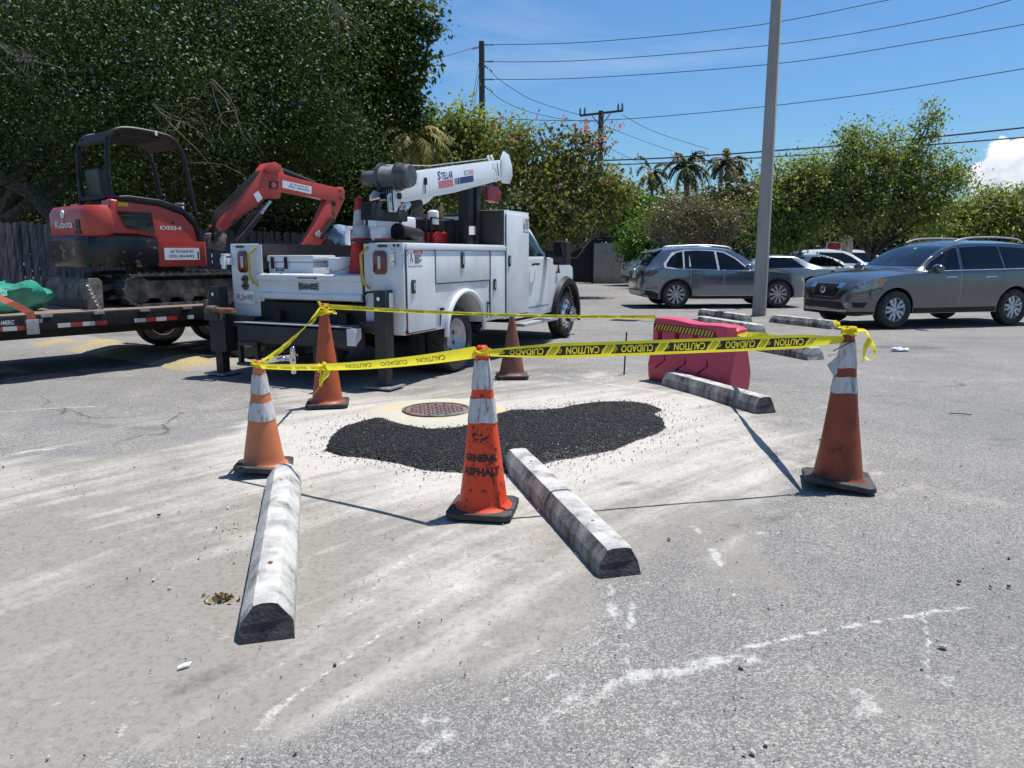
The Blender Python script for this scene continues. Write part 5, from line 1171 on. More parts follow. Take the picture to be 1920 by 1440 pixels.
mb = MB(); mb.cyl((-.12, -.18, .82), (-.12, -.18, .98), .075, n=16); mb.ball((-.12, -.18, .98), .074, 10, sc3=(1, 1, .4)); mb.build('canister', M['whiteplain'], g2, smooth=True)
tl = at_truck('hand_tools', 2.25, .75, 1.021, 'bundle of wooden tool handles leaning by the boom rest', 'tools'); mb = MB()
for k in range(3): mb.cyl((.05 * k, .04 * k, 0), (-.10 + .03 * k, .05 * k, 1.12 - .05 * k), .016, n=7)
mb.build('handles', mat('ash handle', (.32, .22, .11), .6), tl)
rd_ = at_truck('pipe_rack', 3.0, 2.22, zt + .002, 'white pipe rack along the far side of the truck body', 'rack'); mb = MB(); mb.box(-1.0, .3, -.03, .03, .22, .27)
for k in range(3): mb.box(-1.0 + k * .62, -.96 + k * .62, -.03, .03, 0, .22)
mb.build('rails', M['white'], rd_, bevel=.005)
mb = MB()
for k in range(13): mb.box(-.98 + k * .1, -.965 + k * .1, -.01, .01, .02, .22)
for k in range(3): mb.box(-.98, .3, -.012, -.002, .05 + .08 * k, .06 + .08 * k)
mb.build('mesh_guard', M['black'], rd_)

# ---------------------------------------------------------------- SUVs
def suv(name, label, rear_xy, front_xy, xr, halfw, side, group=None, cat='car'):
    """rear_xy/front_xy: outer contact points of the wheels on the visible side ('R' or 'L')"""
    d = Vector(front_xy) - Vector(rear_xy); a = math.atan2(d.y, d.x); u = Vector((math.cos(a), math.sin(a))); n = Vector((-u.y, u.x))
    o = Vector(rear_xy) - u * xr + n * (halfw if side == 'R' else -halfw)
    return empty(name, (o.x, o.y, 0), a, label, cat, group)
cp1 = mat('dark silver blue paint', (.17, .20, .24), .2, metal=.75, coat=1, col2=(.16, .19, .23), ns=300, nd=1)
cp2 = mat('gunmetal paint', (.125, .132, .15), .2, metal=.75, coat=1, col2=(.115, .12, .137), ns=300, nd=1)
b1 = suv('parked_suv', 'dark silver SUV seen side-on from behind, parked left of the light pole', G(1267, 578)[:2], G(1468, 577)[:2], .96, .93, 'R')
stB = [[.0, .62, .80, .50, .86, .88, .50], [.03, .80, .90, .60, .97, .99, .38], [.10, .89, .98, .66, 1.05, 1.07, .31], [.22, .925, 1.04, .70, 1.14, 1.17, .28], [.36, .935, 1.06, .68, 1.32, 1.36, .27], [.50, .94, 1.07, .66, 1.46, 1.53, .26], [.60, .945, 1.07, .655, 1.54, 1.60, .25],
       [.85, .945, 1.065, .65, 1.575, 1.64, .25], [1.4, .945, 1.05, .66, 1.60, 1.672, .25], [2.1, .945, 1.03, .66, 1.59, 1.665, .25], [2.55, .945, 1.02, .66, 1.53, 1.61, .25], [2.95, .94, 1.01, .68, 1.33, 1.41, .25], [3.30, .94, 1.0, .74, 1.08, 1.16, .25],
       [3.5, .935, .99, .76, 1.02, 1.10, .25], [4.0, .925, .95, .74, .98, 1.06, .26], [4.35, .88, .90, .68, .93, .99, .27], [4.58, .78, .82, .60, .85, .89, .28], [4.69, .62, .68, .5, .71, .74, .30], [4.72, .45, .58, .38, .6, .62, .36]]
B1 = Car(b1, stB, [.96, 3.82], .372, .425, cp1, M['black'], seams=(1.33, 2.27, 3.22))
B1.stick('window_trim', [(.62, 1.085), (1.0, 1.05), (3.02, 1.00), (3.02, 1.05), (2.62, 1.36), (2.30, 1.535), (1.9, 1.575), (1.2, 1.575), (.86, 1.50), (.60, 1.20)], M['alu'], 'R', mirror=True, off=.003)
B1.stick('quarter_glass', [(.68, 1.12), (1.00, 1.08), (1.13, 1.075), (1.15, 1.53), (.98, 1.49), (.80, 1.36), (.68, 1.19)], M['glass'], 'R', mirror=True, off=.008)
B1.stick('rear_door_glass', [(1.18, 1.075), (2.08, 1.045), (2.03, 1.535), (1.6, 1.555), (1.20, 1.54)], M['glass'], 'R', mirror=True, off=.008)
B1.stick('front_door_glass', [(2.15, 1.04), (2.96, 1.03), (2.60, 1.33), (2.30, 1.49), (2.10, 1.525)], M['glass'], 'R', mirror=True, off=.008)
B1.stick('rear_window', [(-.66, 1.16), (.66, 1.16), (.58, 1.47), (-.58, 1.47)], M['glass'], 'B', off=.008)
mb = MB(); mb.prism([(.30, 1.52), (.62, 1.60), (.62, 1.56), (.36, 1.49)], -.62, .62); mb.build('spoiler', cp1, b1, bevel=.012)
B1.stick('windscreen', [(-.66, 1.14), (.66, 1.14), (.58, 1.50), (-.58, 1.50)], M['glassblue'], 'F', off=.006)
tlm = mat('smoked red tail lens', (.07, .006, .01), .1, coat=1)
B1.stick('tail_light', [(.0, .90), (.10, .84), (.30, .88), (.47, .98), (.42, 1.02), (.20, 1.03), (.05, 1.0)], tlm, 'R', mirror=True, off=.008)
B1.stick('tail_light', [(.42, .86), (.84, .86), (.84, .99), (.42, .97)], tlm, 'B', off=.008); B1.stick('tail_light', [(-.84, .86), (-.42, .86), (-.42, .97), (-.84, .99)], tlm, 'B', off=.008)
B1.stick('number_plate', [(-.16, .80), (.16, .80), (.16, .94), (-.16, .94)], M['signwhite'], 'B', off=.012)
mb = MB(); mb.cyl((-.01, 0, 1.01), (.02, 0, 1.01), .045, n=16); mb.build('tailgate_badge', M['alu'], b1)
B1.stick('lower_bumper', [(.02, .30), (.52, .27), (.56, .36), (.30, .47), (.03, .50)], M['black'], 'R', mirror=True, off=.006)
B1.stick('diffuser', [(-.75, .33), (.75, .33), (.78, .47), (-.78, .47)], mat('satin silver trim', (.35, .35, .36), .4, metal=.6), 'B', off=.012)
B1.stick('bumper_reflector', [(.10, .53), (.44, .545), (.44, .565), (.10, .555)], M['redlens'], 'R', mirror=True)
mb = MB(); mb.tube([(.05, -.62, .37), (.22, -.64, .36)], .05, 12); mb.build('exhaust_tip', M['chrome'], b1, smooth=True)
B1.stick('sill_trim', [(1.42, .255), (3.35, .255), (3.35, .33), (1.42, .33)], M['black'], 'R', mirror=True, off=.01)
B1.line('sill_brightwork', [(1.55, .345), (3.25, .345)], .016, M['alu'], off=.014)
for xw in (.96, 3.82):
    for sg in (-1, 1): archtube(b1, xw, .372, .425, sg * .915, .030, M['black'])
for x in (1.42, 2.38):
    mb = MB(); mb.tube([(x, -.94, .955), (x + .03, -.975, .96), (x + .19, -.975, .96), (x + .22, -.94, .955)], .014, 7); mb.build('door_handle', cp1, b1, smooth=True)
mb = MB(); mb.tube(smoothp([(.95, -.62, 1.635), (1.1, -.62, 1.68), (1.8, -.62, 1.70), (2.4, -.62, 1.655), (2.55, -.62, 1.60)], 5), .018, 6); mb.build('roof_rail', M['alu'], b1, smooth=True)
mb = MB(); mb.tube(smoothp([(.95, .62, 1.635), (1.1, .62, 1.68), (1.8, .62, 1.70), (2.4, .62, 1.655), (2.55, .62, 1.60)], 5), .018, 6); mb.build('roof_rail', M['alu'], b1, smooth=True)
mb = MB(); mb.ball((2.92, -1.02, 1.12), .11, 10, sc3=(.9, .9, .75)); mb.build('side_mirror', cp1, b1, smooth=True); mb = MB(); mb.ball((2.92, 1.02, 1.12), .11, 10, sc3=(.9, .9, .75)); mb.build('side_mirror', cp1, b1, smooth=True)
B1.stick('headlight', [(4.28, .76), (4.62, .72), (4.56, .84), (4.28, .88)], M['lens'], 'R', mirror=True)
gun = mat('two tone alloy', (.50, .47, .44), .35, metal=.4)
for xw in (.96, 3.82):
    for y in (-.82, .82): wheel(b1, xw, y, .372, .25, .262, -1 if y < 0 else 1, 'split10', gun, tread=False)

n1 = suv('parked_suv', 'dark grey family SUV with grille facing left, at the right edge', G(1898, 610)[:2], G(1668, 617)[:2], 1.14, .97, 'L')
stN = [[.0, .62, .80, .5, .9, .92, .55], [.05, .82, .95, .66, 1.05, 1.08, .42], [.2, .93, 1.08, .74, 1.30, 1.34, .34], [.4, .96, 1.12, .74, 1.52, 1.58, .30], [.65, .975, 1.13, .73, 1.63, 1.70, .29], [1.3, .98, 1.12, .73, 1.67, 1.745, .29],
       [2.2, .98, 1.10, .73, 1.67, 1.745, .29], [2.75, .98, 1.09, .72, 1.58, 1.66, .29], [3.15, .975, 1.085, .74, 1.39, 1.46, .29], [3.50, .97, 1.08, .79, 1.15, 1.23, .29], [3.62, .965, 1.08, .80, 1.115, 1.175, .29], [4.05, .955, 1.05, .80, 1.08, 1.14, .29], [4.45, .93, 1.0, .76, 1.03, 1.085, .28], [4.72, .87, .93, .68, .96, 1.0, .26],
       [4.88, .80, .84, .58, .86, .89, .25], [4.97, .68, .72, .5, .75, .78, .26], [5.01, .5, .6, .4, .62, .64, .32]]
N1 = Car(n1, stN, [1.14, 4.06], .375, .43, cp2, M['black'], seams=(1.52, 2.52, 3.60), bulge=.06)
N1.stick('front_door_glass', [(2.58, 1.16), (3.42, 1.13), (3.18, 1.30), (2.86, 1.49), (2.64, 1.57), (2.55, 1.575)], M['glass'], 'L', mirror=True, off=.008)
N1.stick('rear_door_glass', [(1.48, 1.175), (2.48, 1.16), (2.47, 1.585), (1.9, 1.615), (1.55, 1.61)], M['glass'], 'L', mirror=True, off=.008)
N1.stick('quarter_glass', [(.52, 1.25), (.75, 1.19), (1.42, 1.175), (1.48, 1.605), (.9, 1.58), (.66, 1.52)], M['glass'], 'L', mirror=True, off=.008)
N1.line('window_brightwork', [(3.45, 1.115), (2.6, 1.135), (1.4, 1.155), (.7, 1.17), (.48, 1.235)], .014, M['alu'], 'L', off=.01, mirror=True)
N1.stick('windscreen', [(-.74, 1.225), (.74, 1.225), (.64, 1.615), (-.64, 1.615)], M['glassblue'], 'F', off=.007)
N1.stick('rear_window', [(-.62, 1.2), (.62, 1.2), (.55, 1.55), (-.55, 1.55)], M['glass'], 'B', off=.007)
N1.stick('grille_surround', [(-.36, .60), (.36, .60), (.50, .88), (-.50, .88)], M['chrome'], 'F', off=.010, step=.04)
N1.stick('grille', [(-.27, .635), (.27, .635), (.33, .865), (-.33, .865)], M['black'], 'F', off=.020, step=.04)
mb = MB(); mb.lathe([(.075, 0), (.08, .012), (.062, .018), (.058, .006)], 24, M=RT((5.025, 0, .755), ry=PI / 2)); mb.box(5.03, 5.04, -.088, .088, .742, .77); mb.build('grille_badge', M['chrome'], n1, smooth=True)
mb = MB(); lettering(mb, 'NISSAN', lambda a, b: (5.0415, a, .748 + b), .017, width=.13, bold=.02); mb.build('badge_text', M['ink'], n1)
N1.stick('headlight', [(4.28, .985), (4.42, .83), (4.70, .76), (4.92, .72), (4.90, .84), (4.72, .93), (4.5, .985)], M['lens'], 'L', mirror=True, off=.008)
N1.stick('turn_signal', [(4.30, .975), (4.42, .86), (4.50, .85), (4.46, .975)], M['amber'], 'L', off=.014)
N1.stick('lower_grille', [(-.62, .38), (.62, .38), (.52, .52), (-.52, .52)], M['black'], 'F', off=.012, step=.05)
N1.line('lower_brightwork', [(-.66, .35), (0, .33), (.66, .35)], .022, M['alu'], 'F', off=.014)
N1.stick('fog_light', [(4.72, .42), (4.90, .42), (4.92, .52), (4.66, .52)], M['black'], 'L', mirror=True, off=.010)
mb = MB(); p = N1.bvh.ray_cast(Vector((9, .66, .47)), Vector((-1, 0, 0)))[0]; mb.cyl(p + Vector((-.02, 0, 0)), p + Vector((.02, .01, 0)), .055, n=16); mb.build('fog_lamp', M['lens'], n1, smooth=True)
N1.stick('bumper_lip', [(4.50, .26), (4.98, .26), (4.96, .335), (4.50, .34)], M['black'], 'L', mirror=True, off=.008)
N1.stick('bumper_lip', [(-.8, .26), (.8, .26), (.8, .315), (-.8, .315)], M['black'], 'F', off=.008)
N1.stick('sill_trim', [(1.60, .30), (3.6, .30), (3.6, .40), (1.60, .40)], M['black'], 'L', mirror=True, off=.006)
N1.line('bumper_crack', [(4.46, .80), (4.36, .76), (4.28, .74), (4.20, .69)], .014, M['black'], 'L', off=.005)
N1.line('bumper_crack', [(4.62, .76), (4.63, .66), (4.60, .58)], .007, M['black'], 'L', off=.005)
N1.line('bumper_seam', [(4.44, .80), (4.7, .72), (4.93, .68)], .008, M['black'], 'L', off=.003)
mb = MB(); mb.tube([(4.62, .90, .80), (4.66, .92, .74), (4.63, .915, .66)], .006, 5); mb.build('bumper_tie', M['black'], n1)
for y in (-.64, .64):
    mb = MB(); mb.tube(smoothp([(.75, y, 1.70), (.95, y, 1.77), (1.6, y, 1.80), (2.2, y, 1.775), (2.5, y, 1.70)], 5), .017, 7); mb.build('roof_rail', M['alu'], n1, smooth=True)
for x in (1.70, 2.68):
    mb = MB(); mb.tube([(x, .955, 1.0), (x + .03, 1.0, 1.005), (x + .20, 1.0, 1.005), (x + .23, .955, 1.0)], .017, 7); mb.build('door_handle', M['chrome'], n1, smooth=True)
for y in (-1, 1): mb = MB(); mb.ball((3.28, y * 1.10, 1.17), .15, 12, sc3=(.62, .95, .62)); mb.cyl((3.33, y * .93, 1.11), (3.3, y * 1.05, 1.14), .035, n=8); mb.build('side_mirror', cp2, n1, smooth=True)
N1.stick('inspection_sticker', [(.10, 1.555), (.17, 1.555), (.17, 1.58), (.10, 1.58)], mat('green sticker', (.03, .4, .2), .5), 'F', off=.012, step=.03)
for xw in (1.14, 4.06):
    for y in (-.84, .84): wheel(n1, xw, y, .375, .25, .235, -1 if y < 0 else 1, 'split5', M['alu'], tread=False)

# ---------------------------------------------------------------- parked cars far behind
def sedan(label, px, Y, yaw, paint, kind='sedan', name='parked_car', group='cars parked along the hedge'):
    p = AY(px, 500, Y); root = empty(name, (p.x, Y, 0), yaw, label, 'car', group)
    if kind == 'sedan':
        st = [[.0, .6, .72, .5, .80, .82, .4], [.08, .82, .90, .68, .98, 1.0, .28], [.5, .89, .95, .72, 1.02, 1.04, .24], [.9, .90, .96, .70, 1.12, 1.16, .22], [1.5, .90, .95, .60, 1.36, 1.42, .22], [2.2, .90, .93, .60, 1.38, 1.45, .22], [2.8, .90, .92, .62, 1.24, 1.30, .22], [3.3, .90, .91, .72, 1.0, 1.05, .22], [3.9, .88, .85, .70, .88, .93, .22], [4.4, .82, .75, .6, .78, .82, .24], [4.6, .6, .6, .45, .62, .64, .34]]
        ws_ = (.9, 3.65); sg = [(1.15, 1.0), (3.05, .96), (2.55, 1.26), (2.1, 1.36), (1.6, 1.34)]; wsn = [(-.62, 1.06), (.62, 1.06), (.52, 1.34), (-.52, 1.34)]
    else:
        st = [[.0, .6, .8, .5, .9, .92, .45], [.06, .84, .98, .7, 1.1, 1.12, .32], [.3, .92, 1.05, .68, 1.42, 1.47, .27], [.6, .93, 1.06, .66, 1.58, 1.64, .25], [1.6, .93, 1.04, .66, 1.62, 1.69, .25], [2.3, .93, 1.02, .66, 1.56, 1.63, .25], [2.9, .93, 1.0, .68, 1.28, 1.34, .25], [3.3, .92, .98, .74, 1.05, 1.1, .25], [4.0, .9, .93, .72, .97, 1.02, .26], [4.45, .8, .8, .6, .84, .88, .28], [4.6, .6, .6, .4, .64, .66, .36]]
        ws_ = (.9, 3.65); sg = [(.7, 1.12), (3.0, 1.04), (2.5, 1.36), (2.1, 1.52), (1.0, 1.54)]; wsn = [(-.64, 1.12), (.64, 1.12), (.56, 1.54), (-.56, 1.54)]
    c = Car(root, st, ws_, .33, .37, paint, M['black'])
    c.stick('side_window', sg, M['glass'], 'R', mirror=True, off=.006, step=.12); c.stick('windscreen', wsn, M['glassblue'], 'F', off=.006, step=.12); c.stick('rear_window', wsn, M['glass'], 'B', off=.006, step=.12)
    c.stick('head_light', [(4.25, .66), (4.52, .62), (4.45, .74), (4.25, .78)], M['lens'], 'R', mirror=True, step=.1); c.stick('tail_light', [(.02, .78), (.3, .82), (.28, .92), (.05, .9)], M['redlens'], 'R', mirror=True, step=.1)
    for xw in ws_:
        for y in (-.78, .78): wheel(root, xw, y, .33, .21, .22, -1 if y < 0 else 1, 'plain', tread=False)
    return root
wp = mat('white car paint', (.75, .76, .77), .25, coat=1); sp_ = mat('silver car paint', (.30, .33, .37), .28, metal=.6, coat=1); dk = mat('charcoal car paint', (.03, .03, .035), .25, coat=1)
sedan('silver sedan facing left behind the light pole and the SUV bonnet', 1562, 27, rad(172), sp_)
sedan('white hatchback with its roof just right of the light pole', 1440, 31, rad(14), wp)
sedan('white crossover behind the silver sedan', 1480, 34, rad(8), wp, 'suv')
sedan('white car with black pillars beside the parking tree trunk', 1545, 37, rad(20), wp, 'suv')
sedan('charcoal car in the shade behind the red and white sign', 1590, 43, rad(10), dk)
sedan('white car peeping out between the bin enclosure and the silver SUV', 1172, 36, rad(10), wp, 'suv')
pk_ = sedan('white pickup or van facing the camera behind the excavator bucket and truck bed', 652, 17, rad(-75), wp, 'suv', 'parked_van', None); pk_.scale = (1.15, 1.15, 1.17)
# ================================================================ trailer and excavator
TR = Frame((-5.0, 9.27), 50); T_ = TR.S
trl = empty('flatbed_trailer', (-5.0, 9.27, 0), rad(50), 'black flatbed equipment trailer with plank deck and red and white tape on its rail', 'trailer')
DZ = .76
mb = MB(); mb.box(-6.2, 1.32, .0, .07, DZ - .18, DZ - .005); mb.build('side_rail', M['black'], trl, bevel=.006)
mb = MB(); mb.box(-6.2, 5.4, 2.12, 2.19, DZ - .18, DZ - .005); mb.build('side_rail', M['black'], trl, bevel=.006)
mb = MB(); mb.box(1.32, 5.4, .0, .07, DZ - .18, DZ - .005); mb.build('side_rail', M['black'], trl, bevel=.006)
mb = MB()
for k in range(14): mb.box(-6.1 + k * .85, -6.02 + k * .85, .07, 2.12, DZ - .15, DZ - .04)
mb.box(-6.2, 6.4, .5, .6, DZ - .32, DZ - .155); mb.box(-6.2, 6.4, 1.6, 1.7, DZ - .32, DZ - .155); mb.build('frame', M['black'], trl)
for k in range(13):
    mb = MB(); mb.box(-6.15, 5.35, .075 + k * .157, .075 + k * .157 + .149, DZ - .038, DZ + .004 + .003 * (k % 3)); mb.build('deck_plank', M['deck'], trl)
def tape_on_rail(pxs, y0, y1):
    for i, (a, b) in enumerate(pxs):
        xa, xb = T_(a, (y0 + y1) / 2)[0], T_(b, (y0 + y1) / 2)[0]; mb = MB(); mb.box(xa, xb, -.006, -.001, DZ - .165, DZ - .115); mb.build('reflective_strip', M['reflwhite' if i % 2 == 0 else 'reflred'], trl)
tape_on_rail([(-60, -28), (-28, 5), (5, 32), (32, 59)][::1], 615, 622); tape_on_rail([(108, 132), (132, 155), (155, 178), (178, 201)], 607, 612); tape_on_rail([(252, 273), (273, 293), (293, 312), (312, 332)], 598, 603); tape_on_rail([(351, 363)], 590, 595)
mb = MB(); xa, z_ = T_(0, 601); xb, _z = T_(26, 600)
lettering(mb, 'AMERIC', lambda a, b: (xa + a, -.003, DZ - .095 + b), .05, width=xb - xa, align='LEFT', bold=.01); xa2 = T_(45, 600)[0]; xb2 = T_(79, 597)[0]; lettering(mb, 'AILER.COM', lambda a, b: (xa2 + a, -.003, DZ - .095 + b), .05, width=xb2 - xa2, align='LEFT', bold=.01); mb.build('rail_lettering', M['signwhite'], trl)
for px in (85, 184, 270, 350): mb = MB(); x_ = T_(px, 590)[0]; mb.box(x_ - .06, x_ + .06, -.05, -.002, DZ - .03, DZ + .0); mb.build('stake_pocket', M['galv'], trl)
# fenders and wheels
for y, o in ((-.16, -1), (2.36, 1)):
    for xc in (1.72, 2.62):
        mb = MB(); n = 12; yy0, yy1 = y - .13, y + .13
        for i in range(n):
            a0, a1 = rad(10 + 160 * i / n), rad(10 + 160 * (i + 1) / n)
            for r_, t in ((.475, .0),):
                mb.add([(xc + r_ * math.cos(a0), yy0, .39 + r_ * math.sin(a0)), (xc + r_ * math.cos(a1), yy0, .39 + r_ * math.sin(a1)), (xc + r_ * math.cos(a1), yy1, .39 + r_ * math.sin(a1)), (xc + r_ * math.cos(a0), yy1, .39 + r_ * math.sin(a0))], [(0, 1, 2, 3)])
                e = yy0 if o < 0 else yy1
                mb.add([(xc + r_ * math.cos(a0), e, .39 + r_ * math.sin(a0)), (xc + r_ * math.cos(a1), e, .39 + r_ * math.sin(a1)), (xc + (r_ - .05) * math.cos(a1), e, .39 + (r_ - .05) * math.sin(a1)), (xc + (r_ - .05) * math.cos(a0), e, .39 + (r_ - .05) * math.sin(a0))], [(0, 1, 2, 3)])
        mb.build('fender', M['black'], trl, smooth=True, ang=50)
        wheel(trl, xc, y, .39, .22, .21, o, 'plain', M['galv'])
mb = MB(); mb.prism([(5.3, .5), (7.0, 1.05), (7.0, 1.18)], 1.0, 1.2, 'y') if False else mb.box(5.4, 6.9, 1.0, 1.2, .45, .6); mb.build('tongue', M['black'], trl)
# green tarp bundle and orange strap on the deck
gt = empty('tarp_bundle', TR.W(-1.12, .42, DZ + .008), rad(50), 'crumpled green tarpaulin bundle tied down at the left end of the trailer', 'tarp')
mb = MB(); mb.ball((0, .25, .13), .5, 22, sc3=(1.15, .75, .5)); rt = np.random.default_rng(3)
V = np.array(mb.v); nx_ = fbm(V[:, 0] * 3.1 + 5, V[:, 1] * 3.1 + V[:, 2] * 4, 4, 5) - .5; ny_ = fbm(V[:, 0] * 6 + 1, V[:, 2] * 9 + V[:, 1] * 5, 3, 7) - .5
k = 1 + nx_ * .9 + ny_ * .35; V[:, 0] *= k; V[:, 2] = np.maximum(0, V[:, 2] * k + ny_ * .06); V[:, 1] = .25 + (V[:, 1] - .25) * k; mb.v = [tuple(q) for q in V]
mb.build('tarp', mat('green tarpaulin', (.02, .22, .14), .38, col2=(.05, .34, .24), ns=4, bump=.01, bs=14), gt, smooth=True, ang=28)
os_ = empty('ratchet_strap', TR.W(-.86, .0, 0), rad(50), 'faded orange ratchet strap over the trailer rail in front of the green tarp', 'strap')
mb = MB(); P_ = [(-.75, .40, 1.16), (-.45, .18, 1.04), (-.22, .03, .90), (-.05, -.010, DZ + .02), (-.03, -.014, DZ - .10), (-.02, -.014, DZ - .2)]
for i in range(5): a, b = Vector(P_[i]), Vector(P_[i + 1]); d = Vector((.085, -.01, .03)); mb.add([a, b, b + d, a + d], [(0, 1, 2, 3)]); 
mb.build('webbing', mat('orange webbing', (.55, .12, .06), .8, col2=(.45, .12, .07), ns=20), os_)
mb = MB(); mb.box(-.06, .07, -.04, -.012, DZ - .22, DZ - .05); mb.build('ratchet', M['galv'], os_, bevel=.005)

ex = empty('excavator', TR.W(0, 0, DZ + .008), rad(50), 'red compact excavator with open canopy chained down on the trailer', 'excavator')
def X_(px, py, y): x, z = T_(px, py, y); return (x, z - DZ - .008)
def XP(mb, pts, y0, y1, yr=None, mi=0): yr = y0 if yr is None else yr; return mb.prism([X_(p[0], p[1], yr) for p in pts], y0, y1, 'y', mi)
# tracks
def oval(x0, x1, r_, z0=0, n=12): return [(x1 - r_ + r_ * math.sin(a), z0 + r_ - r_ * math.cos(a)) for a in np.linspace(0, PI, n)] + [(x0 + r_ - r_ * math.sin(a), z0 + r_ + r_ * math.cos(a)) for a in np.linspace(0, PI, n)]
for yy in (.32, 1.52):
    x0, x1, r_ = .34, 2.50, .215
    out = oval(x0, x1, r_, 0, 14); inn = oval(x0 + .035, x1 - .035, r_ - .035, .035, 14); mb = MB(); n = len(out)
    vs = [(a, yy, b) for a, b in out] + [(a, yy + .3, b) for a, b in out] + [(a, yy, b) for a, b in inn] + [(a, yy + .3, b) for a, b in inn]
    fs = []
    for i in range(n): j = (i + 1) % n; fs += [(i, i + n, j + n, j), (2 * n + i, 2 * n + j, 3 * n + j, 3 * n + i), (i, j, 2 * n + j, 2 * n + i), (n + i, 3 * n + i, 3 * n + j, n + j)]
    mb.add(vs, fs); tb = mb.build('track_belt', M['trackrub'], ex, smooth=True, ang=40)
    L_ = [Vector((a, 0, b)) for a, b in out]; per = [0]
    for i in range(n): per.append(per[-1] + (L_[(i + 1) % n] - L_[i]).length)
    mb = MB(); nl = 46
    for k in range(nl):
        s_ = per[-1] * k / nl; i = max(j for j in range(n) if per[j] <= s_); p = L_[i].lerp(L_[(i + 1) % n], (s_ - per[i]) / max(per[i + 1] - per[i], 1e-6)); t = (L_[(i + 1) % n] - L_[i]).normalized(); nn = Vector((t.z, 0, -t.x))
        for (ya, yb2) in ((0, .14), (.16, .30)):
            q = [p - t * .016, p + t * .016, p + t * .011 + nn * .022, p - t * .011 + nn * .022]; mb.add([v + Vector((0, yy + ya, 0)) for v in q] + [v + Vector((0, yy + yb2, 0)) for v in q], [(0, 1, 2, 3), (7, 6, 5, 4), (0, 4, 5, 1), (1, 5, 6, 2), (2, 6, 7, 3), (3, 7, 4, 0)])
    o = mb.build('track_lugs', M['trackrub'], tb); o['kind'] = 'stuff'
    mb = MB(); mb.box(.60, 2.25, yy + .06, yy + .24, .10, .34); mb.build('track_frame', M['dirtsteel'], ex, bevel=.02)
    for x in (.56, 2.28): mb = MB(); mb.lathe([(.17, yy + .05), (.17, yy + .25)], 22, ax='y', M=Matrix.Translation((x, 0, .215))); mb.build('sprocket' if x < 1 else 'idler', M['dirtsteel'], ex, smooth=True)
    for x in (.9, 1.22, 1.54, 1.86): mb = MB(); mb.lathe([(.07, yy + .04), (.07, yy + .26)], 14, ax='y', M=Matrix.Translation((x, 0, .10))); mb.build('roller', M['dirtsteel'], ex, smooth=True)
mb = MB(); mb.box(.7, 2.1, .6, 1.54, .18, .42); mb.cyl((1.15, 1.07, .4), (1.15, 1.07, .52), .42, n=28); mb.build('undercarriage', M['dirtsteel'], ex, bevel=.02)
# dozer blade with chain
mb = MB(); pr = [(-.10, .0), (.0, .0), (.02, .05), (-.01, .18), (.0, .30), (.03, .37), (-.02, .38), (-.07, .30), (-.09, .18), (-.08, .05)]
mb.prism(pr, .28, 1.86, 'y'); mb.build('dozer_blade', M['dirtsteel'], ex, bevel=.008)
mb = MB(); mb.box(-.13, -.105, .28, 1.86, -.0, .09); mb.build('blade_edge', M['greysteel'], ex)
for y in (.28, 1.84): mb = MB(); mb.prism([(-.14, .0), (.05, .0), (.06, .34), (.02, .39), (-.10, .39)], y - .022, y - .001); mb.build('blade_end', M['dirtsteel'], ex, bevel=.006)
for y in (.75, 1.35): mb = MB(); mb.tube([(.02, y, .18), (.5, y, .30), (.9, y, .34)], .05, 8); mb.build('blade_arm', M['dirtsteel'], ex, smooth=True)
def chain(root, a, b, n, sag=.0, m=None):
    a, b = Vector(a), Vector(b)
    for i in range(n):
        t = (i + .5) / n; p = a.lerp(b, t) - Vector((0, 0, sag * 4 * t * (1 - t))); d = (b - a).normalized(); d = (d - Vector((0, 0, sag * 4 * (1 - 2 * t) / max((b - a).length, .1)))).normalized()
        s = d.orthogonal().normalized(); s = s if i % 2 else d.cross(s); l = (b - a).length / n * .62
        mb = MB(); mb.tube([p + d * l * math.cos(q) + s * .017 * math.sin(q) for q in np.linspace(0, 2 * PI, 10)[:-1]], .006, 5, closed=True); mb.build('link', m or M['galv'], root, smooth=True)
ch1 = empty('tie_down_chain', TR.W(0, 0, DZ), rad(50), 'steel chain hanging from the near end of the dozer blade to the trailer rail', 'chain'); chain(ch1, (-.13, .22, .33), (-.10, .0, .03), 13)
ch2 = empty('tie_down_chain', TR.W(0, 0, DZ), rad(50), 'darker chain running from the far end of the dozer blade to the deck', 'chain'); chain(ch2, (-.12, 1.72, .34), (-.75, 1.9, .05), 16, .05, M['dirtsteel'])
# house: rounded foot print lofted through levels
def rr_loop(x0, x1, y0, y1, rr_, rf_, z, n=6):
    pts = []
    for (cx, cy, r_, a0) in ((x1 - rf_, y0 + rf_, rf_, -90), (x1 - rf_, y1 - rf_, rf_, 0), (x0 + rr_, y1 - rr_, rr_, 90), (x0 + rr_, y0 + rr_, rr_, 180)):
        for i in range(n + 1): a = rad(a0 + 90 * i / n); pts.append((cx + r_ * math.cos(a), cy + r_ * math.sin(a), z))
    return pts
def house(mb, levels, capb=True, capt=True):
    n = None; vs = []; fs = []
    for lv in levels: lp_ = rr_loop(*lv); n = len(lp_); vs += lp_
    for i in range(len(levels) - 1):
        for j in range(n): fs.append((i * n + j, i * n + (j + 1) % n, (i + 1) * n + (j + 1) % n, (i + 1) * n + j))
    if capb: fs.append(tuple(range(n - 1, -1, -1)))
    if capt: fs.append(tuple(range((len(levels) - 1) * n, len(levels) * n)))
    mb.add(vs, fs)
Y0, Y1 = .36, 1.82
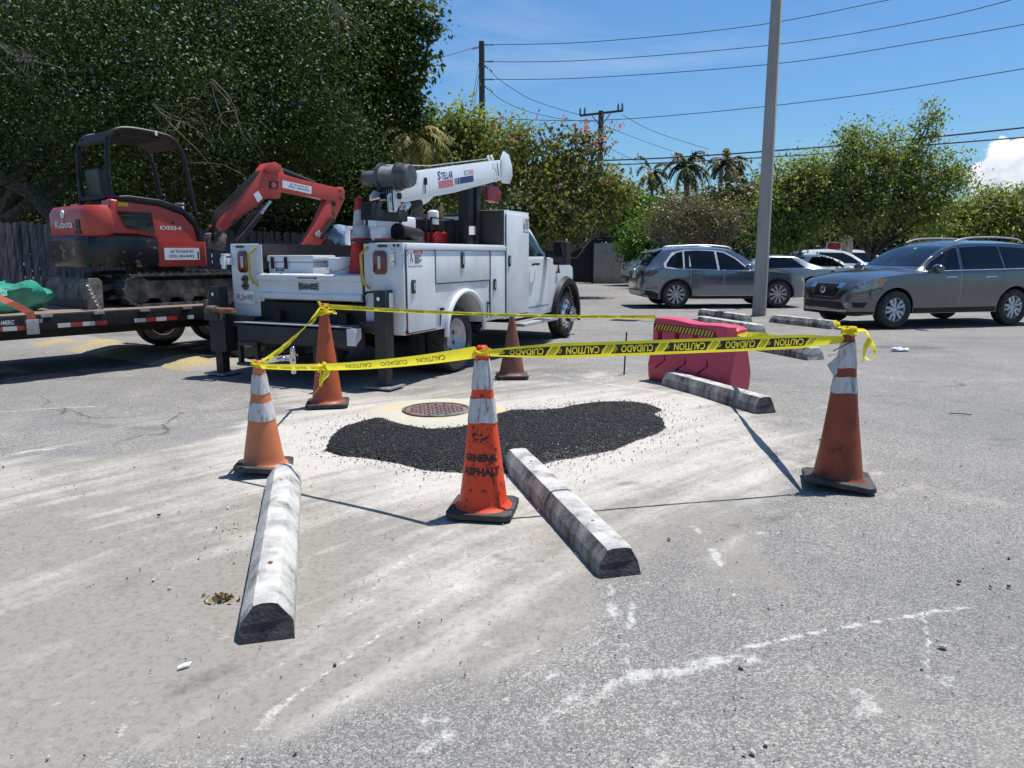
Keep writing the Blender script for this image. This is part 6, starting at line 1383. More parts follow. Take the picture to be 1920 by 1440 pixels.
mb = MB(); house(mb, [(-.02, .84, Y0, Y1, .34, .02, .52), (-.06, .84, Y0 - .02, Y1 + .02, .36, .02, .58), (-.08, .84, Y0 - .03, Y1 + .03, .36, .02, .86), (-.04, .84, Y0 - .02, Y1, .34, .02, .90)]); mb.build('counterweight', M['excblack'], ex, smooth=True, ang=40)
mb = MB(); house(mb, [(.845, 1.50, Y0 - .0, Y1, .02, .05, .52), (.845, 1.53, Y0 - .01, Y1, .02, .05, .55), (.845, 1.53, Y0 - .01, Y1, .02, .05, .86)]); mb.build('front_skirt', M['excred'], ex, smooth=True, ang=40)
hood = [(.86, 1.46), (.86, 1.72), (1.30, 1.66), (1.28, 1.5)]
mb = MB(); house(mb, [(.02, .30, Y0 + .04, Y1 - .02, .22, .02, .905), (-.0, .30, Y0 + .01, Y1, .24, .02, .96), (.0, .30, Y0 + .01, Y1, .24, .02, 1.22), (.05, .30, Y0 + .05, Y1 - .05, .20, .02, 1.30)]); mb.build('rear_hood', M['excred'], ex, smooth=True, ang=40)
side = [(207, 372), (240, 377), (300, 385), (345, 402), (366, 425), (374, 456), (292, 456), (292, 446), (262, 440), (207, 438)]
mb = MB(); XP(mb, side, Y0 + .02, Y0 + .30, Y0); mb.build('side_cover', M['excred'], ex, bevel=.035, seg=4)
mb = MB(); XP(mb, [(213, 374), (240, 377), (300, 385), (345, 402), (366, 425), (374, 456), (300, 456), (213, 440)], Y1 - .3, Y1 - .02, Y0); mb.build('side_cover', M['excred'], ex, bevel=.035, seg=4)
mb = MB(); XP(mb, [(215, 380), (300, 390), (340, 405), (360, 456), (215, 456)], Y0 + .30, Y1 - .30, Y0); mb.build('floor_and_seat_base', M['black'], ex)
mb = MB(); XP(mb, [(222, 367), (240, 366), (300, 374), (340, 387), (365, 408), (378, 440), (379, 456), (372, 456), (367, 425), (346, 402), (300, 385), (240, 377), (222, 374)], Y0 + .0, Y0 + .29, Y0); mb.build('black_cowling', M['black'], ex, bevel=.02, seg=3)
mb = MB(); XP(mb, [(221, 396), (283, 399), (291, 437), (237, 428)], Y0 - .004, Y0 + .018, Y0); ve = mb.build('vent', M['blackgloss'], ex)
mb = MB()
for k in range(7): XP(mb, [(262 + k * 3.6, 428 - k * 2), (264 + k * 3.6, 428 - k * 2), (266 + k * 3.3, 412), (264 + k * 3.3, 412)], Y0 - .007, Y0 - .0045, Y0)
XP(mb, [(226, 403), (252, 404), (253, 406), (227, 405)], Y0 - .007, Y0 - .0045, Y0); mb.build('vent_grille', M['greysteel'], ve)
mb = MB(); XP(mb, [(208, 440), (262, 442), (291, 447), (291, 455), (208, 447)], Y0 + .002, Y0 + .03, Y0); mb.build('lower_grille', M['black'], ex)
mb = MB(); c_ = X_(325, 418, Y0); mb.cyl((c_[0], Y0 + .016, c_[1]), (c_[0], Y0 + .02, c_[1]), .02, n=12); mb.build('fuel_lock', M['black'], ex)
mb = MB(); q = X_(301, 430, Y0); q2 = X_(341, 431, Y0); lettering(mb, 'KX033-4', lambda a, b: (q[0] + a, Y0 + .0165, q[1] - .005 + b), .055, width=q2[0] - q[0], align='LEFT', bold=.015, shear=.15); mb.build('model_lettering', M['signwhite'], ex)
mb = MB(); xr = -.004; lettering(mb, 'Kubota', lambda a, b: (-.012, 1.12 - a * 1, 1.02 + b), .095, width=.58, bold=.022); mb.build('maker_lettering', M['signwhite'], ex)
mb = MB(); mb.cyl((-.012, 1.15, 1.20), (-.002, 1.15, 1.20), .055, n=18); o = mb.build('maker_badge', M['signwhite'], ex)
mb = MB(); mb.box(-.012, -.002, .62, .74, 1.0, 1.12); mb.box(-.012, -.002, .60, .78, .94, .99); mb.build('warning_label', M['ink'], ex)
mb = MB(); XP(mb, [(222, 379), (241, 380), (241, 387), (222, 386)], Y0 + .012, Y0 + .019, Y0); mb.build('yellow_label', M['tape'], ex)
a = X_(307, 465, Y0 - .01); b = X_(374, 487, Y0 - .01)
mb = MB(); mb.box(a[0], b[0], Y0 - .022, Y0 - .012, b[1], a[1]); sg_ = mb.build('company_sign', M['signwhite'], ex)
mb = MB(); cxs = (a[0] + b[0]) / 2 - .01; hh = a[1] - b[1]
lettering(mb, 'AJC TRUCKING INC', lambda u, v: (cxs + .01 + u, Y0 - .0225, b[1] + hh * .54 + v), hh * .30, width=(b[0] - a[0]) * .68, bold=.02)
lettering(mb, '(305) 384-8492', lambda u, v: (cxs + u, Y0 - .0225, b[1] + hh * .14 + v), hh * .30, width=(b[0] - a[0]) * .72, bold=.02)
mb.box(b[0] - .03, b[0] - .01, Y0 - .0235, Y0 - .0222, b[1] + .01, b[1] + hh * .7); mb.build('sign_lettering', M['ink'], sg_)
# seat, levers
mb = MB(); s0 = X_(212, 372, .7)
mb.prism([(s0[0] - .02, 1.30), (s0[0] + .34, 1.30), (s0[0] + .36, 1.36), (s0[0] + .12, 1.40), (s0[0] + .02, 1.78), (s0[0] - .10, 1.80), (s0[0] - .08, 1.5)], .85, 1.3, 'y'); mb.build('seat', M['greysteel'], ex, bevel=.05, seg=3)
for y in (.70, 1.45):
    mb = MB(); x_ = X_(300, 385, y)[0]; mb.tube([(x_, y, 1.15), (x_ + .02, y, 1.38), (x_ + .05, y, 1.45)], .014, 6); mb.ball((x_ + .06, y, 1.47), .035, 8); mb.build('lever', M['black'], ex, smooth=True)
mb = MB(); x_, z_ = X_(337, 383, .8); mb.cyl((x_, .8, z_ - .14), (x_, .8, z_ + .02), .05, .06, 12); mb.build('cup', M['whiteplain'], ex, smooth=True)
# canopy
ya, yb_ = .50, 1.42
hoop = [(207, 378), (204, 345), (201, 290), (203, 262), (212, 246), (232, 241), (262, 244), (300, 252), (320, 259), (335, 275), (345, 300), (355, 345), (363, 385), (368, 405)]
h3 = [X_(p[0], p[1], ya) for p in hoop]
for y in (ya, yb_):
    mb = MB(); mb.tube(smoothp([(x, y, z) for x, z in h3]), .031, 9); mb.build('canopy_hoop', M['black'], ex, smooth=True)
xr_ = h3[2][0]; zlo, zhi = h3[0][1] + .06, h3[3][1] + .02
mb = MB(); mb.tube(smoothp([(h3[1][0], ya + .02, zlo + .3), (h3[0][0] + .0, ya + .06, zlo + .04), (h3[0][0], ya + .2, zlo), (h3[0][0], yb_ - .2, zlo), (h3[0][0], yb_ - .06, zlo + .04), (h3[1][0], yb_ - .02, zlo + .3)]), .032, 8)
mb.build('canopy_rear_loop', M['black'], ex, smooth=True); mb = MB(); mb.tube([(h3[3][0], ya, zhi), (h3[3][0], yb_, zhi)], .034, 8); mb.build('canopy_cross_bar', M['black'], ex, smooth=True); mb = MB(); mb.tube([(h3[8][0], ya, h3[8][1]), (h3[8][0], yb_, h3[8][1])], .034, 8); mb.build('canopy_cross_bar', M['black'], ex, smooth=True)
mb = MB(); top = [(x, z + .025) for x, z in h3[3:10]] ; pl = top + [(x, z - .05) for x, z in top[::-1]]; mb.prism(pl, ya + .02, yb_ - .02, 'y'); mb.build('canopy_roof', M['black'], ex, smooth=True)
mb = MB()
for k in range(6): mb.box(h3[5][0], h3[8][0], ya + .12 + k * .155, ya + .16 + k * .155, h3[6][1] - .075, h3[6][1] - .055)
mb.build('roof_ribs', M['greysteel'], ex)
mb = MB(); q = X_(290, 250, ya); mb.box(q[0] - .015, q[0] + .02, ya - .038, ya - .034, q[1] - .03, q[1] + .03); mb.build('canopy_label', M['signwhite'], ex)
mb = MB(); mb.tube([(h3[12][0], ya, h3[12][1] + .0), (h3[12][0] - .3, ya + .2, h3[12][1] + .0)], .012, 6); mb.build('grab_rail', M['black'], ex)
# boom, arm, cylinders
yb0 = 1.0
def bprism(nm, pts, y0, y1, m=M['excred'], bev=.012): mb = MB(); XP(mb, pts, y0, y1, yb0); return mb.build(nm, m, ex, bevel=bev)
bprism('swing_bracket', [(385, 462), (392, 438), (412, 432), (424, 440), (420, 470)], .97, 1.15, M['dirtsteel'])
bm2 = bprism('boom', [(403, 438), (399, 424), (486, 322), (497, 307), (512, 305), (524, 311), (532, 327), (560, 336), (630, 352), (642, 352), (645, 360), (636, 373), (612, 375), (545, 362), (525, 358), (524, 372), (508, 372), (506, 366), (414, 437)], .97, 1.15)
mb = MB(); XP(mb, [(490, 318), (500, 306), (512, 304), (523, 311), (521, 322), (500, 324)], .93, .968, yb0); XP(mb, [(490, 318), (500, 306), (512, 304), (523, 311), (521, 322), (500, 324)], 1.152, 1.19, yb0); mb.build('boom_ear', M['excred'], ex, bevel=.006)
bprism('arm', [(612, 372), (625, 355), (641, 350), (646, 358), (644, 376), (628, 412), (600, 462), (594, 478), (556, 478), (592, 418)], .98, 1.13)
mb = MB(); c_ = X_(624, 382, yb0); mb.cyl((c_[0], .972, c_[1]), (c_[0], .979, c_[1]), .045, n=16); mb.build('arm_hole', M['black'], ex)
def rodc(nm, p, q, y, r_, m): a, b = X_(*p, yb0), X_(*q, yb0); mb = MB(); mb.cyl((a[0], y, a[1]), (b[0], y, b[1]), r_, n=14); return mb.build(nm, m, ex, smooth=True)
rodc('arm_cylinder', (517, 314), (592, 344), 1.06, .05, M['black']); rodc('cylinder_rod', (592, 344), (628, 358), 1.06, .028, M['chrome'])
rodc('boom_cylinder', (438, 455), (483, 402), .93, .05, M['black']); rodc('cylinder_rod', (483, 402), (502, 378), .93, .028, M['chrome']); rodc('boom_cylinder', (448, 462), (505, 385), 1.19, .05, M['dirtsteel'])
rodc('bucket_cylinder', (620, 412), (596, 445), .93, .05, M['black'])
mb = MB()
for k in range(5): mb.tube(smoothp([(X_(395, 452, yb0)[0], .93 + k * .04, X_(395, 452, yb0)[1]), (X_(402 + k * 2, 415, yb0)[0], .92 + k * .05, X_(402, 412 - k * 3, yb0)[1]), (X_(430, 388, yb0)[0], .95 + k * .05, X_(430, 388 - k * 2, yb0)[1]), (X_(470, 340, yb0)[0], .97 + k * .04, X_(470, 338, yb0)[1]), (X_(498, 308, yb0)[0], 1.0 + k * .03, X_(498, 312, yb0)[1])], 4), .012, 6)
mb.build('hydraulic_hoses', M['black'], ex, smooth=True)
mb = MB()
for k in range(3): mb.tube(smoothp([(X_(440, 440, yb0)[0], .92, X_(440, 440, yb0)[1]), (X_(455, 408 + 5 * k, yb0)[0], .90, X_(455, 408 + 5 * k, yb0)[1]), (X_(475, 398, yb0)[0], .92, X_(475, 398, yb0)[1])], 4), .011, 6)
mb.build('hydraulic_hoses', M['black'], ex, smooth=True)
def lab(pts, m, nm, y=.966): mb = MB(); XP(mb, pts, y - .004, y, yb0); return mb.build(nm, m, ex)
lab([(473, 365), (482, 358), (490, 372), (481, 380)], M['signwhite'], 'label'); lab([(503, 340), (519, 340), (519, 354), (503, 354)], M['ink'], 'emblem_plate'); lab([(433, 417), (440, 410), (442, 418), (436, 424)], M['ink'], 'label')
mb = MB(); q = X_(511, 347, yb0); mb.cyl((q[0], .957, q[1]), (q[0], .9615, q[1]), .045, n=20); mb.build('emblem', mat('pink emblem', (.6, .15, .16), .5), ex)
sgn = lab([(527, 338), (582, 350), (581, 364), (527, 352)], M['signwhite'], 'company_sign')
q0 = Vector(X_(533, 352, yb0)); q1 = Vector(X_(580, 362, yb0)); ud = (q1 - q0).normalized(); vd = Vector((-ud.y, ud.x)); W_ = (q1 - q0).length
mb = MB(); lettering(mb, 'AJC TRUCKING INC', lambda a, b: ((q0 + ud * (a + W_ * .15) + vd * (b + .055)).x, .9605, (q0 + ud * (a + W_ * .15) + vd * (b + .055)).y), .03, width=W_ * .75, align='LEFT', bold=.02)
lettering(mb, '(305) 384-8492', lambda a, b: ((q0 + ud * (a + W_ * .10) + vd * (b + .012)).x, .9605, (q0 + ud * (a + W_ * .10) + vd * (b + .012)).y), .032, width=W_ * .85, align='LEFT', bold=.02); mb.build('sign_lettering', M['ink'], sgn)
for p in ((506, 311), (636, 358), (625, 398), (408, 430), (640, 372)):
    mb = MB(); q = X_(*p, yb0); mb.cyl((q[0], .94, q[1]), (q[0], 1.18, q[1]), .03, n=12); mb.build('pivot_pin', M['dirtsteel'], ex, smooth=True)
mb = MB(); q = X_(590, 470, yb0); mb.prism([(q[0] - .3, q[1] - .1), (q[0] + .15, q[1] - .05), (q[0] + .2, q[1] - .4), (q[0] - .1, q[1] - .62), (q[0] - .4, q[1] - .5)], .8, 1.35, 'y'); mb.build('bucket', M['dirtsteel'], ex, bevel=.02)
mb = MB(); q = X_(592, 440, yb0); mb.cyl((q[0], .90, q[1]), (q[0], .97, q[1]), .05, n=10); mb.cyl((q[0] - .06, .92, q[1] - .02), (q[0] + .02, .92, q[1] + .06), .02, n=8); mb.build('bucket_link', M['galv'], ex, smooth=True)

# ---------------------------------------------------------------- worker bent over behind the truck bed
W0 = TR.W(4.25, .95, DZ + .008)
wk = empty('person', W0, rad(-15), 'person in a faded blue denim shirt bent over beside the excavator bucket', 'person')
def skinmesh(nm, joints, edges, m, parent, sub=2):
    me = bpy.data.meshes.new(nm); me.from_pydata([j[:3] for j in joints], edges, []); me.materials.append(m); o = bpy.data.objects.new(nm, me); COL.objects.link(o)
    sk = o.modifiers.new('skin', 'SKIN')
    lay = me.skin_vertices[0].data if me.skin_vertices else None
    for i, j in enumerate(joints): lay[i].radius = (j[3], j[4] if len(j) > 4 else j[3])
    lay[0].use_root = True
    sb = o.modifiers.new('s', 'SUBSURF'); sb.levels = sb.render_levels = sub
    dg = bpy.context.evaluated_depsgraph_get(); nm_ = bpy.data.meshes.new_from_object(o.evaluated_get(dg)); nm_.name = nm
    bpy.data.objects.remove(o); ob = bpy.data.objects.new(nm, nm_); nm_.polygons.foreach_set('use_smooth', [True] * len(nm_.polygons))
    if not nm_.materials: nm_.materials.append(m)
    return link(ob, parent)
skinm = mat('skin', (.32, .16, .10), .5); denim = mat('faded denim', (.07, .13, .22), .85, col2=(.22, .32, .43), ns=7, bump=.004, bs=30); jeans = mat('dark work trousers', (.03, .04, .06), .85, col2=(.06, .07, .09), ns=8)
# body: hips at the left, back rising then curving down to the head on the right
J = [(-.22, 0, .88, .15, .13), (-.12, 0, 1.0, .16, .14), (.04, 0, 1.09, .17, .14), (.18, 0, 1.06, .15, .12), (.28, 0, .95, .07, .07), (.33, 0, .87, .085, .085), (.36, 0, .78, .06, .07),
     (-.20, .10, .82, .10), (-.05, .12, .46, .07), (-.22, .12, .10, .05), (-.10, .12, .04, .045), (.02, .12, .03, .035),
     (-.20, -.10, .82, .10), (-.05, -.12, .46, .07), (-.22, -.12, .10, .05), (-.10, -.12, .04, .045), (.02, -.12, .03, .035),
     (.17, .19, .99, .065), (.24, .22, .72, .045), (.36, .18, .50, .033), (.40, .17, .43, .03), (.17, -.19, .99, .065), (.24, -.22, .72, .045), (.36, -.18, .50, .033), (.40, -.17, .43, .03)]
Eg = [(0, 1), (1, 2), (2, 3), (3, 4), (4, 5), (5, 6), (0, 7), (7, 8), (8, 9), (9, 10), (10, 11), (0, 12), (12, 13), (13, 14), (14, 15), (15, 16), (3, 17), (17, 18), (18, 19), (19, 20), (3, 21), (21, 22), (22, 23), (23, 24)]
skinmesh('body', J, Eg, skinm, wk)
def grow(js, k): return [(j[0], j[1], j[2], j[3] + k) + ((j[4] + k,) if len(j) > 4 else ()) for j in js]
skinmesh('shirt', grow([J[0], J[1], J[2], J[3], (.25, 0, .99, .09, .09), J[17], J[18], (.31, .20, .60, .04), J[21], J[22], (.31, -.20, .60, .04)], .022), [(0, 1), (1, 2), (2, 3), (3, 4), (3, 5), (5, 6), (6, 7), (3, 8), (8, 9), (9, 10)], denim, wk)
skinmesh('trousers', grow([J[0], (-.20, .10, .80, .11), J[8], J[9], (-.20, -.10, .80, .11), J[13], J[14]], .02), [(0, 1), (1, 2), (2, 3), (0, 4), (4, 5), (5, 6)], jeans, wk)
mb = MB(); mb.ball((.335, 0, .875), .112, 12, sc3=(.85, .85, 1.0)); mb.v = [(x, y, z) if not (x > .36 and z < .86) else (.36, y, z) for x, y, z in mb.v]; mb.build('hair', mat('dark hair', (.015, .012, .010), .6), wk, smooth=True)
for sg in (-1, 1):
    mb = MB()
    for k in range(4): mb.tube([(.40, sg * .17, .43), (.415 + .004 * k, sg * (.155 + .016 * k), .38), (.42, sg * (.155 + .016 * k), .345 + .004 * abs(k - 1)), (.405, sg * (.155 + .016 * k), .33)], [.014, .010, .009, .006], 6)
    mb.tube([(.40, sg * .16, .42), (.385, sg * .135, .39), (.395, sg * .13, .36)], [.013, .011, .008], 6); mb.build('hand', skinm, wk, smooth=True)
    mb = MB(); mb.box(-.28, .08, sg * .12 - .05, sg * .12 + .05, 0, .10); mb.build('shoe', M['black'], wk, bevel=.03, seg=3)
# ================================================================ things on the ground
# --- speed hump
sh = empty('speed_hump', (0, 0, 0), 0, 'worn yellow painted speed hump running under the trailer', 'speed hump')
A0 = np.array([-8.6, 13.4]); A1 = np.array([-3.72, 9.72]); dv = (A1 - A0) / np.linalg.norm(A1 - A0); nv_ = np.array([-dv[1], dv[0]]); Ln = np.linalg.norm(A1 - A0); vs = []; nu, nw = 60, 14
for i in range(nu + 1):
    for j in range(nw + 1):
        s_ = i / nu; t = j / nw * 2 - 1; e = min(1, min(s_, 1 - s_) * 12) ** .5; p = A0 + dv * Ln * s_ + nv_ * t * .55 * (1 + .05 * math.sin(i * .7)); vs.append((p[0], p[1], -.012 + .085 * e * max(0, 1 - t * t) ** .8 + .004 * math.sin(i * 1.7 + j)))
idx_ = lambda i, j: i * (nw + 1) + j
mb = MB(); mb.add(vs, [(idx_(i, j), idx_(i + 1, j), idx_(i + 1, j + 1), idx_(i, j + 1)) for i in range(nu) for j in range(nw)])
mb.build('hump', mat('worn yellow paint on asphalt', (.24, .235, .22), .9, col2=(.42, .31, .10), ns=1.3, nd=8, lo=.44, hi=.60, col3=(.24, .23, .22), n3=26, lo3=.50, hi3=.58, bump=.005, bs=110), sh, smooth=True)

# --- manhole
MH = G(819, 771); mh = empty('manhole', (MH.x, MH.y, 0), rad(8), 'round manhole cover sprayed orange, red and teal in a cream concrete collar', 'manhole')
mb = MB(); mb.lathe([(.33, .004), (.335, .012), (.45, .014), (.60, .008), (.66, -.012)], 56); V_ = [(x * (1 + .04 * math.sin(3 * math.atan2(y, x))), y * (1 + .05 * math.sin(2 * math.atan2(y, x) + 1)), z) for x, y, z in mb.v]; mb.v = V_
mb.build('collar', mat('cream concrete collar', (.46, .43, .35), .9, col2=(.50, .41, .19), ns=2.6, lo=.48, hi=.66, col3=(.34, .32, .29), n3=40, lo3=.56, hi3=.66, bump=.004, bs=120), mh, smooth=True)
mb = MB(); mb.lathe([(.296, .006), (.296, .024), (.322, .024), (.326, .004)], 56); mb.build('frame', M['dirtsteel'], mh, smooth=True, ang=30)
mcov = mat('sprayed cast iron', (.27, .085, .07), .7, col2=(.12, .17, .17), ns=3.4, lo=.42, hi=.56, col3=(.09, .065, .06), n3=24, lo3=.48, hi3=.60, bump=.002, bs=80)
mb = MB(); mb.lathe([(.001, .018), (.29, .018), (.292, .008)], 56); mb.build('cover', mcov, mh)
for i in range(-7, 8):
    for j in range(-7, 8):
        x, y = i * .038, j * .038
        if x * x + y * y > .268 ** 2: continue
        if (i + j) % 2: continue
        mb = MB(); mb.box(-.015, .015, -.009, .009, 0, .008)
        if 'lug0' not in globals(): lug0 = mb.build('lug', mcov, mh); o = lug0
        else: o = bpy.data.objects.new('lug', lug0.data); link(o, mh)
        o.location = (x, y, .0185); o.rotation_euler = (0, 0, (i % 2) * PI / 2 + .1)

# --- wheel stops
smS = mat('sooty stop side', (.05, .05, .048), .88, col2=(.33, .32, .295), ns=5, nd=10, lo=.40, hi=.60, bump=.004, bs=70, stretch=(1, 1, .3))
def stopmat(nm, white, worn, dark, lo, hi):
    return mat(nm, white, .85, col2=worn, ns=7, nd=9, lo=.40, hi=.60, col3=dark, n3=7, lo3=lo, hi3=hi, bump=.004, bs=70)
smW = stopmat('chalky painted stop', (.52, .51, .48), (.33, .32, .30), (.08, .078, .075), .56, .74)
smD = stopmat('sooty painted stop', (.50, .49, .465), (.30, .29, .275), (.07, .07, .07), .57, .72)
smK = mat('black end of a stop', (.022, .022, .024), .8, col2=(.075, .07, .07), ns=9, bump=.006, bs=60)
def wstop(label, p0, p1, mats, w_=.2, h_=.13, seed=0, group='concrete wheel stops', skew=0, top=.5, side=(0, 1, 2, 6, 7, 8)):
    a = Vector((p0[0], p0[1], 0)); b = Vector((p1[0], p1[1], 0)); d = b - a; L_ = d.length; root = empty('wheel_stop', a, math.atan2(d.y, d.x), label, 'wheel stop', group)
    n = 44; vs = []; r = np.random.default_rng(seed); hw = w_ / 2
    for i in range(n + 1):
        x = L_ * i / n; cx = .03 * (1 if i == 0 else 0) - .03 * (1 if i == n else 0)
        prof = [(-hw, -.01), (-hw, h_ * .42), (-hw * .94, h_ * .52), (-hw * top - .01 + skew, h_ * .95), (-hw * top + .02 + skew, h_), (hw * top - .02 + skew, h_), (hw * top + .01 + skew, h_ * .95), (hw * .94, h_ * .52), (hw, h_ * .42), (hw, -.01)]
        for j, (y, z) in enumerate(prof):
            ed = 1 if (i in (0, n) and 0 < j < 9) else 0
            q = (r.random() - .5); chip = -.011 * (r.random() > .975) * (0 < j < 9)
            vs.append((x + (cx if z > .02 else 0), y * (1 - .04 * ed) + q * .0015, z + q * .0012 * (z > 0) + chip * (z > .02) - .008 * ed))
    m_ = 10; fs = [(i * m_ + j, i * m_ + j + 1, (i + 1) * m_ + j + 1, (i + 1) * m_ + j) for i in range(n) for j in range(m_ - 1)]
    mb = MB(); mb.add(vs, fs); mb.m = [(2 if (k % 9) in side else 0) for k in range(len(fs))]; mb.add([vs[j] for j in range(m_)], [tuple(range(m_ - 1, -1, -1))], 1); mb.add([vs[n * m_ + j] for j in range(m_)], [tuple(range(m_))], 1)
    mb.build('concrete_block', mats + [smS], root, smooth=True, ang=25, weld=True)
    for t in (.2, .8):
        mb = MB(); mb.cyl((L_ * t, skew, h_ - .004), (L_ * t, skew, h_ + .002), .010, n=10); mb.build('anchor_pin', M['rust'], root)
    return root
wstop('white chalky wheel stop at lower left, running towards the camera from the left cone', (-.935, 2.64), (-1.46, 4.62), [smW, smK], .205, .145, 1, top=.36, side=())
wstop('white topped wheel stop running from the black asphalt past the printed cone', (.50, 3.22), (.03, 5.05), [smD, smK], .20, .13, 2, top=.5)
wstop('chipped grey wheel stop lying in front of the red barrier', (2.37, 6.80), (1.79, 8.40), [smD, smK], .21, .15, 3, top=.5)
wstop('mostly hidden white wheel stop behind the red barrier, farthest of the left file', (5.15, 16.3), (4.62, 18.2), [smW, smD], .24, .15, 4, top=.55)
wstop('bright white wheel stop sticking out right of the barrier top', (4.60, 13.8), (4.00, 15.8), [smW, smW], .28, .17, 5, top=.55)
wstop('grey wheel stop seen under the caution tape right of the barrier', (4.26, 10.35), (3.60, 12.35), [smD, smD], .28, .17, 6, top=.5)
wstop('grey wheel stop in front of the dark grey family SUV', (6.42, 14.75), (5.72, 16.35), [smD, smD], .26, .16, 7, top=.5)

# --- traffic cones
reflm = mat('scuffed silver collar', (.60, .59, .58), .42, col2=(.44, .43, .43), ns=12, col3=(.14, .125, .115), n3=26, lo3=.51, hi3=.66, stretch=(1, 1, .3), bump=.001, bs=60)
padm = mat('black rubber pad', (.02, .02, .021), .7, col2=(.055, .052, .05), ns=8, bump=.002, bs=60)
def conemat(nm, c, c2, d, lo, hi, n3=11): return mat(nm, c, .48, col2=c2, ns=3, col3=d, n3=n3, lo3=lo, hi3=hi, r3=.75, spec=.4, stretch=(1, 1, .7), bump=.001, bs=40)
CONES = {}
def cone(key, label, xy, H_, cm, rot, collars, br=.142, pad=.185, tr_=.030, tilt=(0, 0), fold=0, group='orange traffic cones on the ground', z0=0, cm2=None):
    root = empty('traffic_cone', (xy[0], xy[1], z0), rot, label, 'traffic cone', group); root.rotation_euler = (tilt[0], tilt[1], rot)
    mb = MB(); c = .035; p = pad; pl = [(-p + c, -p), (p - c, -p), (p, -p + c), (p, p - c), (p - c, p), (-p + c, p), (-p, p - c), (-p, -p + c)]
    mb.prism(pl, .004, .040, 'z'); o = mb.build('base', padm, root, bevel=.008, seg=3)
    if fold: me = o.data; [setattr(v.co, 'z', v.co.z + fold * max(0, (-v.co.x - v.co.y) / (2 * p) - .55) * .12) for v in me.vertices]
    zb = .040; rz = lambda z: br + (tr_ - br) * ((z - zb) / (H_ - zb)) ** .94
    def ring(z): return rz(z)
    prof = [(br + .022, zb), (br + .016, zb + .006), (br, zb + .018)] + [(ring(z), z) for z in np.linspace(zb + .03, H_ - .01, 26)] + [(tr_ - .006, H_), (tr_ - .012, H_), (tr_ - .014, H_ - .03)]
    mb = MB(); mb.lathe(prof, 36); rr_ = np.random.default_rng(int(H_ * 1000 + rot * 100)); ph = rr_.random(3) * 6
    V_ = []
    for x, y, z in mb.v:
        a = math.atan2(y, x); q = 1 + .022 * math.sin(2 * a + ph[0] + z * 3) * math.sin(z * 5 + ph[1]) + .010 * math.sin(5 * a + ph[2] + z * 9); V_.append((x * q, y * q, z))
    mb.v = V_; body = mb.build('cone_body', cm, root, smooth=True, ang=60)
    def surf(a, z, off): 
        q = 1 + .022 * math.sin(2 * a + ph[0] + z * 3) * math.sin(z * 5 + ph[1]) + .010 * math.sin(5 * a + ph[2] + z * 9); r_ = ring(z) * q + off; return (r_ * math.cos(a), r_ * math.sin(a), z)
    for (za, zb2, mm) in collars:
        mb = MB(); nA = 48; zs = np.linspace(za, zb2, 7); vs = []
        for k, z in enumerate([zs[0]] + list(zs) + [zs[-1]]):
            off = .0005 if k in (0, 8) else .0035
            for a in range(nA): an = 2 * PI * a / nA; vs.append(surf(an, z + .004 * math.sin(an * 3 + ph[0]) * (0 if mm == 1 else 1), off + .0012 * math.sin(an * 11 + z * 60)))
        fs = [(i * nA + j, i * nA + (j + 1) % nA, (i + 1) * nA + (j + 1) % nA, (i + 1) * nA + j) for i in range(8) for j in range(nA)]
        mb.add(vs, fs); mb.build('reflective_collar', reflm, root, smooth=True)
    CONES[key] = (root, surf, H_)
    return root
cmC = conemat('bright orange cone vinyl', (.78, .065, .014), (.72, .055, .012), (.12, .02, .012), .555, .62, 30)
cmL = conemat('faded orange cone vinyl', (.58, .19, .08), (.50, .15, .065), (.30, .11, .06), .60, .8)
cmR = conemat('grimy orange cone vinyl', (.30, .055, .018), (.20, .042, .016), (.07, .03, .02), .52, .72)
cmB = conemat('dirty orange cone vinyl', (.42, .085, .028), (.32, .065, .024), (.12, .05, .035), .55, .72)
cmD = conemat('grimy brown cone vinyl', (.22, .085, .05), (.15, .065, .045), (.06, .04, .035), .5, .7)
c_c = cone('C', 'bright orange cone stencilled GENERAL ASPHALT, front and centre', (-.165, 4.10), .955, cmC, rad(-9), [(.53, .665, 0), (.715, .875, 0)])
cone('L', 'short faded orange cone with two wide cracked white collars, at the far left', (-1.69, 4.93), .755, cmL, rad(14), [(.355, .475, 0), (.535, .66, 0)], br=.140, pad=.185, fold=1)
cone('R', 'tall grimy orange cone at the right with tape knotted round its top', (2.09, 4.62), 1.0, cmR, rad(-17), [(.60, .70, 0), (.755, .915, 0)], br=.150, pad=.205, fold=1)
cone('B', 'plain dirty orange cone without collars, wrapped with tape behind the short cone', (-1.80, 7.16), .99, cmB, rad(10), [], br=.150, pad=.20)
cone('D', 'brown grimed cone with no tape or collars in front of the truck rear wheel', (.0, 8.85), .74, cmD, rad(4), [], br=.155, pad=.19, tr_=.026)
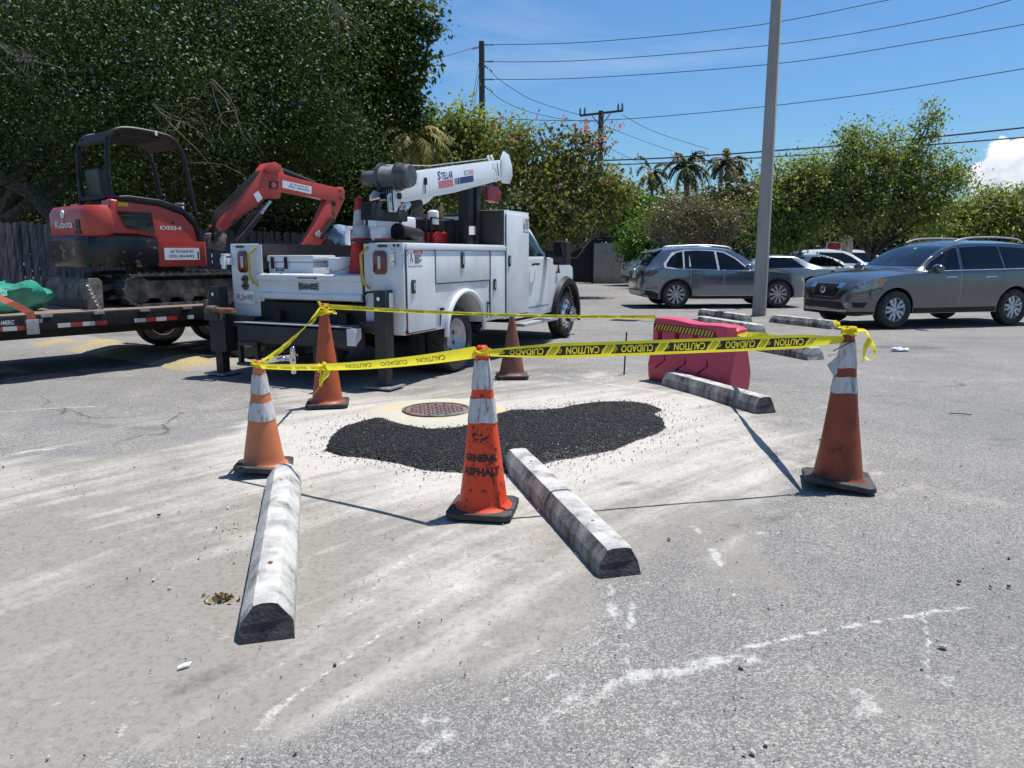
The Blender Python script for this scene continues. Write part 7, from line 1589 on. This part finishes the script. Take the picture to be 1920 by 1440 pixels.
# stencil on the centre cone
root, surf, H_ = CONES['C']; a_view = math.atan2(-4.1, .165) - rad(-9) - .10
def stn(z0):
    def f(a, b): z = z0 + b; p = surf(0, z, 0); rr = math.hypot(p[0], p[1]); return surf(a_view + a / rr, z, .002)
    return f
mb = MB(); lettering(mb, 'GENERAL', stn(.318), .042, width=.205, bold=.05); mb.build('stencil_lettering', M['ink'], root); mb = MB(); lettering(mb, 'ASPHALT', stn(.238), .048, width=.235, bold=.05); mb.build('stencil_lettering', M['ink'], root)
mb = MB(); rs = random.Random(3); f = stn(.43)
for k in range(16):
    a0, b0 = rs.uniform(-.06, .02), rs.uniform(-.01, .035); an = rs.uniform(-.7, .9); l = rs.uniform(.02, .06); w_ = rs.uniform(.002, .005)
    q = [(a0, b0), (a0 + l * math.cos(an), b0 + l * math.sin(an)), (a0 + l * math.cos(an) - w_, b0 + l * math.sin(an) + w_), (a0 - w_, b0 + w_ * 1.5)]; mb.add([f(*p) for p in q], [(0, 1, 2, 3)])
for k in range(22):
    a0, b0 = rs.uniform(.0, .09), rs.uniform(-.20, -.04); an = rs.uniform(-1.6, 1.2); l = rs.uniform(.008, .03); w_ = rs.uniform(.002, .006)
    q = [(a0, b0), (a0 + l * math.cos(an), b0 + l * math.sin(an)), (a0 + l * math.cos(an) - w_, b0 + l * math.sin(an) + w_), (a0 - w_, b0 + w_ * 1.5)]; mb.add([f(*p) for p in q], [(0, 1, 2, 3)])
mb.build('scuff_marks', M['ink'], root)
# red and white cone standing in the truck bed
p = TFm.W(.235, .73, 1.021); cmT = conemat('clean red cone vinyl', (.55, .025, .02), (.48, .02, .018), (.2, .02, .02), .7, .8)
cone('T', 'red cone with white collars standing upright in the truck bed behind the tailgate', (p.x, p.y), 1.06, cmT, 0, [(.56, .66, 0), (.72, .92, 0)], z0=1.021, group='orange traffic cones on the ground', br=.15, pad=.17)
CONES['T'][0]['group'] = 'cone in the truck bed'
mb = MB(); mb.lathe([(.114, .615), (.120, .625), (.088, .775), (.082, .78)], 30); o = mb.build('loose_collar', reflm, CONES['T'][0], smooth=True); o.location = (.025, -.02, -.03)
mb = MB(); mb.lathe([(.1185, .610), (.1225, .612), (.119, .64), (.117, .64)], 30); o = mb.build('collar_band', cmT, CONES['T'][0], smooth=True); o.location = (.025, -.02, -.03)

# --- caution tape
def ctop(k, dz=-.03, off=(0, 0)):
    r_, s_, h_ = CONES[k]; m_ = Matrix.Translation(r_.location) ; return Vector((r_.location.x + off[0], r_.location.y + off[1], r_.location.z + h_ + dz))
class Ribbon:
    def __init__(s, P, w_, tw, nrm_flip=False, crumple=.0, seed=0, wfn=None):
        s.P = smoothp(P, 10); s.L = [0]
        for i in range(1, len(s.P)): s.L.append(s.L[-1] + (s.P[i] - s.P[i - 1]).length)
        s.len = s.L[-1]; s.w = w_; s.tw = tw; s.cr = crumple; s.ph = seed * 1.7; s.wfn = wfn or (lambda t: 1)
    def at(s, d, v, off=0):
        """d metres along, v in 0..1 from lower to upper edge"""
        d = min(max(d, 0), s.len); i = min(max(np.searchsorted(s.L, d) - 1, 0), len(s.P) - 2); t = (d - s.L[i]) / max(s.L[i + 1] - s.L[i], 1e-9)
        p = s.P[i].lerp(s.P[i + 1], t); T0 = (s.P[i + 1] - s.P[i]).normalized(); up = Vector((0, 0, 1)); sd_ = T0.cross(up); sd_.normalize(); up = sd_.cross(T0)
        a = s.tw(d / s.len); W_ = up * math.cos(a) + sd_ * math.sin(a); Nn = T0.cross(W_)
        wv = s.w * s.wfn(d / s.len); bow = s.cr * (math.sin(d * 9 + s.ph + v * 2.5) + .6 * math.sin(d * 23 + s.ph * 2 - v * 5))
        return p + W_ * (v - .5) * wv + Nn * (off + bow + .006 * math.cos((v - .5) * PI) * s.w / .09)
    def mesh(s, mb, v0=0, v1=1, off=0, nv=5, step=.02, d0=0, d1=None, shear=0):
        d1 = s.len if d1 is None else d1; n = max(2, int((d1 - d0) / step)); vs = []
        for i in range(n + 1):
            for j in range(nv): v = v0 + (v1 - v0) * j / (nv - 1); vs.append(s.at(d0 + (d1 - d0) * i / n + shear * (v - v0) / max(v1 - v0, 1e-6), v, off))
        mb.add(vs, [(i * nv + j, (i + 1) * nv + j, (i + 1) * nv + j + 1, i * nv + j + 1) for i in range(n) for j in range(nv - 1)])
def tape(label, P, w_, tw, prints=True, flip=False, **kw):
    r_ = Ribbon(P, w_, tw, **kw); root = empty('caution_tape', (0, 0, 0), 0, label, 'caution tape', 'caution tape strung between the cones')
    mb = MB(); r_.mesh(mb); mb.build('tape', M['tape'], root, smooth=True)
    return root, r_
def print_big(root, r_, d0, d1, side, start_word=0, upside=True, sc_=1.0, ph=0):
    """black bars with the words left open in them, so the yellow film shows through as on the real tape"""
    per = .375 * sc_; k = 0; mb = MB(); d = d0 + ph; w_ = r_.w; words = ['CAUTION', 'CUIDADO']
    while d < d1:
        wlen = .262 * sc_; a, b = d, min(d + wlen + .045 * sc_, d1); v0, v1, sh = .20, .80, .03
        if b - a > .08:
            pts = []; na = max(3, int((b - a) / .03)); y0, y1 = v0 * w_, v1 * w_
            bl = [(a + (b - a) * i / na, y0) for i in range(na + 1)] + [(a + sh + (b - a) * i / na, y1) for i in range(na, -1, -1)]
            grid = [(a + .02 + (b - a - .01) * i / na, y0 + (y1 - y0) * j / 4) for i in range(1, na) for j in range(1, 4)]
            tv, tf = text2d(words[(start_word + k) % 2], w_ * .50, .022, wlen * .86); x0 = a + .052 * sc_ + wlen / 2
            tv = [((x0 - x) if upside else (x0 + x), ((v1 - .05) * w_ - y) if upside else ((v0 + .05) * w_ + y)) for x, y in tv]
            nb = len(bl); ok = all(p[0] < b + sh * .5 for p in tv); V_ = bl + (tv if ok else []) ; F_ = [list(range(nb))] + ([[i + nb for i in f] for f in tf] if ok else [])
            V_ = V_ + [g for g in grid if a + .02 < g[0] < b]
            tri = [[tv[i] for i in f] for f in tf] if ok else []; cnt = {}
            for f in (tf if ok else []):
                for i in range(len(f)): e = tuple(sorted((f[i] + nb, f[(i + 1) % len(f)] + nb))); cnt[e] = cnt.get(e, 0) + 1
            vo_, _, fo_, _, _, _ = geometry.delaunay_2d_cdt([Vector(p) for p in V_], [e for e in cnt if cnt[e] == 1], [list(range(nb))], 1, 1e-6, True)
            keep = []
            for f in fo_:
                cx = sum(vo_[i].x for i in f) / len(f); cy = sum(vo_[i].y for i in f) / len(f)
                if not any(geometry.intersect_point_tri_2d(Vector((cx, cy)), Vector(t[0]), Vector(t[1]), Vector(t[2])) for q_ in tri for t in [(q_[0], q_[k_], q_[k_ + 1]) for k_ in range(1, len(q_) - 1)]): keep.append(f)
            mb.add([r_.at(p.x, p.y / w_, side * .0012) for p in vo_], [tuple(f) for f in keep])
        for q in range(3):
            s0 = a + wlen + (.062 + .014 * q) * sc_
            if s0 < d1 - .03: r_.mesh(mb, .24, .78, side * .0012, 4, .01, s0, s0 + .006 * sc_, .03)
        d += per; k += 1
    mb.build('black_print', M['tapeink'], root)
def print_small(root, r_, side, m, wlen=.19, gap=.05, h=.55, upside=False, d0=.1, d1=None, word0=0, v0=.22):
    mb = MB(); d = d0; k = word0; d1 = d1 or r_.len - .1
    while d + wlen < d1:
        def f(x, y, d=d):
            return r_.at(d + wlen / 2 + (-x if upside else x), (1 - v0 - y / r_.w) if upside else v0 + y / r_.w, side * .0016)
        lettering(mb, ['CAUTION', 'CUIDADO'][k % 2], f, r_.w * h, width=wlen, bold=.02); d += wlen + gap; k += 1
    mb.build('lettering', m, root, smooth=True)
tL, tC, tR, tB = ctop('L', -.035), ctop('C', -.035), ctop('R', -.05), ctop('B', -.03)
BT = G(1372, 733); bar_end = Vector((2.42, 7.92, .62)); bar_near = Vector((1.70, 8.86, .72))
def sagged(a, b, sag, n=6): return [a.lerp(b, i / n) - Vector((0, 0, sag * 4 * (i / n) * (1 - i / n))) for i in range(n + 1)]
fwd = Vector((0, -.035, 0))
# front right span, wide and legible
ra, rA = tape('widest caution tape, its print upside down, from the printed cone to the right cone', sagged(tC + Vector((.03, -.02, -.004)), tR + Vector((-.03, -.01, -.02)), .005), .088, lambda t: .10 + .25 * max(0, t - .8), crumple=.0012, wfn=lambda t: (.42 + .58 * min(1, t * 6)) * (1 - .55 * max(0, (t - .86) / .14)))
print_big(ra, rA, .06, rA.len - .16, 1, 1, sc_=.88)
rb, rB = tape('caution tape seen from its pale back, from the short cone to the printed cone', sagged(tL + Vector((.02, -.035, 0)), tC + Vector((-.03, -.02, 0)), .035), .058, lambda t: .35 - .1 * t, crumple=.001, wfn=lambda t: .62 + .55 * t)
print_small(rb, rB, 1, M['tapefaint'], .20, .07, .5, True, .75, v0=.25); print_small(rb, rB, 1, M['tapeink'], .10, .03, .45, False, .06, .62, v0=.2)
rc_, rC = tape('twisted caution tape rising from the short cone to the cone behind it', sagged(tL + Vector((-.01, .02, .0)), tB + Vector((-.02, -.03, 0)), .05), .05, lambda t: -.4 + 1.6 * t, crumple=.002, wfn=lambda t: .55 + .55 * math.sin(PI * t))
print_small(rc_, rC, 1, M['tapeink'], .16, .12, .4, False, .10, v0=.25)
rd, rD = tape('thin folded caution tape from the rear cone across to the red barrier', sagged(tB + Vector((.03, 0, .0)), bar_near, .03, 8), .05, lambda t: .15 * math.sin(9 * t), crumple=.0012, wfn=lambda t: .9 - .25 * math.sin(PI * t))
print_small(rd, rD, 1, M['tapeink'], .21, .05, .48, False, .25, v0=.20)
re_, rE = tape('crinkled caution tape running back from the right cone to the end of the red barrier', [tR + Vector((-.02, .02, -.02)), tR.lerp(bar_end, .18) + Vector((-.03, 0, -.06)), tR.lerp(bar_end, .4) + Vector((-.04, 0, -.05)), tR.lerp(bar_end, .7) + Vector((-.02, 0, -.02)), bar_end], .085, lambda t: .95 + .4 * math.sin(7 * t), crumple=.003, wfn=lambda t: .5 + .5 * min(1, t * 3))
print_small(re_, rE, 1, M['tapeink'], .16, .03, .55, False, .3, v0=.2)
def knot(label, k, n, tails, seed, z=-.045, spread=.012, rad_=None):
    r_, sf, h_ = CONES[k]; root = empty('tape_knot', (r_.location.x, r_.location.y, r_.location.z), r_.rotation_euler[2], label, 'caution tape', 'tape knots on the cones'); q = np.random.default_rng(seed); mb = MB()
    for i in range(n):
        zc = h_ + z + q.normal(0, spread); w_ = q.uniform(.012, .022); a0 = q.random() * 6; pts = []
        for j in range(22): a = a0 + 2 * PI * j / 20; zz_ = min(zc + .010 * math.sin(a * 2 + i), h_ + .004); p = sf(a, min(zz_, h_ - .004), .006 + .008 * q.random()); pts.append(Vector((p[0], p[1], zz_)))
        rb_ = Ribbon(pts, w_, lambda t, i=i: .5 * math.sin(11 * t + i), crumple=.002, seed=i); rb_.mesh(mb, nv=3, step=.008)
    o = mb.build('wraps', M['tape'], root, smooth=True)
    for (pts, w_, tw_) in tails:
        mb = MB(); rb_ = Ribbon([Vector((p[0], p[1], h_ + p[2])) for p in pts], w_, tw_, crumple=.003, seed=seed); rb_.mesh(mb, nv=4, step=.01); o = mb.build('loose_end', M['tape'], root, smooth=True)
        if w_ > .025:
            mb = MB(); lettering(mb, 'CAUT', lambda x, y: rb_.at(rb_.len * .55 + x, .25 + y / rb_.w, .0015), w_ * .45, width=.07, bold=.02); mb.build('lettering', M['tapeink'], root, smooth=True)
    return root
tw0 = lambda t: 1.2 * math.sin(5 * t)
knot('bulky tape knot with long looped tail hanging right of the grimy tall cone', 'R', 7, [([(.03, 0, -.02), (.09, .0, -.01), (.12, .0, -.06), (.10, -.01, -.12), (.09, -.01, -.21)], .036, tw0), ([(.03, .01, -.02), (.08, .02, -.02), (.13, .02, -.07), (.16, .02, -.15), (.14, .02, -.20), (.11, .01, -.18)], .024, tw0), ([(.02, -.02, -.03), (.032, -.03, -.10), (.038, -.03, -.17)], .016, tw0), ([(-.02, -.02, -.01), (-.07, -.03, .02), (-.09, -.03, .045)], .04, tw0)], 3, -.035, .022)
knot('tape knot and short ragged ends on the rear plain cone', 'B', 7, [([(-.02, -.02, -.09), (-.07, -.04, -.12), (-.10, -.05, -.17), (-.13, -.05, -.20)], .03, tw0), ([(.03, -.02, -.09), (.08, -.03, -.08), (.12, -.03, -.10)], .035, tw0), ([(-.02, -.02, -.01), (-.05, -.02, .02)], .03, tw0)], 5, -.05, .035)
knot('narrow tape wraps on the short faded cone', 'L', 4, [], 7, -.03, .008)
knot('single tape wrap over the stencilled cone top', 'C', 4, [], 9, -.03, .010)
# a short knotted tail tied half way along the left front span
mid_p = rB.at(rB.len * .33, .5)
tk = empty('tape_tail', mid_p, 0, 'knotted tail of tape dangling half way along the left front span', 'caution tape', 'tape knots on the cones'); mb = MB()
for pts, w_ in (([(0, 0, .02), (.03, 0, .015), (.02, -.01, -.04), (-.01, -.01, -.09)], .04), ([(.02, 0, .02), (-.02, .0, -.02), (-.01, -.01, -.06), (-.02, -.01, -.12)], .035), ([(-.03, 0, .02), (.03, 0, -.01)], .03)):
    Ribbon([Vector(p) for p in pts], w_, tw0, crumple=.003).mesh(mb, nv=4, step=.008)
mb.build('tail', M['tape'], tk, smooth=True)
mb = MB(); mb.tube([(-.01, -.01, -.11), (-.05, -.01, -.15), (-.08, -.01, -.19)], [.003, .002, .001], 4); mb.tube([(0, -.01, -.06), (-.05, -.01, -.05)], [.003, .001], 4); mb.build('string', M['tape'], tk)
rp = CONES['R'][0].location; zt_ = empty('cable_tie', rp, 0, 'black cable tie tail poking left from the tall grimy cone', 'cable tie'); mb = MB(); mb.tube([(.02, -.05, .93), (-.05, -.06, .90), (-.12, -.07, .865)], [.004, .004, .003], 6); mb.build('tail', M['black'], zt_)
pf = empty('plastic_flap', rp, 0, 'torn clear plastic flap stuck to the left side of the tall grimy cone', 'plastic sheet'); mb = MB(); mb.add([(-.06, -.02, .84), (-.065, -.03, .72), (-.085, -.03, .70), (-.135, -.03, .775), (-.10, -.025, .80)], [(0, 1, 2, 3, 4)]); mb.build('sheet', mat('milky plastic', (.45, .46, .46), .3, trans=.0), pf)
# steel pin with a black top
pn = G(1170, 702); pi_ = empty('steel_pin', (pn.x, pn.y, 0), 0, 'thin black steel pin driven in behind the wide tape', 'steel pin'); mb = MB(); mb.tube([(0, 0, -.02), (.01, 0, .3), (.018, 0, .52)], .010, 7); mb.ball((.018, 0, .27), .018, 8); mb.build('rod', M['black'], pi_, smooth=True)

# --- red plastic barrier
Bf = Frame((1.74, 8.80), math.degrees(math.atan2(7.90 - 8.80, 2.45 - 1.74))); BX = Bf.S
br_ = empty('plastic_barrier', (1.74, 8.80, 0), rad(Bf.ang), 'sun-bleached red plastic water barrier with hazard stripe strip', 'barrier')
Lb = (Vector((2.45, 7.90)) - Vector((1.74, 8.80))).length
ztop = BX(1240, 584)[1]; red = mat('sun bleached red plastic', (.56, .065, .11), .45, col2=(.48, .05, .085), ns=2, col3=(.66, .20, .25), n3=6, lo3=.60, hi3=.78, bump=.0015, bs=40)
ZT = BX(1232, 592)[1]
prof = [(-.17, 0), (-.185, .04), (-.20, .18), (-.145, .36), (-.12, .42), (-.115, ZT - .06), (-.10, ZT - .015), (-.06, ZT)]
full = prof + [(-y, z) for y, z in prof[::-1]]
mb = MB(); n = 26; m_ = len(full); vs = []
for i in range(n + 1):
    t = i / n; x = Lb * t; e = min(t, 1 - t) * Lb; sh_ = 1 - .10 * max(0, 1 - e / .06) ** 2; dipz = -.045 * t + .012 * math.sin(t * 9) * math.sin(PI * t)
    for j, (y, z) in enumerate(full): zz_ = z * (1 + (dipz / ZT if z > .5 else 0)) - (.03 * max(0, 1 - e / .04) ** 2 if z > .6 else 0); vs.append((x, y * sh_, max(zz_, .0)))
fs = [(i * m_ + j, (i + 1) * m_ + j, (i + 1) * m_ + (j + 1) % m_, i * m_ + (j + 1) % m_) for i in range(n) for j in range(m_)]
mb.add(vs, fs + [tuple(range(m_)), tuple(range((n + 1) * m_ - 1, n * m_ - 1, -1))])
shell = mb.build('shell', red, br_, smooth=True, ang=35, weld=True)
# forklift and viewing holes cut right through
cut = MB()
for t in (.08, .30, .52, .74):
    x = Lb * t + .02; w_ = .038; z0_, z1_ = .47, .63
    cut.prism([(x - w_, z0_), (x + w_, z0_), (x + w_, z1_ - .05), (x + w_ * .5, z1_), (x - w_ * .5, z1_), (x - w_, z1_ - .05)], -.4, .4, 'y')
for (t, z0_) in ((.20, .12), (.46, .12), (.72, .12)):
    x = Lb * t
    cut.prism([(x - .10, z0_ + .02), (x + .03, z0_ + .13), (x - .015, z0_ + .26), (x - .035, z0_ + .26), (x + .005, z0_ + .125), (x - .105, z0_ + .045)], -.4, -.150, 'y')
co2 = cut.build('cutter', red, br_, weld=True); bo = shell.modifiers.new('b', 'BOOLEAN'); bo.operation = 'DIFFERENCE'; bo.object = co2; bo.solver = 'EXACT'; bpy.context.view_layer.update()
dg = bpy.context.evaluated_depsgraph_get(); nm_ = bpy.data.meshes.new_from_object(shell.evaluated_get(dg)); shell.modifiers.clear()
if len(nm_.polygons) > 100: shell.data = nm_; nm_.name = 'shell'; nm_.polygons.foreach_set('use_smooth', [True] * len(nm_.polygons)); nm_.set_sharp_from_angle(angle=rad(30))
KIDS[br_.name].remove(co2); bpy.data.objects.remove(co2)
mb = MB(); mb.cyl((Lb - .075, -.10, .48), (Lb - .075, -.10, ZT - .045), .055, n=12); mb.build('hinge_knuckle', red, br_, smooth=True)
sx0, sx1 = BX(1240, 598)[0], BX(1352, 608)[0]; zs0, zs1 = ZT - .155, ZT - .075
mb = MB(); mb.add([(sx0, -.121, zs0), (sx1, -.121, zs0 - .02), (sx1, -.121, zs1 - .02), (sx0, -.121, zs1)], [(0, 1, 2, 3)]); st_ = mb.build('hazard_strip', M['tapeink'], br_)
mb = MB(); ns = 19
for k in range(ns):
    a = sx0 + (sx1 - sx0) * k / ns; w_ = (sx1 - sx0) / ns * .5; dz = lambda x: -.02 * (x - sx0) / (sx1 - sx0)
    mb.add([(a + .005, -.1225, zs0 + .006 + dz(a)), (a + .005 + w_, -.1225, zs0 + .006 + dz(a)), (min(a + w_ + .035, sx1), -.1225, zs1 - .006 + dz(a)), (min(a + .035, sx1), -.1225, zs1 - .006 + dz(a))], [(0, 1, 2, 3)])
mb.build('hazard_stripes', mat('stripe yellow', (.55, .36, .04), .5), st_)
ty = empty('tape_shreds', (bar_end.x, bar_end.y, bar_end.z), 0, 'frayed yellow tape shreds on the near end of the red barrier', 'caution tape', 'tape shreds on the barrier'); mb = MB()
for e in ((-.03, -.10), (.02, -.12), (-.06, -.14), (.0, -.08)): mb.tube([(0, -.05, 0), (e[0] * .5, -.06, e[1] * .5), (e[0], -.06, e[1])], [.004, .003, .001], 4)
mb.build('shreds', M['tape'], ty)
ty = empty('tape_shreds', (bar_near.x, bar_near.y, bar_near.z), 0, 'thin tape tail drooping across the far end of the red barrier', 'caution tape', 'tape shreds on the barrier'); mb = MB()
Ribbon([Vector((0, -.13, .0)), Vector((.08, -.22, -.03)), Vector((.2, -.33, -.035)), Vector((.33, -.5, -.06))], .022, tw0, crumple=.004).mesh(mb, nv=4); Ribbon([Vector((0, -.05, .0)), Vector((-.01, -.06, -.06)), Vector((-.0, -.06, -.16))], .035, lambda t: .3).mesh(mb, nv=4); mb.build('tail', M['tape'], ty, smooth=True)

# --- sign, posts beyond the parked cars
p = AY(1563, 470, 40); sgr = empty('road_sign', (p.x, 40, 0), 0, 'small red and white road sign in the shade behind the parked cars', 'sign'); z = AY(1563, 464, 40).z
mb = MB(); mb.cyl((0, .03, -.1), (0, .03, z + .3), .03, n=8); mb.build('post', M['galv'], sgr)
mb = MB(); mb.box(-.40, .40, -.02, -.0, z - .30, z + .28); mb.build('backing', M['signwhite'], sgr)
mb = MB(); mb.prism([(-.36, z + .25), (.36, z + .25), (.36, z - .02), (.12, z - .26), (-.12, z - .26), (-.36, z - .02)], -.03, -.021, 'y'); mb.build('red_panel', M['reflred'], sgr)
p = AY(1588, 470, 36); cp_ = empty('concrete_post', (p.x, 36, 0), 0, 'pale weathered post standing behind the dark grey SUV bonnet', 'post'); mb = MB(); mb.cyl((0, 0, -.1), (0, 0, 2.35), .26, .24, 14); mb.build('shaft', M['barkgrey'], cp_, smooth=True)

# --- litter and crumbs on the ground
lt = G(1683, 658); wr = empty('plastic_wrapper', (lt.x, lt.y, .0), .3, 'crumpled white plastic wrapper lying on the asphalt at right', 'litter'); mb = MB(); mb.ball((0, 0, .025), .07, 9, sc3=(1.5, .8, .45), jit=.35); mb.ball((.12, -.02, .02), .05, 8, sc3=(1.4, .8, .4), jit=.35); mb.build('wrapper', M['whiteplain'], wr)
def pile(label, px, py, n, spr, sz, m, name='dry_leaves', seed=1, cat='dry leaves'):
    g = G(px, py); q = np.random.default_rng(seed); root = empty(name, (g.x, g.y, 0), 0, label, cat); P_ = np.stack([q.normal(0, spr, n), q.normal(0, spr * .7, n), np.abs(q.normal(.006, .006, n))], -1)
    leafmesh('leaves', P_, sz, m, root, seed, up=.3, width=.6)
dl = leafmat('dry leaf', (.16, .10, .05), (.30, .22, .12), (.42, .34, .22), tr=.1)
pile('small heap of dry brown leaves left of the near wheel stop', 418, 1122, 46, .035, .035, dl)
pile('few dry leaf scraps on the dusty ground at left', 432, 995, 14, .05, .02, dl, seed=4)
g = G(345, 1250); wc = empty('paint_chip', (g.x, g.y, 0), .5, 'curled white paint chip below the near wheel stop', 'litter'); mb = MB(); mb.add([(-.035, -.01, .004), (.0, -.012, .012), (.03, -.006, .006), (.045, .008, .018), (.01, .014, .016), (-.03, .008, .010)], [(0, 1, 4, 5), (1, 2, 3, 4)]); mb.build('chip', M['signwhite'], wc); wc.scale = (.62, .62, .62)
stm = mat('pale pebble', (.48, .46, .42), .85, col2=(.3, .29, .27), ns=30)
def pebble(label, px, py, r_, m=stm, grp='loose pebbles'):
    g = G(px, py); root = empty('pebble', (g.x, g.y, 0), random.random() * 6, label, 'pebble', grp); mb = MB(); r_ *= .72; mb.ball((0, 0, r_ * .55), r_, 6, sc3=(1.2, .9, .65), jit=.18); mb.build('stone', m, root)
pebble('pale pebble at the bottom edge, larger of the pair', 1411, 1412, .012); pebble('small pale pebble at the bottom edge beside the larger one', 1396, 1414, .008); pebble('white pebble just above the pair at the bottom edge', 1436, 1396, .011)
pebble('pale stone on the asphalt right of the near cone', 1254, 1012, .013, mat('grey pebble', (.12, .115, .11), .8)); pebble('small pale pebble by the worn white line', 1442, 1138, .009); pebble('white flake of stone right of the thin white line', 1768, 1215, .018)
pebble('black asphalt crumb, leftmost of three at right', 1798, 1092, .014, M['black']); pebble('black asphalt crumb, middle of three at right', 1857, 1101, .010, M['black']); pebble('black asphalt crumb, rightmost of three', 1891, 1101, .012, M['black'])
pebble('white pebble on the dust left of the near wheel stop', 288, 1088, .010); pebble('white pebble close to the dry leaves', 318, 1104, .010); pebble('dark crumb on the dust below the short cone', 298, 967, .013, M['black'])
g = G(1800, 777); sk_ = empty('twig', (g.x, g.y, 0), -.3, 'short dark stick on the asphalt right of the tall cone', 'twig'); mb = MB(); mb.tube([(-.09, 0, .006), (0, .01, .008), (.09, -.01, .006)], .005, 6); mb.build('stick', M['black'], sk_)
# scattered grit everywhere on the near ground
q = np.random.default_rng(31); n = 5200; Pg = np.stack([q.uniform(-4.4, 4.4, n), 1.8 + 7.5 * q.random(n) ** 1.2], -1)
dn = fbm(Pg[:, 0] * 1.2, Pg[:, 1] * 1.2, 4, 61); Pg = Pg[(dn > .44)]; keep = sdf(Pg[:, 0], Pg[:, 1], PATCH) > .02; Pg = Pg[keep]
gm_ = mat('grit', (.4, .4, .4), .85); N = gm_.node_tree.nodes; L = gm_.node_tree.links; at = N.new('ShaderNodeAttribute'); at.attribute_name = 'tint'; r_ = N.new('ShaderNodeValToRGB'); e = r_.color_ramp.elements
e[0].color = (.03, .03, .03, 1); e[1].color = (.62, .60, .55, 1); e[1].position = .9; qq = e.new(.35); qq.color = (.16, .155, .15, 1); L.new(at.outputs['Fac'], r_.inputs[0]); L.new(r_.outputs[0], N['Principled BSDF'].inputs['Base Color'])
o = grains('grit', Pg, np.full(len(Pg), .001), q.uniform(.0015, .005, len(Pg)) * (1 + (q.random(len(Pg)) > .97) * .8), gm_, None, 32); tag(o, kind='stuff', label='fine grit and crumbs scattered over the near ground')
